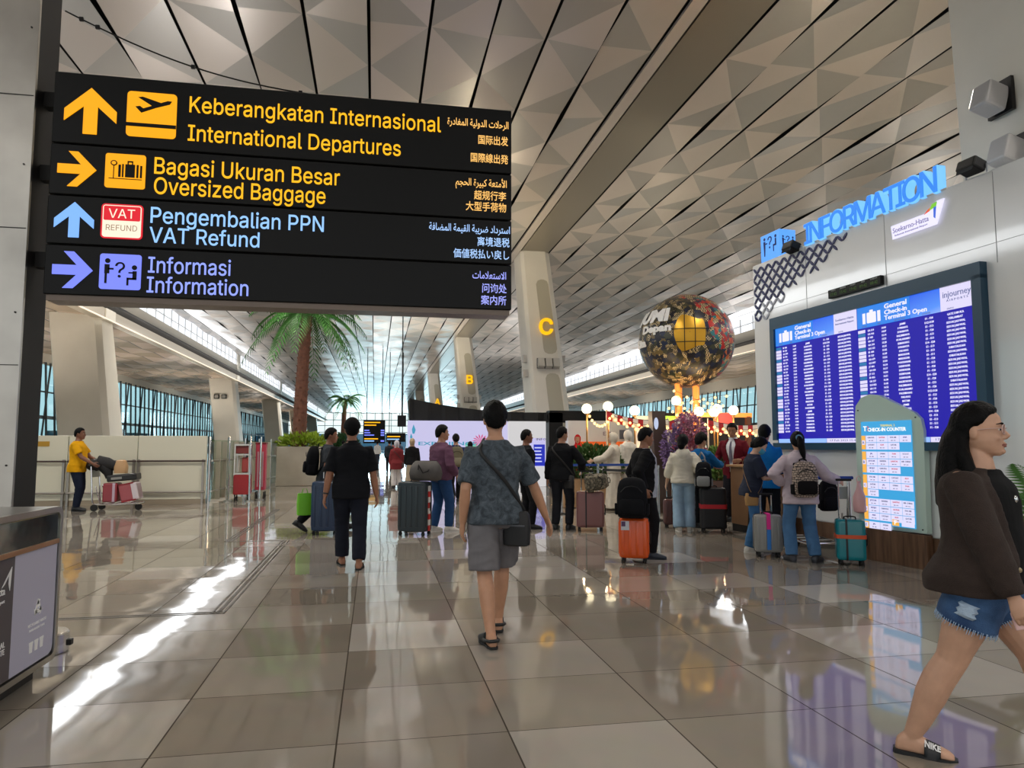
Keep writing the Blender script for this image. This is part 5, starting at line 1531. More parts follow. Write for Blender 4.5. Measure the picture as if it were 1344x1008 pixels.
def ball_text(s, az, el, size, width_deg):
    m = MB().text(s, 0, 0, size, 0, .02, 'LEFT', 0, None, 3, bold=.05)
    v = m.v[0]; w_ = v[:, 0].max(); out = []
    for x, y, z in v:
        p = sph(az + width_deg * x / w_, el + math.degrees(z / RG), RG + .03 - y)
        out.append(p)
    m.v[0] = np.array([tuple(p) for p in out]); return m


for s, az, el, size, wd in (('BUMI', -108, 19, .36, 62), ('Depan', -85, 6, .19, 44), ('Kita', -104, -9, .19, 26)):
    ball_text(s, az, el, size, wd).build('lettering', TEXTWHITE, t, loc=(0, 0, ZG))
OC = mat('lit_orange_column', '#d98a4a', 0.4, emit='#ff8c30', estr=.75)  # bulb light on columns and beam is put in as orange emission
for k, (x, y) in enumerate(((-.38, -.2), (-.12, .25), (.12, -.25), (.38, .2))):
    MB().cyl((x, y, ZG / 2 - .55), .07, ZG - 1.1, 14).build('column', OC, t)
MB().cyl((0, 0, .1), .5, .2, 28).build('plinth', mat('plinth_brown', '#5b3d2b', 0.5), t)

# stall backs and boards
t = empty('stall_booth', (0, 0, 0), 0, 'white booth with orange band behind the cream-robed figures', 'stall')
MB().box((7.0, 21.6, 1.1), (2.4, .3, 2.2)).build('wall', mat('booth_white', '#d9dbe0', 0.5), t)
MB().box((6.85, 21.42, 1.42), (1.5, .06, .28)).build('orange_band', mat('booth_orange', '#e8641e', 0.5, emit='#e8641e', estr=.25), t)
MB().text('EXPO', 6.9, 1.75, .11, 21.43, .01, 'LEFT', 0, .4, 1).build('lettering', mat('booth_purple', '#5b2a6a', 0.5), t)
MB().box((7.6, 21.42, 1.78), (.32, .05, .28)).build('picture', mat('booth_picture', '#4f5668', 0.5), t)
t = empty('stall_booth', (0, 0, 0), 0, 'dark timber stall with orange-lit beam between the columns and white wall', 'stall')
MB().box((9.6, 20.3, 1.2), (3.2, .25, 2.4)).build('back_wall', mat('stall_dark', '#241d1a', 0.6), t)
MB().box((9.2, 18.6, 2.28), (2.2, .12, .12)).build('beam', OC, t)
MB().box((9.45, 18.55, 2.12), (.5, .04, .42)).build('red_panel', mat('stall_coral', '#d24a48', 0.5, emit='#d24a48', estr=.2), t)
MB().cyl((8.95, 19.3, 1.35), .33, .06, 28, 0, 'y').build('round_sign', glow('round_pale_sign', '#e6e6c8', .8), t)
for x in (8.3, 10.2):
    MB().box((x, 18.6, 1.1), (.12, .12, 2.3)).build('post', mat('stall_post', '#5a3520', 0.5), t)
t = empty('green_kiosk', (7.75, 18.7, 0), 0, 'lime green kiosk with black screen behind the dark leaning kiosk', 'kiosk')
MB().box((0, .2, 1.15), (.72, .4, 2.2), bev=.01).build('cabinet', mat('kiosk_lime', '#8fc23a', 0.45, emit='#8fc23a', estr=.2), t)
MB().box((0, -.02, 1.72), (.6, .04, .42)).build('screen', mat('kiosk_screen', '#0d0f12', 0.15), t)
g = MB()
for k in range(3):
    g.box((.02, -.045, 1.84 - .1 * k), (.3, .006, .02))
g.build('screen_text', glow('kiosk_text', '#b9c4c8', .7), t)
MB().box((-.55, .2, 1.75), (.36, .2, 1.0)).build('white_panel', mat('kiosk_white', '#dcd8cf', 0.5), t)
t = empty('leaning_kiosk', (6.03, 15.0, 0), 0, 'dark brown leaning totem with white oval emblem behind black-jacketed man', 'totem')
MB().rings([[(a, -.12, z), (b_, -.12, z), (b_, .12, z), (a, .12, z)] for z, a, b_ in ((0, -.02, .28), (2.19, -.12, .18))]).build('body', mat('totem_brown', '#4d3d36', 0.35), t)
g = MB().prism([(-.03 + .05 * math.cos(k * .349), 1.92 + .13 * math.sin(k * .349)) for k in range(18)], -.128, -.118); g.build('emblem', glow('emblem_white', '#c8d4f0', .8), t)

# blossom tree
t = empty('blossom_tree', (6.52, 14.6, 0), 0, 'bushy artificial blossom tree in purple and pink beside the information desk', 'tree')
MB().tube([(0, 0, .3), (.02, 0, .9), (.05, .02, 1.5)], [.05, .04, .02], 10).tube([(.02, 0, .8), (-.25, 0, 1.5)], [.03, .015], 8).tube([(.02, 0, .8), (.3, .02, 1.6)], [.03, .015], 8).build('trunk', mat('blossom_bark', '#4a3528', 0.8), t)
rnd = random.Random(8)
for k, (c, r, n, m_) in enumerate((((.12, 0, 1.72), (.33, .3, .42), 1300, mat('blossom_mauve', '#a86f8c', 0.6, vary=(9, .4))), ((-.27, -.05, 1.35), (.26, .26, .5), 900, mat('blossom_plum', '#7b6090', 0.6, vary=(9, .5))), ((.05, -.1, 1.3), (.35, .25, .5), 700, mat('blossom_rose', '#bb5f6c', 0.6, vary=(9, .4))))):
    f = MB(); foliage(f, c, r, n, .075, rnd, 0, .15, 0); f.build('blossom', m_, t)
MB().lathe((0, 0, 0), [(.16, 0), (.2, .02), (.25, .36), (.22, .36), (.001, .34)], 20).build('pot', mat('blossom_pot', '#6b4632', 0.6), t, True)

# hedges in timber planters
for k, (x, y, wd, lab) in enumerate(((5.05, 16.6, 1.5, 'leafy green hedge in timber planter behind the blue queue belt'), (6.75, 16.2, 1.3, 'dark leafy hedge in brown planter beside the blossom tree'), (7.9, 15.2, 1.7, 'bright leafy bush behind the man in the blue jacket'))):
    t = empty('hedge_planter', (x, y, 0), 0, lab, 'planter'); rnd = random.Random(30 + k)
    MB().box((0, 0, .34), (wd, .5, .66), bev=.01).build('box', mat('planter_timber' if k == 0 else 'planter_brown', '#a98560' if k == 0 else '#59382a', 0.5, vary=(2, .15)), t)
    f = MB(); foliage(f, (0, 0, .98), (wd * .5, .3, .42), 1500, .14, rnd, 0, .2); f.build('hedge', leafmat('hedge_leaf_%d' % k, ('#3f5f2a', '#35512a', '#5a7a34')[k], .4), t)

# queue posts with blue belts
t0 = empty('queue_post', (4.68, 14.9, 0), 0, 'chrome queue post carrying a blue belt by the timber hedge planter', 'queue post')
MB().cyl((0, 0, .52), .03, 1.0, 14).cyl((0, 0, 1.03), .038, .06, 14).build('tube', CHROME, t0, True)
MB().lathe((0, 0, 0), [(.16, 0), (.16, .015), (.05, .035), (.001, .04)], 22).build('foot', DARK, t0, True)
dup(t0, (5.42, 13.4, 0), label='chrome queue post left of the small brown suitcase'); dup(t0, (3.9, 15.0, 0), label='chrome queue post behind the man in black with shoulder bag')
dup(t0, (6.4, 14.9, 0), label='chrome queue post behind the blossom tree')
for k, (a, b_, lab) in enumerate((((3.9, 15.0), (4.68, 14.9), 'blue retractable belt at the left, behind the camouflage rucksack'), ((4.68, 14.9), (6.4, 14.9), 'longer blue retractable belt in front of the cream robes'), ((5.42, 13.4), (4.75, 14.85), 'black retractable belt sloping down to the post by the brown suitcase'))):
    m = MB(); L_ = math.hypot(b_[0] - a[0], b_[1] - a[1]); an = math.atan2(b_[1] - a[1], b_[0] - a[0])
    m.box(((a[0] + b_[0]) / 2, (a[1] + b_[1]) / 2, 1.03 if k < 2 else .93), (L_ - .06, .006, .05), rot=Matrix.Rotation(an, 3, 'Z'))
    tag(m.build('queue_belt', mat('belt_blue' if k < 2 else 'belt_black', '#22479a' if k < 2 else '#15161a', 0.6)), lab, 'belt')
# ------------------------------------------------------------------ people
def remeshed(mb, name, mats, parent, voxel, smooth=2, wrinkle=0.0, ws=(7, 7, 4), seed=0, decide=None):
    """fuse the overlapping volumes of mb into one continuous skin"""
    me = mb.mesh('tmp_body', None); o = bpy.data.objects.new('tmp_body', me); COL.objects.link(o)
    r = o.modifiers.new('r', 'REMESH'); r.mode = 'VOXEL'; r.voxel_size = voxel; r.adaptivity = 0
    if smooth:
        s = o.modifiers.new('s', 'SMOOTH'); s.factor = 0.5; s.iterations = smooth
    dg = bpy.context.evaluated_depsgraph_get()
    m2 = bpy.data.meshes.new_from_object(o.evaluated_get(dg))
    bpy.data.objects.remove(o); bpy.data.meshes.remove(me)
    m2.name = name
    m2.materials.clear()
    for m in (mats if isinstance(mats, (list, tuple)) else [mats]):
        m2.materials.append(m)
    n = len(m2.vertices)
    if wrinkle:
        co = np.empty(n * 3); m2.vertices.foreach_get('co', co); co = co.reshape(-1, 3)
        no = np.empty(n * 3); m2.vertices.foreach_get('normal', no); no = no.reshape(-1, 3)
        k = seed * 3.7
        q = co * np.array(ws)
        w = np.empty(n)
        for i in range(n):
            a = q[i]
            v = noise.noise((a[0] + k, a[1] + 1.3 * a[2], a[2] - k)); w[i] = (1 - abs(v) * 2.2) * .6 + noise.noise((a[0] * 2.3, a[1] * 2.3 + k, a[2] * 1.6)) * .5
        co = co + no * (w * wrinkle)[:, None]
        m2.vertices.foreach_set('co', co.ravel())
    if decide is not None and n:
        m2.polygons.foreach_set('material_index', [decide(p.center) for p in m2.polygons])
    m2.polygons.foreach_set('use_smooth', [True] * len(m2.polygons)); m2.update()
    ob = bpy.data.objects.new(name, m2); COL.objects.link(ob); ob.parent = parent
    return ob


TORSO = [(-.12, .09, .075, 0), (-.08, .150, .105, -.008), (-.03, .168, .118, -.012), (.03, .164, .113, -.006), (.09, .152, .105, 0), (.15, .145, .102, .004), (.24, .152, .106, .004), (.34, .168, .114, .002), (.40, .172, .108, -.004), (.44, .158, .094, -.010), (.475, .118, .078, -.014), (.51, .076, .062, -.012), (.55, .060, .058, -.004)]


def skin_mat(tone):
    return mat('skin_' + tone.strip('#'), tone, 0.5, sss=0.08, vary=(14, .08))


HAIR = mat('black_hair', '#050404', 0.55, spec=0.12, bump=(90, .5))


def cloth(color, pat=None):
    return mat('cloth_' + color.strip('#'), color, 0.88, spec=0.15, bump=(160, .2), vary=(9, .1))


class Person:
    def __init__(s, label, loc, heading, H=1.7, build=1.0, belly=0.0, fat=1.0, skin='#b07d5f', voxel=.008, lean=0, twist=0, head=(0, 0), pelvis=(0, 0, .93),
                 wR=(.23, .04, .78), wL=(-.23, .04, .78), poleR=(.3, -1, 0), poleL=(-.3, -1, 0), fR=(.095, 0, .075, 0, 8), fL=(-.095, 0, .075, 0, 8), curl=.45, group=None, hip=0.0, palm=None, head_scale=1.0):
        s.root = empty('person', loc, math.radians(heading), label, 'person', group)
        s.k = H / 1.72; s.build, s.belly, s.fat, s.vox, s.hipw = build, belly, fat, voxel, hip
        s.skin = skin_mat(skin)
        s.pel = Vector(pelvis)
        s.T = Matrix.Translation(s.pel) @ Matrix.Rotation(math.radians(-lean), 4, 'X') @ Matrix.Rotation(math.radians(twist), 4, 'Z')
        hy, hp = head
        hb = s.T @ Vector((0, .006, .565))
        s.Hd = Matrix.Translation(hb) @ Matrix.Rotation(math.radians(twist + hy), 4, 'Z') @ Matrix.Rotation(math.radians(-hp - lean * .3), 4, 'X') @ Matrix.Scale(head_scale, 4)
        s.legs, s.arms = {}, {}
        for sd, f in ((1, fR), (-1, fL)):
            hipj = s.pel + Vector((sd * .092, 0, -.02)); ank = Vector(f[:3])
            knee = s.ik(hipj, ank, .425, .425, Vector((sd * .12, 1, 0)))
            s.legs[sd] = (hipj, knee, ank, f[3], f[4])
        for sd, w, p in ((1, wR, poleR), (-1, wL, poleL)):
            sh = s.T @ Vector((sd * (.166 * build + .006), -.008, .432)); wr = Vector(w)
            el = s.ik(sh, wr, .285, .25, Vector(p))
            if (wr - el).length > .26:
                wr = el + (wr - el).normalized() * .25
            s.arms[sd] = (sh, el, wr)
        s.curl = curl; s.palm = palm or {}
        s.body()

    @staticmethod
    def ik(a, c, l1, l2, pole):
        d = c - a; L_ = min(d.length, (l1 + l2) * .999); u = d.normalized()
        x = (l1 * l1 - l2 * l2 + L_ * L_) / (2 * L_); h = math.sqrt(max(0, l1 * l1 - x * x))
        p = pole - u * pole.dot(u); p = p.normalized() if p.length > 1e-5 else u.orthogonal()
        return a + u * x + p * h

    def tsec(s, z, inf=0.0):
        for (z0, *p0), (z1, *p1) in zip(TORSO, TORSO[1:]):
            if z <= z1:
                t = max(0, (z - z0) / (z1 - z0)); a, b, y = [q + (r - q) * t for q, r in zip(p0, p1)]; break
        else:
            a, b, y = TORSO[-1][1:]
        w = s.build if z < .47 else 1 + (s.build - 1) * .5
        be = s.belly * math.exp(-((z - .10) / .13) ** 2)
        hp = s.hipw * math.exp(-((z + .03) / .10) ** 2)
        return a * w + inf + be * .6 + hp, b * (1 + (w - 1) * .7) + inf + be * .5 + hp * .6, y + be * .55 - hp * .3

    def ring(s, z, inf=0.0, n=28, e=2.5, dz=0.0):
        a, b, y = s.tsec(z, inf)
        return [tuple(s.T @ Vector(p)) for p in superring(z + dz, a, b, n, e, 0, y)]

    def tpt(s, ang, z, off=0.0):
        """point on the torso surface; ang 0 = front, 90 = its right side, 180 = back"""
        a, b, y = s.tsec(z, off); t = math.radians(ang)
        return s.T @ Vector((a * math.sin(t), y + b * math.cos(t), z))

    def limb(s, mb, pts, radii, n=14):
        mb.tube(pts, radii, n)

    def foot_rings(s, sd, grow=0.0, toe=0.0, sole=0.0):
        hipj, knee, ank, pitch, yaw = s.legs[sd]
        R = Matrix.Translation(ank) @ Matrix.Rotation(math.radians(-sd * yaw), 4, 'Z') @ Matrix.Rotation(math.radians(-pitch), 4, 'X')
        out = []
        for y, w, h, dx in ((-.068, .016, .018, 0), (-.060, .028, .032, 0), (-.035, .035, .045, 0), (0, .037, .052, 0), (.045, .040, .042, .002), (.09, .046, .032, .004), (.13, .047, .024, .006), (.165, .040, .018, .004), (.185, .022, .012, 0)):
            y2 = y + (toe if y > .1 else 0) - (grow if y < -.05 else 0); w2, h2 = w + grow, h + grow * .8
            out.append([tuple(R @ Vector((-sd * dx + w2 * math.copysign(abs(math.cos(t)) ** .8, math.cos(t)), y2, -.072 - sole + h2 + h2 * math.copysign(abs(math.sin(t)) ** .7, math.sin(t))))) for t in [2 * math.pi * q / 18 for q in range(18)]])
        return out, R

    def body(s):
        k = s.fat; mb = MB()
        mb.rings([s.ring(z) for z, *_ in TORSO])
        # neck and head
        nk0, nk1 = s.T @ Vector((0, -.008, .50)), s.Hd @ Vector((0, -.012, .06))
        mb.tube([nk0, (nk0 + nk1) / 2, nk1], [.064 * k, .054 * k, .052], 16)
        H = s.Hd
        hs = [(-.002, .022, .030, .052), (.012, .040, .050, .040), (.035, .054, .072, .022), (.065, .064, .088, .008), (.10, .0715, .0955, .002), (.14, .0755, .0985, -.002), (.175, .073, .095, -.004), (.203, .060, .078, -.006), (.220, .040, .052, -.008), (.228, .014, .02, -.01)]
        mb.rings([[tuple(H @ Vector(p)) for p in superring(z, a * (1 + (k - 1) * .35 * (z < .1)), b, 28, 2.3, 0, y)] for z, a, b, y in hs])
        mb.tube([H @ Vector(p) for p in ((0, .088, .128), (0, .100, .108), (0, .113, .088), (0, .100, .076))], [.009, .0105, .015, .011], 10)
        for sd in (-1, 1):
            mb.ball(H @ Vector((sd * .013, .098, .080)), .009, 8, 6)
            mb.ball(H @ Vector((sd * .035, .070, .078)), (.024, .022, .022), 10, 8)
            e = MB().ball((0, 0, 0), (.010, .020, .032), 12, 8); v = e.v[0]
            mb.add([tuple(H @ (Matrix.Rotation(sd * -.3, 3, 'Z') @ Vector(p) + Vector((sd * .077, -.012, .105)))) for p in v], e.f)
            mb.tube([H @ Vector((sd * .012, .092, .136)), H @ Vector((sd * .034, .086, .139)), H @ Vector((sd * .052, .070, .134))], [.007, .009, .006], 8)
        mb.ball(H @ Vector((0, .088, .018)), (.022, .016, .014), 10, 8)
        mb.ball(H @ Vector((0, .097, .0525)), (.022, .010, .0085), 12, 8)
        mb.ball(H @ Vector((0, .094, .041)), (.019, .010, .008), 12, 8)
        for sd in (-1, 1):
            sh, el, wr = s.arms[sd]
            inner = s.T @ Vector((sd * .09, -.008, .425))
            mb.tube([inner, sh, sh.lerp(el, .28), sh.lerp(el, .6), el, el.lerp(wr, .28), el.lerp(wr, .65), wr], [.045 * k, .055 * k, .051 * k, .046 * k, .039 * k, .041 * k, .034 * k, .026], 14)
            s.hand(mb, sd)
            hipj, kn, an, *_ = s.legs[sd]
            mb.tube([hipj + Vector((-sd * .01, 0, .05)), hipj.lerp(kn, .12), hipj.lerp(kn, .5), hipj.lerp(kn, .85), kn, kn.lerp(an, .25) - Vector((0, .012, 0)), kn.lerp(an, .45) - Vector((0, .010, 0)), kn.lerp(an, .8), an], [.08 * k, .092 * k, .080 * k, .062 * k, .056 * k, .058 * k, .056 * k, .040 * k, .036], 16)
            fr_, R = s.foot_rings(sd); mb.rings(fr_)
            mb.tube([an, R @ Vector((0, -.01, -.03))], [.036, .036], 12)
        # scale to the person's height about the root
        s.mb_scale(mb)
        s.bodyo = remeshed(mb, 'body', s.skin, s.root, s.vox, 2)

    def mb_scale(s, mb):
        mb.v = [v * s.k for v in mb.v]
        return mb

    def hand(s, mb, sd):
        sh, el, wr = s.arms[sd]; d = (wr - el).normalized()
        n = s.palm.get(sd) and Vector(s.palm[sd]) or Vector((-sd, .15, 0))
        n = (n - d * n.dot(d)).normalized()
        side = d.cross(n) * (1 if sd < 0 else -1)   # towards the thumb
        if side.y < -.2 and not s.palm.get(sd):
            side = -side
        rings = []
        for t, a, b in ((-.01, .026, .021), (.025, .033, .018), (.055, .040, .017), (.088, .039, .012)):
            c = wr + d * t
            rings.append([tuple(c + side * (a * math.cos(q * .5236)) + n * (b * math.sin(q * .5236))) for q in range(12)])
        mb.rings(rings)
        for off, L_ in ((.029, .074), (.0098, .083), (-.0098, .077), (-.029, .060)):
            p = wr + d * .082 + side * off; dd = d.copy(); pts = [p - d * .02, p]
            cu = s.curl * (1 + .15 * (off < 0))
            for f_ in (.45, .32, .23):
                dd = (dd * math.cos(cu) + n.cross(dd).cross(dd) * 0 + n * math.sin(cu)).normalized()
                p = p + dd * (L_ * f_); pts.append(p)
            mb.tube(pts, [.009, .0092, .0085, .0078, .006], 8)
        p = wr + d * .022 + side * .024; dd = (side * .75 + d * .55 + n * .35).normalized(); p2 = p + dd * .042; d2 = (dd * .5 + d * .8 + n * .35).normalized()
        mb.tube([p - dd * .01, p, p2, p2 + d2 * .028, p2 + d2 * .044], [.012, .013, .0108, .0095, .007], 8)
        s.hands = getattr(s, 'hands', {}); s.hands[sd] = (wr + d * .085 + n * .03, d, n)

    # ---------------------------------------------------------------- features and clothes
    def face(s, fine=False):
        H, k = s.Hd, s.k
        ey = MB(); br = MB()
        for sd in (-1, 1):
            e = MB()
            c = H @ Vector((sd * .033, .0795, .1165))
            e.ball(c * k, (.0125 * k, .0125 * k, .0085 * k), 12, 8, 0)
            c2 = H @ Vector((sd * .0345, .0885, .1165)); e.ball(c2 * k, .0058 * k, 10, 6, 1)
            e.build('eye', [mat('eye_white', '#c9c0b6', 0.3), mat('eye_dark', '#1a100c', 0.2)], s.root, True)
            b = MB().tube([(H @ Vector(p)) * k for p in ((sd * .014, .0985, .139), (sd * .032, .0975, .1455), (sd * .055, .078, .140))], [.0032 * k, .004 * k, .002 * k], 6)
            b.build('eyebrow', HAIR, s.root, True)
        l = MB()
        l.tube([(H @ Vector(p)) * k for p in ((-.024, .0890, .0475), (-.012, .1010, .0510), (0, .1040, .0495), (.012, .1010, .0510), (.024, .0890, .0475))], [.002 * k, .0048 * k, .005 * k, .0048 * k, .002 * k], 8)
        l.tube([(H @ Vector(p)) * k for p in ((-.024, .0890, .0470), (-.012, .0995, .0425), (0, .1020, .0415), (.012, .0995, .0425), (.024, .0890, .0470))], [.002 * k, .0052 * k, .0058 * k, .0052 * k, .002 * k], 8)
        l.build('lips', mat('lips', '#8f5147', 0.45), s.root, True)
        return s

    LINES = {'short': ((0, 40), (45, 37), (62, 22), (74, -2), (84, 6), (104, 10), (116, -14), (135, -36), (180, -44)),
             'bob': ((0, 42), (40, 38), (60, 18), (75, -10), (100, -30), (140, -50), (180, -55)),
             'cap': ((0, 24), (60, 18), (90, 12), (130, 2), (180, -4)),
             'hijab': ((0, 34), (35, 30), (48, 0), (40, 0), (52, -40), (60, -60), (180, -80))}

    def hair(s, kind='short', color=None, thick=.016, top=.012, name='hair', tail=None, rough=1.0):
        H, k = s.Hd, s.k; line = s.LINES[kind]

        def lim(az):
            for (a, b), (c, d) in zip(line, line[1:]):
                if a <= az <= c:
                    return b + (d - b) * (az - a) / (c - a)
            return line[-1][1]
        mb = MB(); rings = []; nA, nE = 56, 30
        for i in range(nE + 1):
            el = -85 + 175 * i / nE; row = []
            for j in range(nA):
                az = 360 * j / nA; a_ = az if az <= 180 else 360 - az
                e, a = math.radians(el), math.radians(az)
                d = Vector((math.sin(a) * math.cos(e), math.cos(a) * math.cos(e), math.sin(e)))
                base = 1 / math.sqrt((d.x / .0755) ** 2 + (d.y / .0985) ** 2 + (d.z / .114) ** 2)
                if kind == 'hijab':
                    inside = 1 if not (a_ < 50 and -52 < el < 34) else 0
                    t = inside
                else:
                    t = max(0, min(1, (el - lim(a_) + 4) / 9)); t = t * t * (3 - 2 * t)
                th = thick + top * max(0, math.sin(e))
                nz_ = noise.noise((d.x * 9, d.y * 9, d.z * 9)) * .004 * rough + noise.noise((d.x * 30, d.y * 30, d.z * 12)) * .002 * rough
                r = base + (th + nz_) * t - .014 * (1 - t)
                row.append(tuple((H @ (Vector((0, -.002, .114)) + d * r)) * k))
            rings.append(row)
        mb.rings(rings)
        M = HAIR if color is None else mat('headwear_' + color.strip('#'), color, 0.85, spec=0.15, bump=(120, .2))
        if tail is None:
            return mb.build(name, M, s.root, True, None)
        for pts, rr, fl in tail:
            mb.tube([(H @ Vector(p)) * k for p in pts], [r * k for r in rr], 16, flat=fl, ref=(1, 0, 0))
        return remeshed(mb, name, M, s.root, .008 if s.vox < .009 else .012, 2, .004 * rough, (26, 26, 5), 3)

    def top(s, color, hem=-.10, inf=.014, sleeve=1.0, sl_r=.016, name='shirt', flare=.006, mats=None, decide=None, wr=.007, collar=False, voxel=None, neck=.525, front=None):
        mb = MB(); zs = [hem] + [z for z, *_ in TORSO if hem + .02 < z < neck] + [neck]
        rings = []
        for z in zs:
            zz = max(z, -.055) if hem > -.5 else z
            a, b, y = s.tsec(max(z, -.04), inf + flare * max(0, (.12 - z) / .2))
            rings.append([tuple(s.T @ Vector(p)) for p in superring(z, a, b, 32, 2.5, 0, y)])
        mb.rings(rings)
        for sd in (-1, 1):
            sh, el, wr_ = s.arms[sd]; k = s.fat
            inner = s.T @ Vector((sd * .085, -.008, .420))
            if sleeve <= 0:
                continue
            if sleeve <= 1:
                e_ = sh.lerp(el, sleeve); pts = [inner, sh, sh.lerp(el, sleeve * .5), e_]; rr = [.046 * k + sl_r * .4, .056 * k + sl_r * .45, .052 * k + sl_r * .8, .047 * k + sl_r * 1.1]
            else:
                f_ = sleeve - 1
                pts = [inner, sh, sh.lerp(el, .5), el, el.lerp(wr_, f_ * .5), el.lerp(wr_, f_ * .85), el.lerp(wr_, f_)]
                rr = [.046 * k + sl_r * .4, .056 * k + sl_r * .45, .050 * k + sl_r * .9, .043 * k + sl_r * 1.2, .041 * k + sl_r * 1.1, .034 * k + sl_r, .031 * k + sl_r * .6]
            mb.tube(pts, rr, 18)
        if collar:
            c0 = s.T @ Vector((0, -.004, .50)); c1 = s.T @ Vector((0, -.002, .555))
            mb.tube([c0, c1], [.078, .070], 20)
        s.mb_scale(mb)
        return remeshed(mb, name, mats or cloth(color), s.root, voxel or max(.0095, s.vox * 1.3), 2, wr, (6, 6, 9), sum(map(ord, str(color))) % 17, decide)

    def bottom(s, color, waist=.08, inf=.012, leg=2.0, knee_r=.016, hem_r=.022, name='trousers', wr=.006, mats=None, decide=None, voxel=None):
        mb = MB(); k = s.fat
        mb.rings([s.ring(z, inf) for z in (-.115, -.08, -.03, .03, waist)])
        for sd in (-1, 1):
            hipj, kn, an, *_ = s.legs[sd]
            if leg <= 1:
                pts = [hipj + Vector((-sd * .01, 0, .04)), hipj.lerp(kn, .15), hipj.lerp(kn, leg * .6), hipj.lerp(kn, leg)]
                rr = [.088 * k + inf, .096 * k + inf, .088 * k + knee_r, .080 * k + hem_r]
            else:
                f_ = leg - 1
                pts = [hipj + Vector((-sd * .01, 0, .04)), hipj.lerp(kn, .15), hipj.lerp(kn, .55), kn, kn.lerp(an, f_ * .35), kn.lerp(an, f_ * .75), kn.lerp(an, f_)]
                rr = [.085 * k + inf, .095 * k + inf, .080 * k + inf, .060 * k + knee_r, .058 * k + knee_r, .048 * k + hem_r, .042 * k + hem_r]
            mb.tube(pts, rr, 18)
        s.mb_scale(mb)
        return remeshed(mb, name, mats or cloth(color), s.root, voxel or max(.0095, s.vox * 1.3), 2, wr, (7, 7, 10), sum(map(ord, str(color))) % 13 + 2, decide)

    def robe(s, color, z0=.03, z1=.10, r0=.30, name='robe'):
        mb = MB(); rings = []
        zt = s.pel.z + z1
        for i in range(9):
            t = i / 8; z = z0 + (zt - z0) * t; r = r0 * (1 - t) + .17 * t
            rings.append([((r + .012 * math.sin(q * 2 * math.pi / 36 * 9) * (1 - t)) * math.cos(q * 2 * math.pi / 36) + s.pel.x * t, (r * .75 + .012 * math.sin(q * 2 * math.pi / 36 * 9) * (1 - t)) * math.sin(q * 2 * math.pi / 36) + s.pel.y * t, z) for q in range(36)])
        mb.rings(rings); s.mb_scale(mb)
        return remeshed(mb, name, cloth(color), s.root, .014, 2, .006, (9, 9, 2), 5)

    def veil(s, color, drop=.28, wide=.2):
        H, k = s.Hd, s.k
        s.hair('hijab', color, .018, .006, 'headscarf', tail=[(((0, -.01, .05), (0, -.005, -.03), (0, 0, -.10), (0, .0, -drop)), (.075, .085, wide * .75, wide), .62)], rough=.5)
        return s

    def shoes(s, color, kind='shoe', sole='#d8d8d4'):
        M = mat('shoe_' + color.strip('#'), color, 0.5); M2 = mat('sole_' + sole.strip('#'), sole, 0.6)
        for sd in (-1, 1):
            r, R = s.foot_rings(sd, .007 if kind != 'slide' else .004, .012)
            if kind in ('shoe', 'sneaker'):
                m = MB().rings(r)
                _, _, an, *_ = s.legs[sd]
                m.tube([an + Vector((0, 0, .01)), R @ Vector((0, 0, -.04))], [.046, .048], 14)
                s.mb_scale(m); o = m.build('shoe', M, s.root, True, None)
            elif kind == 'clog':
                m = MB().rings(r[3:]); m.tube([R @ Vector((.045, .03, -.03)), R @ Vector((.047, -.03, -.025)), R @ Vector((.03, -.072, -.022)), R @ Vector((0, -.082, -.020)), R @ Vector((-.03, -.072, -.022)), R @ Vector((-.047, -.03, -.025)), R @ Vector((-.045, .03, -.03))], .012, 8)
                s.mb_scale(m); o = m.build('clog', M, s.root, True, None)
            else:
                m = MB()
                arc = []
                for y in (.055, .075, .10, .125):
                    w = .052; arc.append([tuple(R @ Vector((w * math.cos(t) * (1.02 if y < .1 else .98), y, -.066 + (.072 - .28 * (y - .055)) * max(0, math.sin(t)) ** .75))) for t in [math.pi * q / 14 for q in range(15)]])
                inner = [[tuple(R @ (Vector(R.inverted() @ Vector(p)) * 1.0 + Vector((0, 0, -.007)))) for p in row] for row in arc]
                n = 15
                V = np.concatenate([np.array(q) for q in arc + inner]); F = []
                for i in range(3):
                    for j in range(n - 1):
                        F.append((i * n + j, i * n + j + 1, (i + 1) * n + j + 1, (i + 1) * n + j)); b0 = 4 * n
                        F.append((b0 + (i + 1) * n + j, b0 + (i + 1) * n + j + 1, b0 + i * n + j + 1, b0 + i * n + j))
                for i in (0, 3):
                    for j in range(n - 1):
                        F.append((i * n + j, 4 * n + i * n + j, 4 * n + i * n + j + 1, i * n + j + 1))
                m.add(V, F); s.mb_scale(m); o = m.build('slide', M, s.root, True, None)
            # sole
            m = MB(); zs = -.072; pts = [(-.078, .016), (-.07, .030), (-.03, .038), (.02, .037), (.07, .047), (.12, .052), (.165, .044), (.20, .020)]
            out = [(w, y) for y, w in pts] + [(-w, y) for y, w in reversed(pts)]
            lo = -.012 if kind != 'slide' else -.022
            m.rings([[tuple(R @ Vector((x, y, zs + dz))) for x, y in out] for dz in (lo + .008, .010)])
            s.mb_scale(m); m.build('sole', M2, o)
        return s

    def w(s, p):
        """std local point -> world"""
        return s.root.matrix_basis @ (Vector(p) * s.k)


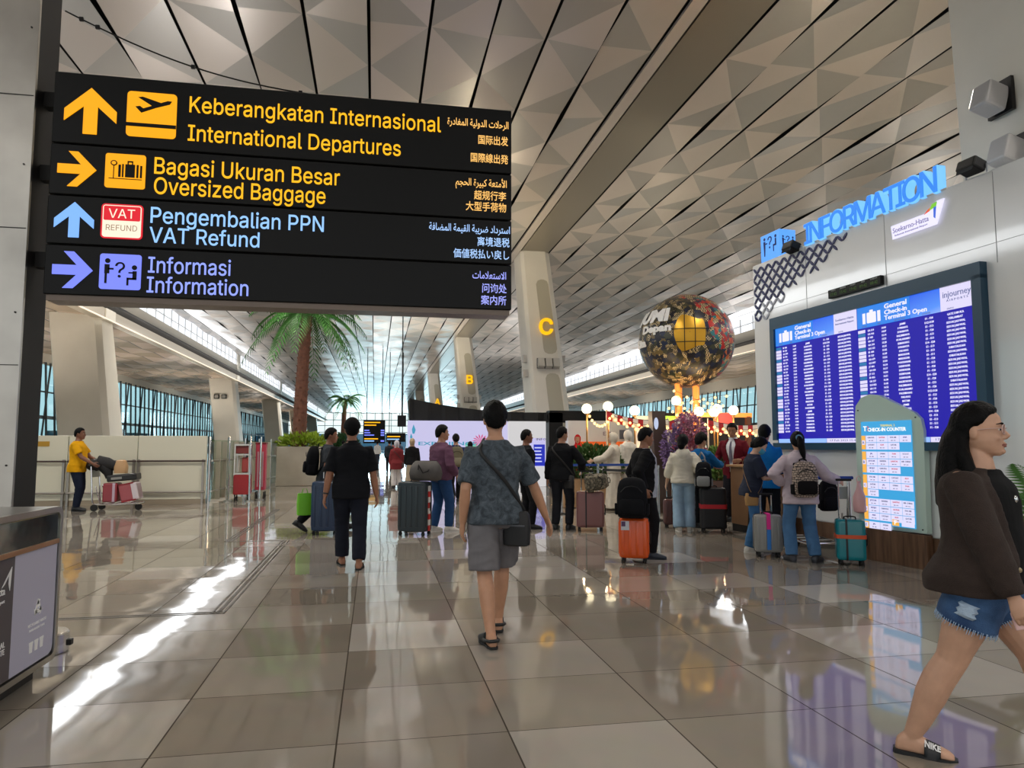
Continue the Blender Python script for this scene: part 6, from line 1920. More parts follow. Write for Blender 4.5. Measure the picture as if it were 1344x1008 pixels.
def crossbag(P, a0, a1, z_hip, side, label, color='#121214', w=.2, h=.22, strap_r=.013, back=True, body=True):
    """a bag on a strap that runs from one shoulder round the body to the opposite hip"""
    t = empty('shoulder_bag', P.root.location, P.root.rotation_euler.z, label, 'bag')
    M = mat('bag_' + color.strip('#'), color, 0.6)
    m = MB(); pts = []
    sgn = -side
    n = 12
    for i in range(n + 1):      # over the back from hip up to shoulder
        u = i / n; ang = 180 - side * (62 - 92 * u) if True else 0
        pts.append(P.tpt(180 - (side * 70) + side * 105 * u if False else (180 - side * 75 + side * 118 * u), z_hip + (.46 - z_hip) * u, .048))
    sh = P.T @ Vector((sgn * .085, -.01, .54)); pts.append(sh)
    for i in range(n + 1):      # down the front
        u = i / n; pts.append(P.tpt(sgn * 38 + side * 108 * u, .455 + (z_hip - .455) * u, .045))
    P_ = [p * P.k for p in pts]
    m.tube(P_, strap_r * P.k, 8, flat=.35, cap=True)
    m.build('strap', M, t, True)
    c = P.tpt(side * 100, z_hip - .10, .07) if not back else P.tpt(180 - side * 60, z_hip - .10, .075)
    c = c * P.k
    b = MB(); b.rings([[tuple(Vector(p)) for p in superring(z * P.k, a * P.k, d * P.k, 22, 4)] for z, a, d in ((-h / 2, w * .36, .03), (-h * .46, w * .46, .042), (0, w * .5, .045), (h * .4, w * .46, .04), (h / 2, w * .38, .025))])
    bo = b.build('body', M, t, True); bo.location = c; bo.rotation_euler = (0, 0, math.radians(-side * (30 if back else 90)))
    b = MB().box((0, -.047 * P.k, h * .1 * P.k), (w * .7 * P.k, .006, .012)); z = b.build('zip', mat('zip_grey', '#55565a', 0.4, .6), t); z.location = c; z.rotation_euler = bo.rotation_euler
    return t


def worn_backpack(P, W, D, H, color, label, z=.02, c2=None, matr=None, off=.0):
    a, b, y = P.tsec(.25, .02)
    p = P.T @ Vector((0, y - b - D / P.k / 2 - .012 - off, z))
    t = backpack((0, 0, 0), 0, W, D, H, color, label, c2=c2, matr=matr)
    t.matrix_world = P.root.matrix_basis @ Matrix.Translation(p * P.k) @ P.T.to_3x3().to_4x4()
    return t


def legs_stand(sp=.1, y=0):
    return dict(fR=(sp, y, .075, 0, 10), fL=(-sp, -y, .075, 0, 10))


# --- the man in the middle, walking away
ACID = mat('acid_wash_grey', '#3f4850', 0.85, bump=(120, .3))
nt = ACID.node_tree; tc = nt.nodes.new('ShaderNodeTexCoord'); a_ = nt.nodes.new('ShaderNodeTexNoise'); rr = nt.nodes.new('ShaderNodeValToRGB')
a_.inputs['Scale'].default_value = 16; a_.inputs['Detail'].default_value = 8; a_.inputs['Roughness'].default_value = .72; a_.inputs['Distortion'].default_value = .8
rr.color_ramp.elements[0].position = .38; rr.color_ramp.elements[0].color = (*lin('#29323a'), 1); rr.color_ramp.elements[1].position = .66; rr.color_ramp.elements[1].color = (*lin('#566069'), 1)
nt.links.new(tc.outputs['Object'], a_.inputs['Vector']); nt.links.new(a_.outputs['Fac'], rr.inputs[0]); nt.links.new(rr.outputs[0], nt.nodes['Principled BSDF'].inputs['Base Color'])
P = Person('man in grey acid-wash tee and grey shorts walking away in the centre', (.905, 5.45, 0), 2, 1.775, build=1.03, fat=1.0, skin='#b98a6c', voxel=.0055, lean=2, twist=-3, head=(-2, 2),
           wR=(.42, .12, .845), poleR=(.6, -1, 0), wL=(-.235, .05, .84), fR=(.075, .27, .085, 0, 6), fL=(-.065, -.16, .082, 0, 6), pelvis=(.01, .06, .915), curl=.3, palm={1: (-.5, -.1, -.6)})
P.face(); P.hair('short', None, .013, .026, rough=2.0)
P.top(None, hem=-.085, inf=.022, sleeve=.86, sl_r=.021, mats=ACID, flare=.012, name='tee_shirt', wr=.009)
P.bottom('#6e6c6f', leg=.93, inf=.020, knee_r=.026, hem_r=.034, name='shorts', wr=.009)
P.shoes('#0f0f10', 'clog', '#0f0f10')
crossbag(P, 0, 0, -.02, 1, 'small black shoulder bag on the hip of the man in grey tee', w=.21, h=.25)
MAIN = P

# --- the woman at the right
P = Person('woman in brown cardigan and denim shorts striding past at the right edge', (2.785, 2.975, 0), -126, 1.645, build=1.20, belly=.045, fat=1.26, hip=.045, skin='#c3987e', voxel=.005, lean=2, twist=-24, head=(12, -2),
           wR=(.315, .11, .775), poleR=(.9, -1, 0), wL=(-.32, -.05, .80), poleL=(-.5, -1, 0), fR=(.03, -.33, .080, 3, 2), fL=(-.10, .40, .11, -14, 8), pelvis=(0, .0, .90), curl=.55, head_scale=1.07)
P.face()
P.LINES = dict(P.LINES, tucked=((0, 44), (40, 40), (60, 30), (75, 20), (90, 14), (104, 2), (112, -30), (140, -52), (180, -58)))
P.hair('tucked', None, .014, .012, tail=[(((0, -.06, .16), (0, -.10, .08), (0, -.115, -.02), (0, -.12, -.12), (0, -.125, -.22), (0, -.12, -.28)), (.07, .09, .112, .125, .12, .05), .58), (((.05, -.06, .10), (.078, -.058, .02), (.10, -.04, -.07), (.105, -.03, -.16)), (.03, .036, .045, .018), .8), (((-.05, -.06, .10), (-.078, -.05, .0), (-.09, -.0, -.10), (-.085, .05, -.20)), (.03, .042, .045, .018), .8)])
P.top('#101012', hem=-.07, inf=.026, sleeve=0, name='tee_shirt', wr=.004, neck=.50)
CARD = mat('brown_knit', '#2e211b', 0.9, bump=(220, .5), vary=(30, .15))
k_, T_ = P.k, P.T


def card_open(c):
    q = T_.inverted() @ (Vector(c) / k_)
    return 0


mb = MB(); rings = []
for z in (-.085, -.06, -.03, .0, .03, .09, .15, .24, .34, .41, .44, .475, .505):
    a, b, y = P.tsec(max(z, -.04), .032 + .006 * max(0, (.1 - z) / .2))
    gap = 16 + 26 * max(0, min(1, (z - .05) / .4))        # open front: V neck widening upwards
    ring_o, ring_i = [], []
    N_ = 40
    for i in range(N_ + 1):
        th = math.radians(90 + gap + (360 - 2 * gap) * i / N_)
        c_, s_ = math.cos(th), math.sin(th); e = 2 / 2.5
        x_, y_ = math.copysign(abs(c_) ** e, c_), math.copysign(abs(s_) ** e, s_)
        ring_o.append(tuple(T_ @ Vector((a * x_, y + b * y_, z)))); ring_i.append(tuple(T_ @ Vector(((a - .026) * x_, y + (b - .026) * y_, z))))
    rings.append(ring_o + ring_i[::-1])
mb.rings(rings)
for sd in (-1, 1):
    sh, el, wr_ = P.arms[sd]; inner = T_ @ Vector((sd * .10, -.008, .420)); kk = P.fat
    mb.tube([inner, sh, sh.lerp(el, .5), el, el.lerp(wr_, .5), el.lerp(wr_, .85), el.lerp(wr_, .96)], [.05 * kk, .056 * kk + .010, .052 * kk + .014, .045 * kk + .018, .042 * kk + .018, .035 * kk + .014, .03 * kk + .008], 20)
P.mb_scale(mb)
remeshed(mb, 'cardigan', CARD, P.root, .009, 2, .006, (6, 6, 8), 4)
b = MB()
for z in (-.05, .05):
    p = P.tpt(24, z, .040); b.ball(p * k_, (.012, .012, .012), 10, 8)
    b.build('button', mat('button_horn', '#a08f6a', 0.3), P.root, True); b = MB()
DENIM = mat('denim_blue', '#274a78', 0.85, bump=(200, .4))
nt = DENIM.node_tree; tc = nt.nodes.new('ShaderNodeTexCoord'); a_ = nt.nodes.new('ShaderNodeTexNoise'); rr = nt.nodes.new('ShaderNodeValToRGB')
a_.inputs['Scale'].default_value = 7; a_.inputs['Detail'].default_value = 5
rr.color_ramp.elements[0].position = .35; rr.color_ramp.elements[0].color = (*lin('#1d3a63'), 1); rr.color_ramp.elements[1].position = .72; rr.color_ramp.elements[1].color = (*lin('#4a6f9c'), 1)
nt.links.new(tc.outputs['Object'], a_.inputs['Vector']); nt.links.new(a_.outputs['Fac'], rr.inputs[0]); nt.links.new(rr.outputs[0], nt.nodes['Principled BSDF'].inputs['Base Color'])
P.bottom(None, leg=.54, inf=.018, knee_r=.020, hem_r=.030, mats=DENIM, name='denim_shorts', wr=.006)
rnd = random.Random(4)
for sd in (-1, 1):      # frayed hems and worn patches
    hipj, kn, *_ = P.legs[sd]; c = hipj.lerp(kn, .54); ax = (kn - hipj).normalized(); f = MB()
    u = ax.orthogonal().normalized(); v = ax.cross(u); r = .080 * P.fat + .031
    for i in range(70):
        t = 2 * math.pi * i / 70 + rnd.uniform(-.03, .03); o = u * math.cos(t) + v * math.sin(t)
        f.tube([(c + o * r - ax * .012) * k_, (c + o * (r + .003) + ax * rnd.uniform(.006, .022)) * k_], [.0022, .001], 4)
    f.build('frayed_hem', mat('denim_fray', '#9db4cf', 0.9), P.root)
hipj, kn, *_ = P.legs[1]; ax = (kn - hipj).normalized()
uo = Vector((1, 0, 0)); uo = (uo - ax * uo.dot(ax)).normalized(); vo_ = ax.cross(uo)
for t0, t1, a0, a1 in ((.02, .18, 10, 40), (.26, .42, -4, 30)):
    f = MB(); rows_ = []
    for q in range(6):
        t = t0 + (t1 - t0) * q / 5; c = hipj.lerp(kn, t); r_ = .094 * P.fat + .028 + .004 * t
        rows_.append([tuple((c + (uo * math.cos(math.radians(a0 + (a1 - a0) * w_ / 6 + 5 * (q % 2))) + vo_ * math.sin(math.radians(a0 + (a1 - a0) * w_ / 6 + 5 * (q % 2)))) * (r_ + .004 * math.sin(math.pi * w_ / 6) - (.012 if w_ in (0, 6) or q in (0, 5) else 0))) * k_) for w_ in range(7)])
    f.rings(rows_, 0, False, False)
    f.build('worn_patch', mat('denim_worn', '#a9bdd2', 0.9, bump=(150, .5)), P.root, True)
P.shoes('#141416', 'slide', '#121214')
g = MB().text('NIKE', 0, 0, .030, 0, .003, 'LEFT', 0, .068, 3, bold=.03)
_, R = P.foot_rings(1); v = g.v[0]; out = []
for x, y, z in v:
    yy = .056 + x; t_ = .62 + z / .052; hh = .072 - .28 * (yy - .055)
    out.append(tuple(R @ Vector(((.0545 - y) * math.cos(t_) * 1.02, yy, -.066 + (hh + .003 - y) * max(0, math.sin(t_)) ** .75)) * k_))
g.v[0] = np.array(out); g.build('lettering', TEXTWHITE, P.root)
# glasses
g = MB()
for sd in (-1, 1):
    cc = Vector((sd * .034, .104, .116))
    g.tube([(P.Hd @ (cc + Vector((.026 * math.cos(q * .3927), -.012 * abs(math.cos(q * .3927)) * 0 - .25 * abs(.026 * math.cos(q * .3927)) * (1 if sd * math.cos(q * .3927) > 0 else 0), .022 * math.sin(q * .3927))))) * k_ for q in range(17)], .0025, 6)
    g.tube([(P.Hd @ Vector(p)) * k_ for p in ((sd * .058, .096, .122), (sd * .074, .05, .122), (sd * .080, -.01, .116))], .0022, 6)
g.tube([(P.Hd @ Vector(p)) * k_ for p in ((-.009, .106, .120), (0, .110, .123), (.009, .106, .120))], .0022, 6)
go = g.build('spectacles', mat('clear_frame', '#c9a9a0', 0.15), P.root, True)
g = MB()
for sd in (-1, 1):
    g.add([tuple((P.Hd @ Vector((sd * .034 + .024 * math.cos(q * .3927), .1035 - (.006 if sd * math.cos(q * .3927) > 0 else 0), .116 + .020 * math.sin(q * .3927)))) * k_) for q in range(16)], [tuple(range(16))])
g.build('lens', glass('spectacle_lens', (.93, .93, .95), .12), go)
g = MB(); g.tube([P.tpt(a, z, .02) * k_ for a, z in ((-60, .49), (-30, .46), (-8, .40), (0, .375))] + [P.tpt(a, z, .02) * k_ for a, z in ((8, .40), (30, .46), (60, .49))], .002, 5); g.ball(P.tpt(0, .365, .024) * k_, (.012, .012, .018), 10, 8); g.build('necklace', CHROME, P.root, True)
c, d, n = P.hands[1]
t = empty('phone', P.w(c + Vector((.0, .035, -.005))), P.root.rotation_euler.z, 'pink-cased phone in the hand of the woman at the right', 'phone')
MB().box((0, 0, 0), (.012, .15, .075), bev=.004, rot=Matrix.Rotation(.25, 3, 'X')).build('case', mat('phone_case_pink', '#d9b3b0', 0.3), t)
MB().box((-.0065, 0, 0), (.002, .14, .066), rot=Matrix.Rotation(.25, 3, 'X')).build('screen', mat('phone_glass', '#101012', 0.08), t)
MB().box((.0065, .05, .02), (.003, .03, .03), rot=Matrix.Rotation(.25, 3, 'X')).build('camera_bump', mat('phone_bump', '#8a7a78', 0.3), t)

# --- man with the black cap, walking away
P = Person('man in black short-sleeved shirt and black knit cap walking away', (-.27, 8.98, 0), 3, 1.755, build=1.13, belly=.02, fat=1.08, skin='#9c6b50', voxel=.007, lean=1,
           wR=(.30, .0, .80), poleR=(.5, -1, 0), wL=(-.30, -.02, .79), poleL=(-.5, -1, 0), fR=(.10, -.16, .08, 0, 8), fL=(-.085, .20, .08, 0, 8), pelvis=(0, .02, .92))
P.hair('short', None, .010, .004); P.hair('cap', '#111113', .022, .022, 'knit_cap', rough=.4)
P.face(); P.top('#17181c', hem=-.12, inf=.022, sleeve=.86, sl_r=.026, collar=True, name='shirt', wr=.008)
P.bottom('#1e212c', leg=1.93, inf=.014, knee_r=.020, hem_r=.030)
P.shoes('#141416', 'slide', '#141416')
sh, el, wr_ = P.arms[-1]
g = MB().tube([(wr_.lerp(el, .10)) * P.k, (wr_.lerp(el, .17)) * P.k], [.034, .035], 16); g.build('wristwatch', mat('watch_black', '#16161a', .3), P.root)

# --- man in grey tee with backpack, striding right
P = Person('man in dark grey tee with backpack striding right, pulling navy suitcase', (-.80, 12.75, 0), -84, 1.76, build=1.04, skin='#8f6048', voxel=.008, lean=5, head=(-4, 4),
           wR=(.22, .14, .86), wL=(-.2, .05, .82), fL=(-.08, .34, .085, -10, 5), fR=(.08, -.42, .17, 32, 5), pelvis=(0, 0, .90))
P.face(); P.hair('short', None, .014, .012); P.top('#34383d', hem=-.10, inf=.020, sleeve=.75, sl_r=.024, name='tee_shirt'); P.bottom('#15151a', leg=1.95); P.shoes('#101012', 'shoe', '#1c1c1e')
worn_backpack(P, .34, .22, .50, '#0f1013', 'bulky black backpack on the man in dark grey tee', z=.0)

# --- man in purple sweatshirt
P = Person('man in mauve purple sweatshirt and jeans next to the slate suitcase', (1.10, 12.30, 0), -58, 1.765, build=1.14, belly=.02, fat=1.05, skin='#b58467', voxel=.008, lean=2, head=(-24, 0),
           wR=(.22, .16, .93), poleR=(.6, -1, 0), wL=(-.24, .1, .84), fR=(.10, .10, .075, 0, 14), fL=(-.10, -.06, .075, 0, 10))
P.face(); P.hair('short', None, .018, .018); P.top('#67465a', hem=-.08, inf=.028, sleeve=1.92, sl_r=.024, name='sweatshirt', wr=.011); P.bottom('#2f4f7c', leg=1.95, name='jeans'); P.shoes('#d6d2ca', 'sneaker', '#efece6')

# --- hijab pair further back
P = Person('woman with pale grey headscarf and maroon jacket over white trousers', (.74, 24.9, 0), 4, 1.60, skin='#b08468', voxel=.011, hip=.02, **legs_stand(.09, .06))
P.veil('#c9c4cb', .24, .17); P.top('#7d3034', hem=-.24, inf=.035, sleeve=1.9, sl_r=.026, name='jacket'); P.bottom('#d8d3d0', leg=1.95, hem_r=.05, knee_r=.035); P.shoes('#2b2526', 'shoe', '#2b2526')
crossbag(P, 0, 0, .0, 1, 'dark shoulder bag on the back of the pale-scarfed woman', color='#4a2a2c', w=.2, h=.2)
P = Person('woman in beige headscarf and black jacket over a beige skirt', (1.22, 24.2, 0), -8, 1.66, skin='#b08468', voxel=.011, **legs_stand(.08))
P.veil('#b8a184', .30, .18); P.top('#17171a', hem=-.10, inf=.03, sleeve=1.9, sl_r=.026, name='jacket'); P.robe('#a99a86', .06, .02, .25, 'skirt'); P.shoes('#2b2526', 'shoe', '#2b2526')

# --- backpacker
P = Person('man in navy jacket with olive backpack walking towards the display wall', (2.04, 18.5, 0), 0, 1.74, build=1.02, skin='#a57358', voxel=.010, wR=(.25, -.04, .80), wL=(-.25, .06, .80), fR=(.09, .20, .08, 0, 6), fL=(-.09, -.30, .16, 38, 6), pelvis=(0, 0, .91))
P.hair('short'); P.face(); P.top('#1c2c5c', hem=-.10, inf=.028, sleeve=1.92, sl_r=.022, name='jacket'); P.bottom('#16161a', leg=1.95); P.shoes('#131315', 'shoe', '#3a3a3a')
worn_backpack(P, .34, .2, .52, '#66604f', 'olive grey backpack worn by the man in navy jacket', z=-.02, c2='#7b7563')

# --- man half hidden behind the central man
P = Person('man in dark vest facing right, half hidden behind the central man', (2.62, 12.5, 0), -82, 1.71, build=1.04, skin='#8a5c45', voxel=.009, **legs_stand(.1, .05))
P.face(); P.hair('short', None, .012, .008); P.top('#17181b', hem=-.12, inf=.026, sleeve=1.9, name='jacket'); P.bottom('#16161a', leg=1.95); P.shoes('#101012', 'shoe', '#1c1c1e')

# --- man in black with shoulder bag
P = Person('man in black sweater with shoulder bag holding the dusty pink suitcase', (3.20, 12.25, 0), -32, 1.75, build=1.08, fat=1.03, skin='#a8785c', voxel=.008, head=(-30, 2), wR=(.28, .24, .99), poleR=(.7, -.8, 0), wL=(-.26, .0, .80), **legs_stand(.11, .03))
P.face(); P.hair('short', None, .014, .012); P.top('#131417', hem=-.09, inf=.026, sleeve=1.95, sl_r=.024, name='sweater', wr=.009); P.bottom('#212227', leg=1.95); P.shoes('#0f0f11', 'shoe', '#1a1a1a')
crossbag(P, 0, 0, -.02, 1, 'dark shoulder bag with brown strap on the man in black sweater', color='#1b1715', w=.2, h=.22, strap_r=.017)

# --- cream-robed figures at the stalls
P = Person('person in cream robe and cream veil reaching an arm to the left', (5.30, 15.7, 0), 62, 1.72, skin='#c39b80', voxel=.010, wL=(-.25, .42, 1.10), poleL=(-.4, -.4, -1), wR=(.2, .3, 1.08), poleR=(.4, -.4, -1))
P.veil('#cfc4b2', .34, .19); P.top('#cdc3b3', hem=-.1, inf=.035, sleeve=1.9, sl_r=.035, name='robe_top'); P.robe('#cdc3b3', .05, .05, .27); P.shoes('#8a7a66', 'shoe', '#6b5d4c'); P.face()
P = Person('person in ivory robe and long ivory veil standing behind black-jacketed man', (6.08, 16.9, 0), 20, 1.80, skin='#c39b80', voxel=.010)
P.veil('#d6cfc4', .55, .24); P.top('#d1c9bd', hem=-.1, inf=.035, sleeve=1.9, sl_r=.035, name='robe_top'); P.robe('#d1c9bd', .05, .05, .29); P.shoes('#8a7a66', 'shoe', '#6b5d4c')
P = Person('person in red robe and red headscarf in front of the orange-banded booth', (5.86, 20.6, 0), 160, 1.74, skin='#b08468', voxel=.011)
P.veil('#b3161c', .40, .19); P.top('#b81a20', hem=-.1, inf=.03, sleeve=1.9, sl_r=.03, name='robe_top'); P.robe('#a8141a', .05, .05, .26); P.shoes('#3a1a1a', 'shoe', '#2a1212'); P.face()

# --- man in black jacket with the orange suitcase
P = Person('man in black jacket over pale tee looking right beside orange suitcase', (3.44, 9.0, 0), -96, 1.665, build=1.12, belly=.025, fat=1.05, skin='#8f6248', voxel=.007, lean=2, head=(10, 8), wL=(-.24, .02, .90), wR=(.27, -.05, .92), poleR=(.5, -1, .1), poleL=(-.4, -1, 0), **legs_stand(.11, .06))
P.face(); P.hair('short', None, .014, .012)
Ti, kk_ = P.T.inverted(), P.k


def front_pale(c):
    q = Ti @ (Vector(c) / kk_)
    return 1 if (abs(q.x) < .07 + .04 * (q.z < .1) and q.y > .03 and q.z < .50) else 0


P.top('#a9adb6', hem=-.12, inf=.034, sleeve=0, name='tee_shirt', wr=.005)
mb = MB(); rings = []
for z in (-.15, -.08, -.03, .03, .09, .15, .24, .34, .41, .455, .49, .525):
    a, b, y = P.tsec(max(z, -.04), .040); gap = 64 - 8 * (z > .3); ro, ri = [], []
    for i in range(37):
        th = math.radians(90 + gap + (360 - 2 * gap) * i / 36); c_, s_ = math.cos(th), math.sin(th)
        x_, y_ = math.copysign(abs(c_) ** .8, c_), math.copysign(abs(s_) ** .8, s_)
        ro.append(tuple(P.T @ Vector((a * x_, y + b * y_, z)))); ri.append(tuple(P.T @ Vector(((a - .018) * x_, y + (b - .018) * y_, z))))
    rings.append(ro + ri[::-1])
mb.rings(rings)
for sd in (-1, 1):
    sh, el, wr_ = P.arms[sd]; inner = P.T @ Vector((sd * .11, -.008, .435))
    mb.tube([inner, sh, sh.lerp(el, .5), el, el.lerp(wr_, .5), el.lerp(wr_, .95)], [.06, .085, .082, .074, .066, .052], 18)
P.mb_scale(mb); remeshed(mb, 'jacket', cloth('#131315'), P.root, .010, 2, .009, (6, 6, 8), 6)
P.bottom('#141417', leg=1.95); P.shoes('#1a2230', 'shoe', '#23262c')

# --- woman in cream hoodie
P = Person('woman in cream hoodie and pale wide jeans holding a two-tone backpack', (5.16, 11.62, 0), -22, 1.61, skin='#c39b80', voxel=.008, hip=.02, head=(-20, 4), wL=(-.30, .10, .85), poleL=(-.6, -1, 0), wR=(.20, .06, 1.02), poleR=(.6, -1, -.2), **legs_stand(.09, .03))
P.hair('bob', None, .022, .012, tail=[(((0, -.06, .12), (0, -.09, .04), (0, -.085, -.04)), (.07, .07, .03), .8)]); P.face()
P.top('#cdc6b4', hem=-.06, inf=.040, sleeve=1.55, sl_r=.035, name='hoodie', wr=.011, collar=True)
mb = MB(); mb.rings([[tuple(P.T @ Vector(p)) for p in superring(z, a, b, 24, 2.2, 0, y)] for z, a, b, y in ((.36, .03, .02, -.12), (.40, .10, .05, -.115), (.46, .13, .075, -.09), (.52, .11, .075, -.06), (.55, .08, .05, -.045))]); P.mb_scale(mb); mb.build('hood', cloth('#cdc6b4'), P.root, True, None)
P.bottom('#93aec4', leg=2.0, inf=.016, knee_r=.042, hem_r=.062, name='jeans'); P.shoes('#c9c4b8', 'sneaker', '#e6e2da')
b = backpack((5.40, 11.36, .735), math.radians(-28), .27, .17, .44, '#16171a', 'grey and black backpack hung from the shoulder of the cream hoodie', c2='#8d8e8c', straps=False)
MB().tube([(-.06, .09, .40), (-.07, .13, .52), (-.03, .10, .60), (.02, .06, .52), (.03, .08, .40)], .018, 8, flat=.4).build('shoulder_strap', mat('fabric_8d8e8c_trim', '#8d8e8c', .7), b, True)

# --- person in bright blue jacket with phone
P = Person('curly-haired person in bright blue jacket holding out a phone at the desk', (5.64, 12.02, 0), -62, 1.635, skin='#b08062', voxel=.008, lean=6, head=(-6, 4), wR=(.14, .50, 1.15), poleR=(.5, 0, -1), wL=(-.02, .46, 1.12), poleL=(-.5, 0, -1), **legs_stand(.09))
P.face(); P.hair('short', None, .034, .020, rough=3.0); P.top('#155a92', hem=-.16, inf=.032, sleeve=1.92, sl_r=.028, name='jacket'); P.bottom('#1a1b20', leg=1.95); P.shoes('#1c1c1e', 'shoe', '#1c1c1e')
c, d, n = P.hands[1]
t = empty('phone', P.w(c + Vector((-.02, .03, .03))), P.root.rotation_euler.z, 'dark phone held out by the person in blue jacket', 'phone')
MB().box((0, 0, 0), (.075, .012, .15), bev=.004, rot=Matrix.Rotation(-.9, 3, 'X')).build('case', BLACK, t)
MB().box((0, -.0062, .004), (.067, .002, .14), rot=Matrix.Rotation(-.9, 3, 'X')).build('screen', mat('phone_glass', '#101012', 0.08), t)

# --- staff behind the desk
P = Person('staff member in maroon blazer, white shirt and grey tie behind the desk', (6.80, 12.95, 0), 128, 1.86, build=1.05, skin='#9a6a4e', voxel=.008, lean=4, head=(14, 14), wR=(.24, .22, 1.08), poleR=(.5, -.6, -.5), wL=(-.22, .25, 1.08), poleL=(-.5, -.6, -.5), **legs_stand(.1))
P.face(); P.hair('short', None, .015, .014)
P.top('#d9d9dc', hem=-.05, inf=.014, sleeve=.3, name='shirt', wr=.003, collar=True)
mb = MB(); rings = []
for z in (-.17, -.08, -.03, .03, .09, .15, .24, .34, .41, .455, .49, .53):
    a, b, y = P.tsec(max(z, -.04), .034); gap = 5 + 18 * max(0, min(1, (z - .08) / .38)); ro, ri = [], []
    for i in range(37):
        th = math.radians(90 + gap + (360 - 2 * gap) * i / 36); c_, s_ = math.cos(th), math.sin(th)
        x_, y_ = math.copysign(abs(c_) ** .8, c_), math.copysign(abs(s_) ** .8, s_)
        ro.append(tuple(P.T @ Vector((a * x_, y + b * y_, z)))); ri.append(tuple(P.T @ Vector(((a - .016) * x_, y + (b - .016) * y_, z))))
    rings.append(ro + ri[::-1])
mb.rings(rings)
for sd in (-1, 1):
    sh, el, wr_ = P.arms[sd]; inner = P.T @ Vector((sd * .11, -.008, .435))
    mb.tube([inner, sh, sh.lerp(el, .5), el, el.lerp(wr_, .5), el.lerp(wr_, .95)], [.06, .080, .074, .064, .056, .046], 18)
P.mb_scale(mb); remeshed(mb, 'blazer', cloth('#5e1420'), P.root, .010, 2, .005, (6, 6, 8), 6)
g = MB(); pts = [P.tpt(0, z, .020) * P.k for z in (.485, .45, .38, .28, .18, .10)]
g.tube(pts, [.012, .018, .024, .030, .034, .006], 10, flat=.3, ref=(1, 0, 0)); g.build('tie', cloth('#6f6a78'), P.root, True)
P.bottom('#1a1a20', leg=1.95); P.shoes('#0f0f11', 'shoe', '#111111')

# --- woman in navy tee with face mask
P = Person('woman in navy tee, jeans and blue face mask bent over her phone', (5.10, 9.25, 0), -104, 1.57, skin='#c39b80', voxel=.007, hip=.015, lean=7, head=(-2, 32), wR=(.08, .34, 1.12), poleR=(.6, -.3, -1), wL=(-.05, .34, 1.12), poleL=(-.6, -.3, -1), fR=(.09, -.08, .075, 0, 10), fL=(-.09, .10, .075, 0, 10))
P.face(); P.hair('bob', None, .016, .010, tail=[(((0, -.06, .12), (0, -.095, .07), (0, -.09, .02)), (.06, .05, .02), .9)])
P.top('#2a2f3e', hem=-.11, inf=.026, sleeve=.88, sl_r=.032, name='tee_shirt', wr=.008); P.bottom('#3f6a95', leg=1.97, knee_r=.026, hem_r=.035, name='jeans'); P.shoes('#d6d2ca', 'sneaker', '#e6e2da')
m = MB(); m.rings([[tuple((P.Hd @ Vector((x, y, z))) * P.k) for x, y, z in [(w_ * math.sin(t), y0 + d_ * math.cos(t), z0) for t in [math.radians(-78 + 156 * q / 14) for q in range(15)]] + [((w_ - .006) * math.sin(t), y0 + (d_ - .006) * math.cos(t), z0) for t in [math.radians(78 - 156 * q / 14) for q in range(15)]]] for z0, w_, d_, y0 in ((.005, .058, .085, .015), (.03, .066, .100, .015), (.06, .070, .108, .015), (.088, .068, .098, .015))])
m.build('face_mask', mat('mask_blue', '#4aa0b8', 0.8), P.root, True, None)
c, d, n = P.hands[1]
t = empty('phone', P.w(c + Vector((-.03, .02, .02))), P.root.rotation_euler.z, 'phone held low by the masked woman in navy tee', 'phone')
MB().box((0, 0, 0), (.075, .15, .012), bev=.004, rot=Matrix.Rotation(.3, 3, 'X')).build('case', BLACK, t)
MB().box((0, .002, .0066), (.067, .14, .002), rot=Matrix.Rotation(.3, 3, 'X')).build('screen', mat('phone_glass', '#101012', 0.08), t)
crossbag(P, 0, 0, -.04, 1, 'tan handbag on a thin strap at the hip of the masked woman', color='#a8814c', w=.2, h=.2, strap_r=.008, back=False)

# --- man in blue polo by the wall
P = Person('man in bright blue polo facing the flight board, seen from behind', (5.74, 9.98, 0), -40, 1.735, build=1.04, skin='#a57358', voxel=.009, **legs_stand(.1, .03))
P.face(); P.hair('short', None, .016, .014); P.top('#1670b8', hem=-.12, inf=.022, sleeve=.8, sl_r=.022, collar=True, name='polo_shirt'); P.bottom('#1c1e26', leg=1.95); P.shoes('#131315', 'shoe', '#1c1c1e')

# --- woman in lilac shirt
P = Person('woman in pale lilac shirt and jeans with ponytail reaching to her right', (5.25, 8.33, 0), -14, 1.62, build=1.02, skin='#b98a6c', voxel=.007, hip=.02, lean=2, head=(-6, 4), wR=(.555, .12, 1.06), poleR=(.2, -.6, -1), wL=(-.20, .06, 1.02), poleL=(-1, -.6, 0), fR=(.17, -.02, .075, 0, 40), fL=(-.12, .03, .075, 0, 8), pelvis=(0, 0, .915))
P.face(); P.hair('bob', None, .014, .010, tail=[(((0, -.07, .15), (0, -.125, .14), (.01, -.145, .06), (.03, -.14, -.04), (.05, -.13, -.15)), (.03, .035, .045, .04, .012), .9)])
g = MB(); g.tube([(P.Hd @ (Vector((0, -.112, .150)) + Vector((.034 * math.cos(q * .5236), .012 * math.sin(q * .5236), .034 * math.sin(q * .5236))))) * P.k for q in range(13)], .010, 8); g.build('hair_tie', mat('scrunchie_blue', '#5f8fb0', 0.8), P.root, True)
P.top('#b9aab2', hem=-.15, inf=.030, sleeve=1.93, sl_r=.028, name='shirt', wr=.010, collar=True); P.bottom('#4a6f96', leg=1.97, knee_r=.024, hem_r=.034, name='jeans'); P.shoes('#34363c', 'shoe', '#2c2e33')
PAT = mat('scribble_fabric', '#1a1718', 0.8)
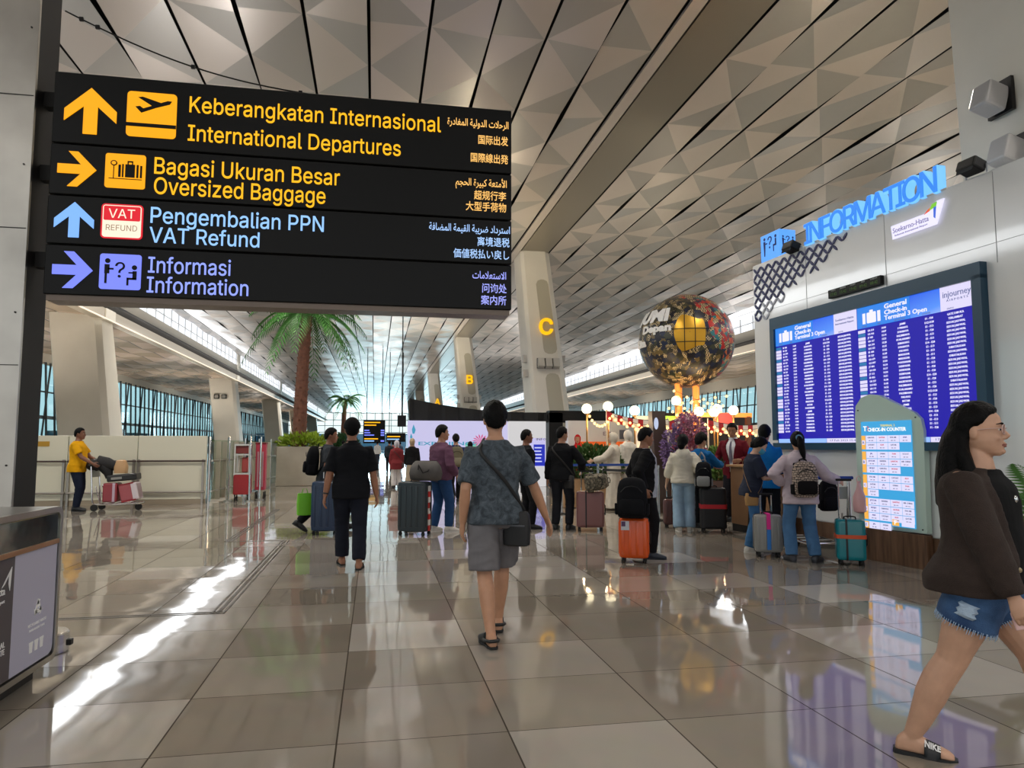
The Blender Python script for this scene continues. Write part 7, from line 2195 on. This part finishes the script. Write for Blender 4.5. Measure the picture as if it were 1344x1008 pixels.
nt = PAT.node_tree; tc = nt.nodes.new('ShaderNodeTexCoord'); br = nt.nodes.new('ShaderNodeTexBrick'); no_ = nt.nodes.new('ShaderNodeTexNoise'); mv = nt.nodes.new('ShaderNodeVectorMath'); mx_ = nt.nodes.new('ShaderNodeMapping')
no_.inputs['Scale'].default_value = 9; mv.operation = 'MULTIPLY_ADD'; mv.inputs[1].default_value = (.06, .06, .06)
mx_.inputs['Rotation'].default_value = (math.radians(90), 0, 0)
nt.links.new(tc.outputs['Object'], no_.inputs['Vector']); nt.links.new(no_.outputs['Color'], mv.inputs[0]); nt.links.new(tc.outputs['Object'], mx_.inputs[0]); nt.links.new(mx_.outputs[0], mv.inputs[2]); nt.links.new(mv.outputs[0], br.inputs['Vector'])
br.inputs['Scale'].default_value = 13; br.inputs['Color1'].default_value = (*lin('#b9a596'), 1); br.inputs['Color2'].default_value = (*lin('#8d7b6e'), 1); br.inputs['Mortar'].default_value = (*lin('#121011'), 1); br.inputs['Mortar Size'].default_value = .045; br.inputs['Row Height'].default_value = .4
nt.links.new(br.outputs['Color'], nt.nodes['Principled BSDF'].inputs['Base Color'])
worn_backpack(P, .30, .16, .44, '#1a1718', 'small black and beige scribble-patterned backpack on the lilac shirt', z=-.06, matr=PAT, c2='#141213')

# --- man in yellow with the luggage trolley
P = Person('man in yellow tee pushing a loaded luggage trolley by the cream counters', (-6.47, 17.65, 0), -90, 1.82, build=1.10, belly=.035, fat=1.05, skin='#7d5340', voxel=.009, lean=1, head=(0, 2), wR=(.2, .36, .99), poleR=(.5, -1, -.3), wL=(-.2, .36, .99), poleL=(-.5, -1, -.3), fR=(.1, .05, .075, 0, 8), fL=(-.1, -.03, .075, 0, 8))
P.face(); P.hair('short', None, .012, .008); P.top('#dca010', hem=-.12, inf=.026, sleeve=.72, sl_r=.026, name='tee_shirt', wr=.007); P.bottom('#1b2233', leg=1.95); P.shoes('#15151a', 'shoe', '#15151a')

# --- distant people in the hall
FAR = [(1.62, 34.0, 5, 1.68, '#c9b9bb', '#2a2a30', 'distant person in pale pink top beyond the woman with the maroon jacket'), (.75, 38.0, 0, 1.70, '#2b2f36', '#20222a', 'distant person in dark clothes left of the violet display wall'), (1.15, 47.0, 12, 1.66, '#a34a4a', '#23252c', 'distant person in faded red top beyond the palm shrub'), (.2, 52.0, -20, 1.72, '#dcd8d4', '#3a3f4c', 'distant person in white top under the far black signs'), (1.9, 56.0, 15, 1.68, '#54627a', '#23252c', 'distant person in slate blue top near the low far sign'), (-2.45, 40.0, 40, 1.72, '#22242a', '#1c1d22', 'distant person in black beside the near palm planter'), (-1.9, 46.0, -30, 1.70, '#30343c', '#202228', 'distant person in charcoal right of the near palm trunk')]
for k, (x, y, hd, H_, c1, c2, lab) in enumerate(FAR):
    P = Person(lab, (x, y, 0), hd, H_, skin='#a57358', voxel=.018, fR=(.09, .12 * (-1) ** k, .08, 0, 6), fL=(-.09, -.12 * (-1) ** k, .08, 0, 6))
    P.hair('short'); P.top(c1, inf=.025, sleeve=1.9 if k % 2 else .8, voxel=.02); P.bottom(c2, leg=1.95, voxel=.02); P.shoes('#18181a', 'shoe', '#202020')
P = Person('person in pink top standing in front of the white notice board', (4.75, 22.6, 0), 150, 1.58, skin='#a57358', voxel=.013, **legs_stand(.1))
P.hair('bob'); P.face(); P.top('#b98a94', inf=.025, sleeve=.8); P.bottom('#2a2c36', leg=1.95); P.shoes('#18181a', 'shoe', '#202020')
P = Person('person in black in front of the pink flower, right of the backpacker', (3.02, 23.2, 0), -10, 1.55, skin='#a57358', voxel=.013, **legs_stand(.1))
P.hair('bob'); P.top('#1a1a1e', inf=.025, sleeve=1.9); P.bottom('#1c1c22', leg=1.95); P.shoes('#18181a', 'shoe', '#202020')
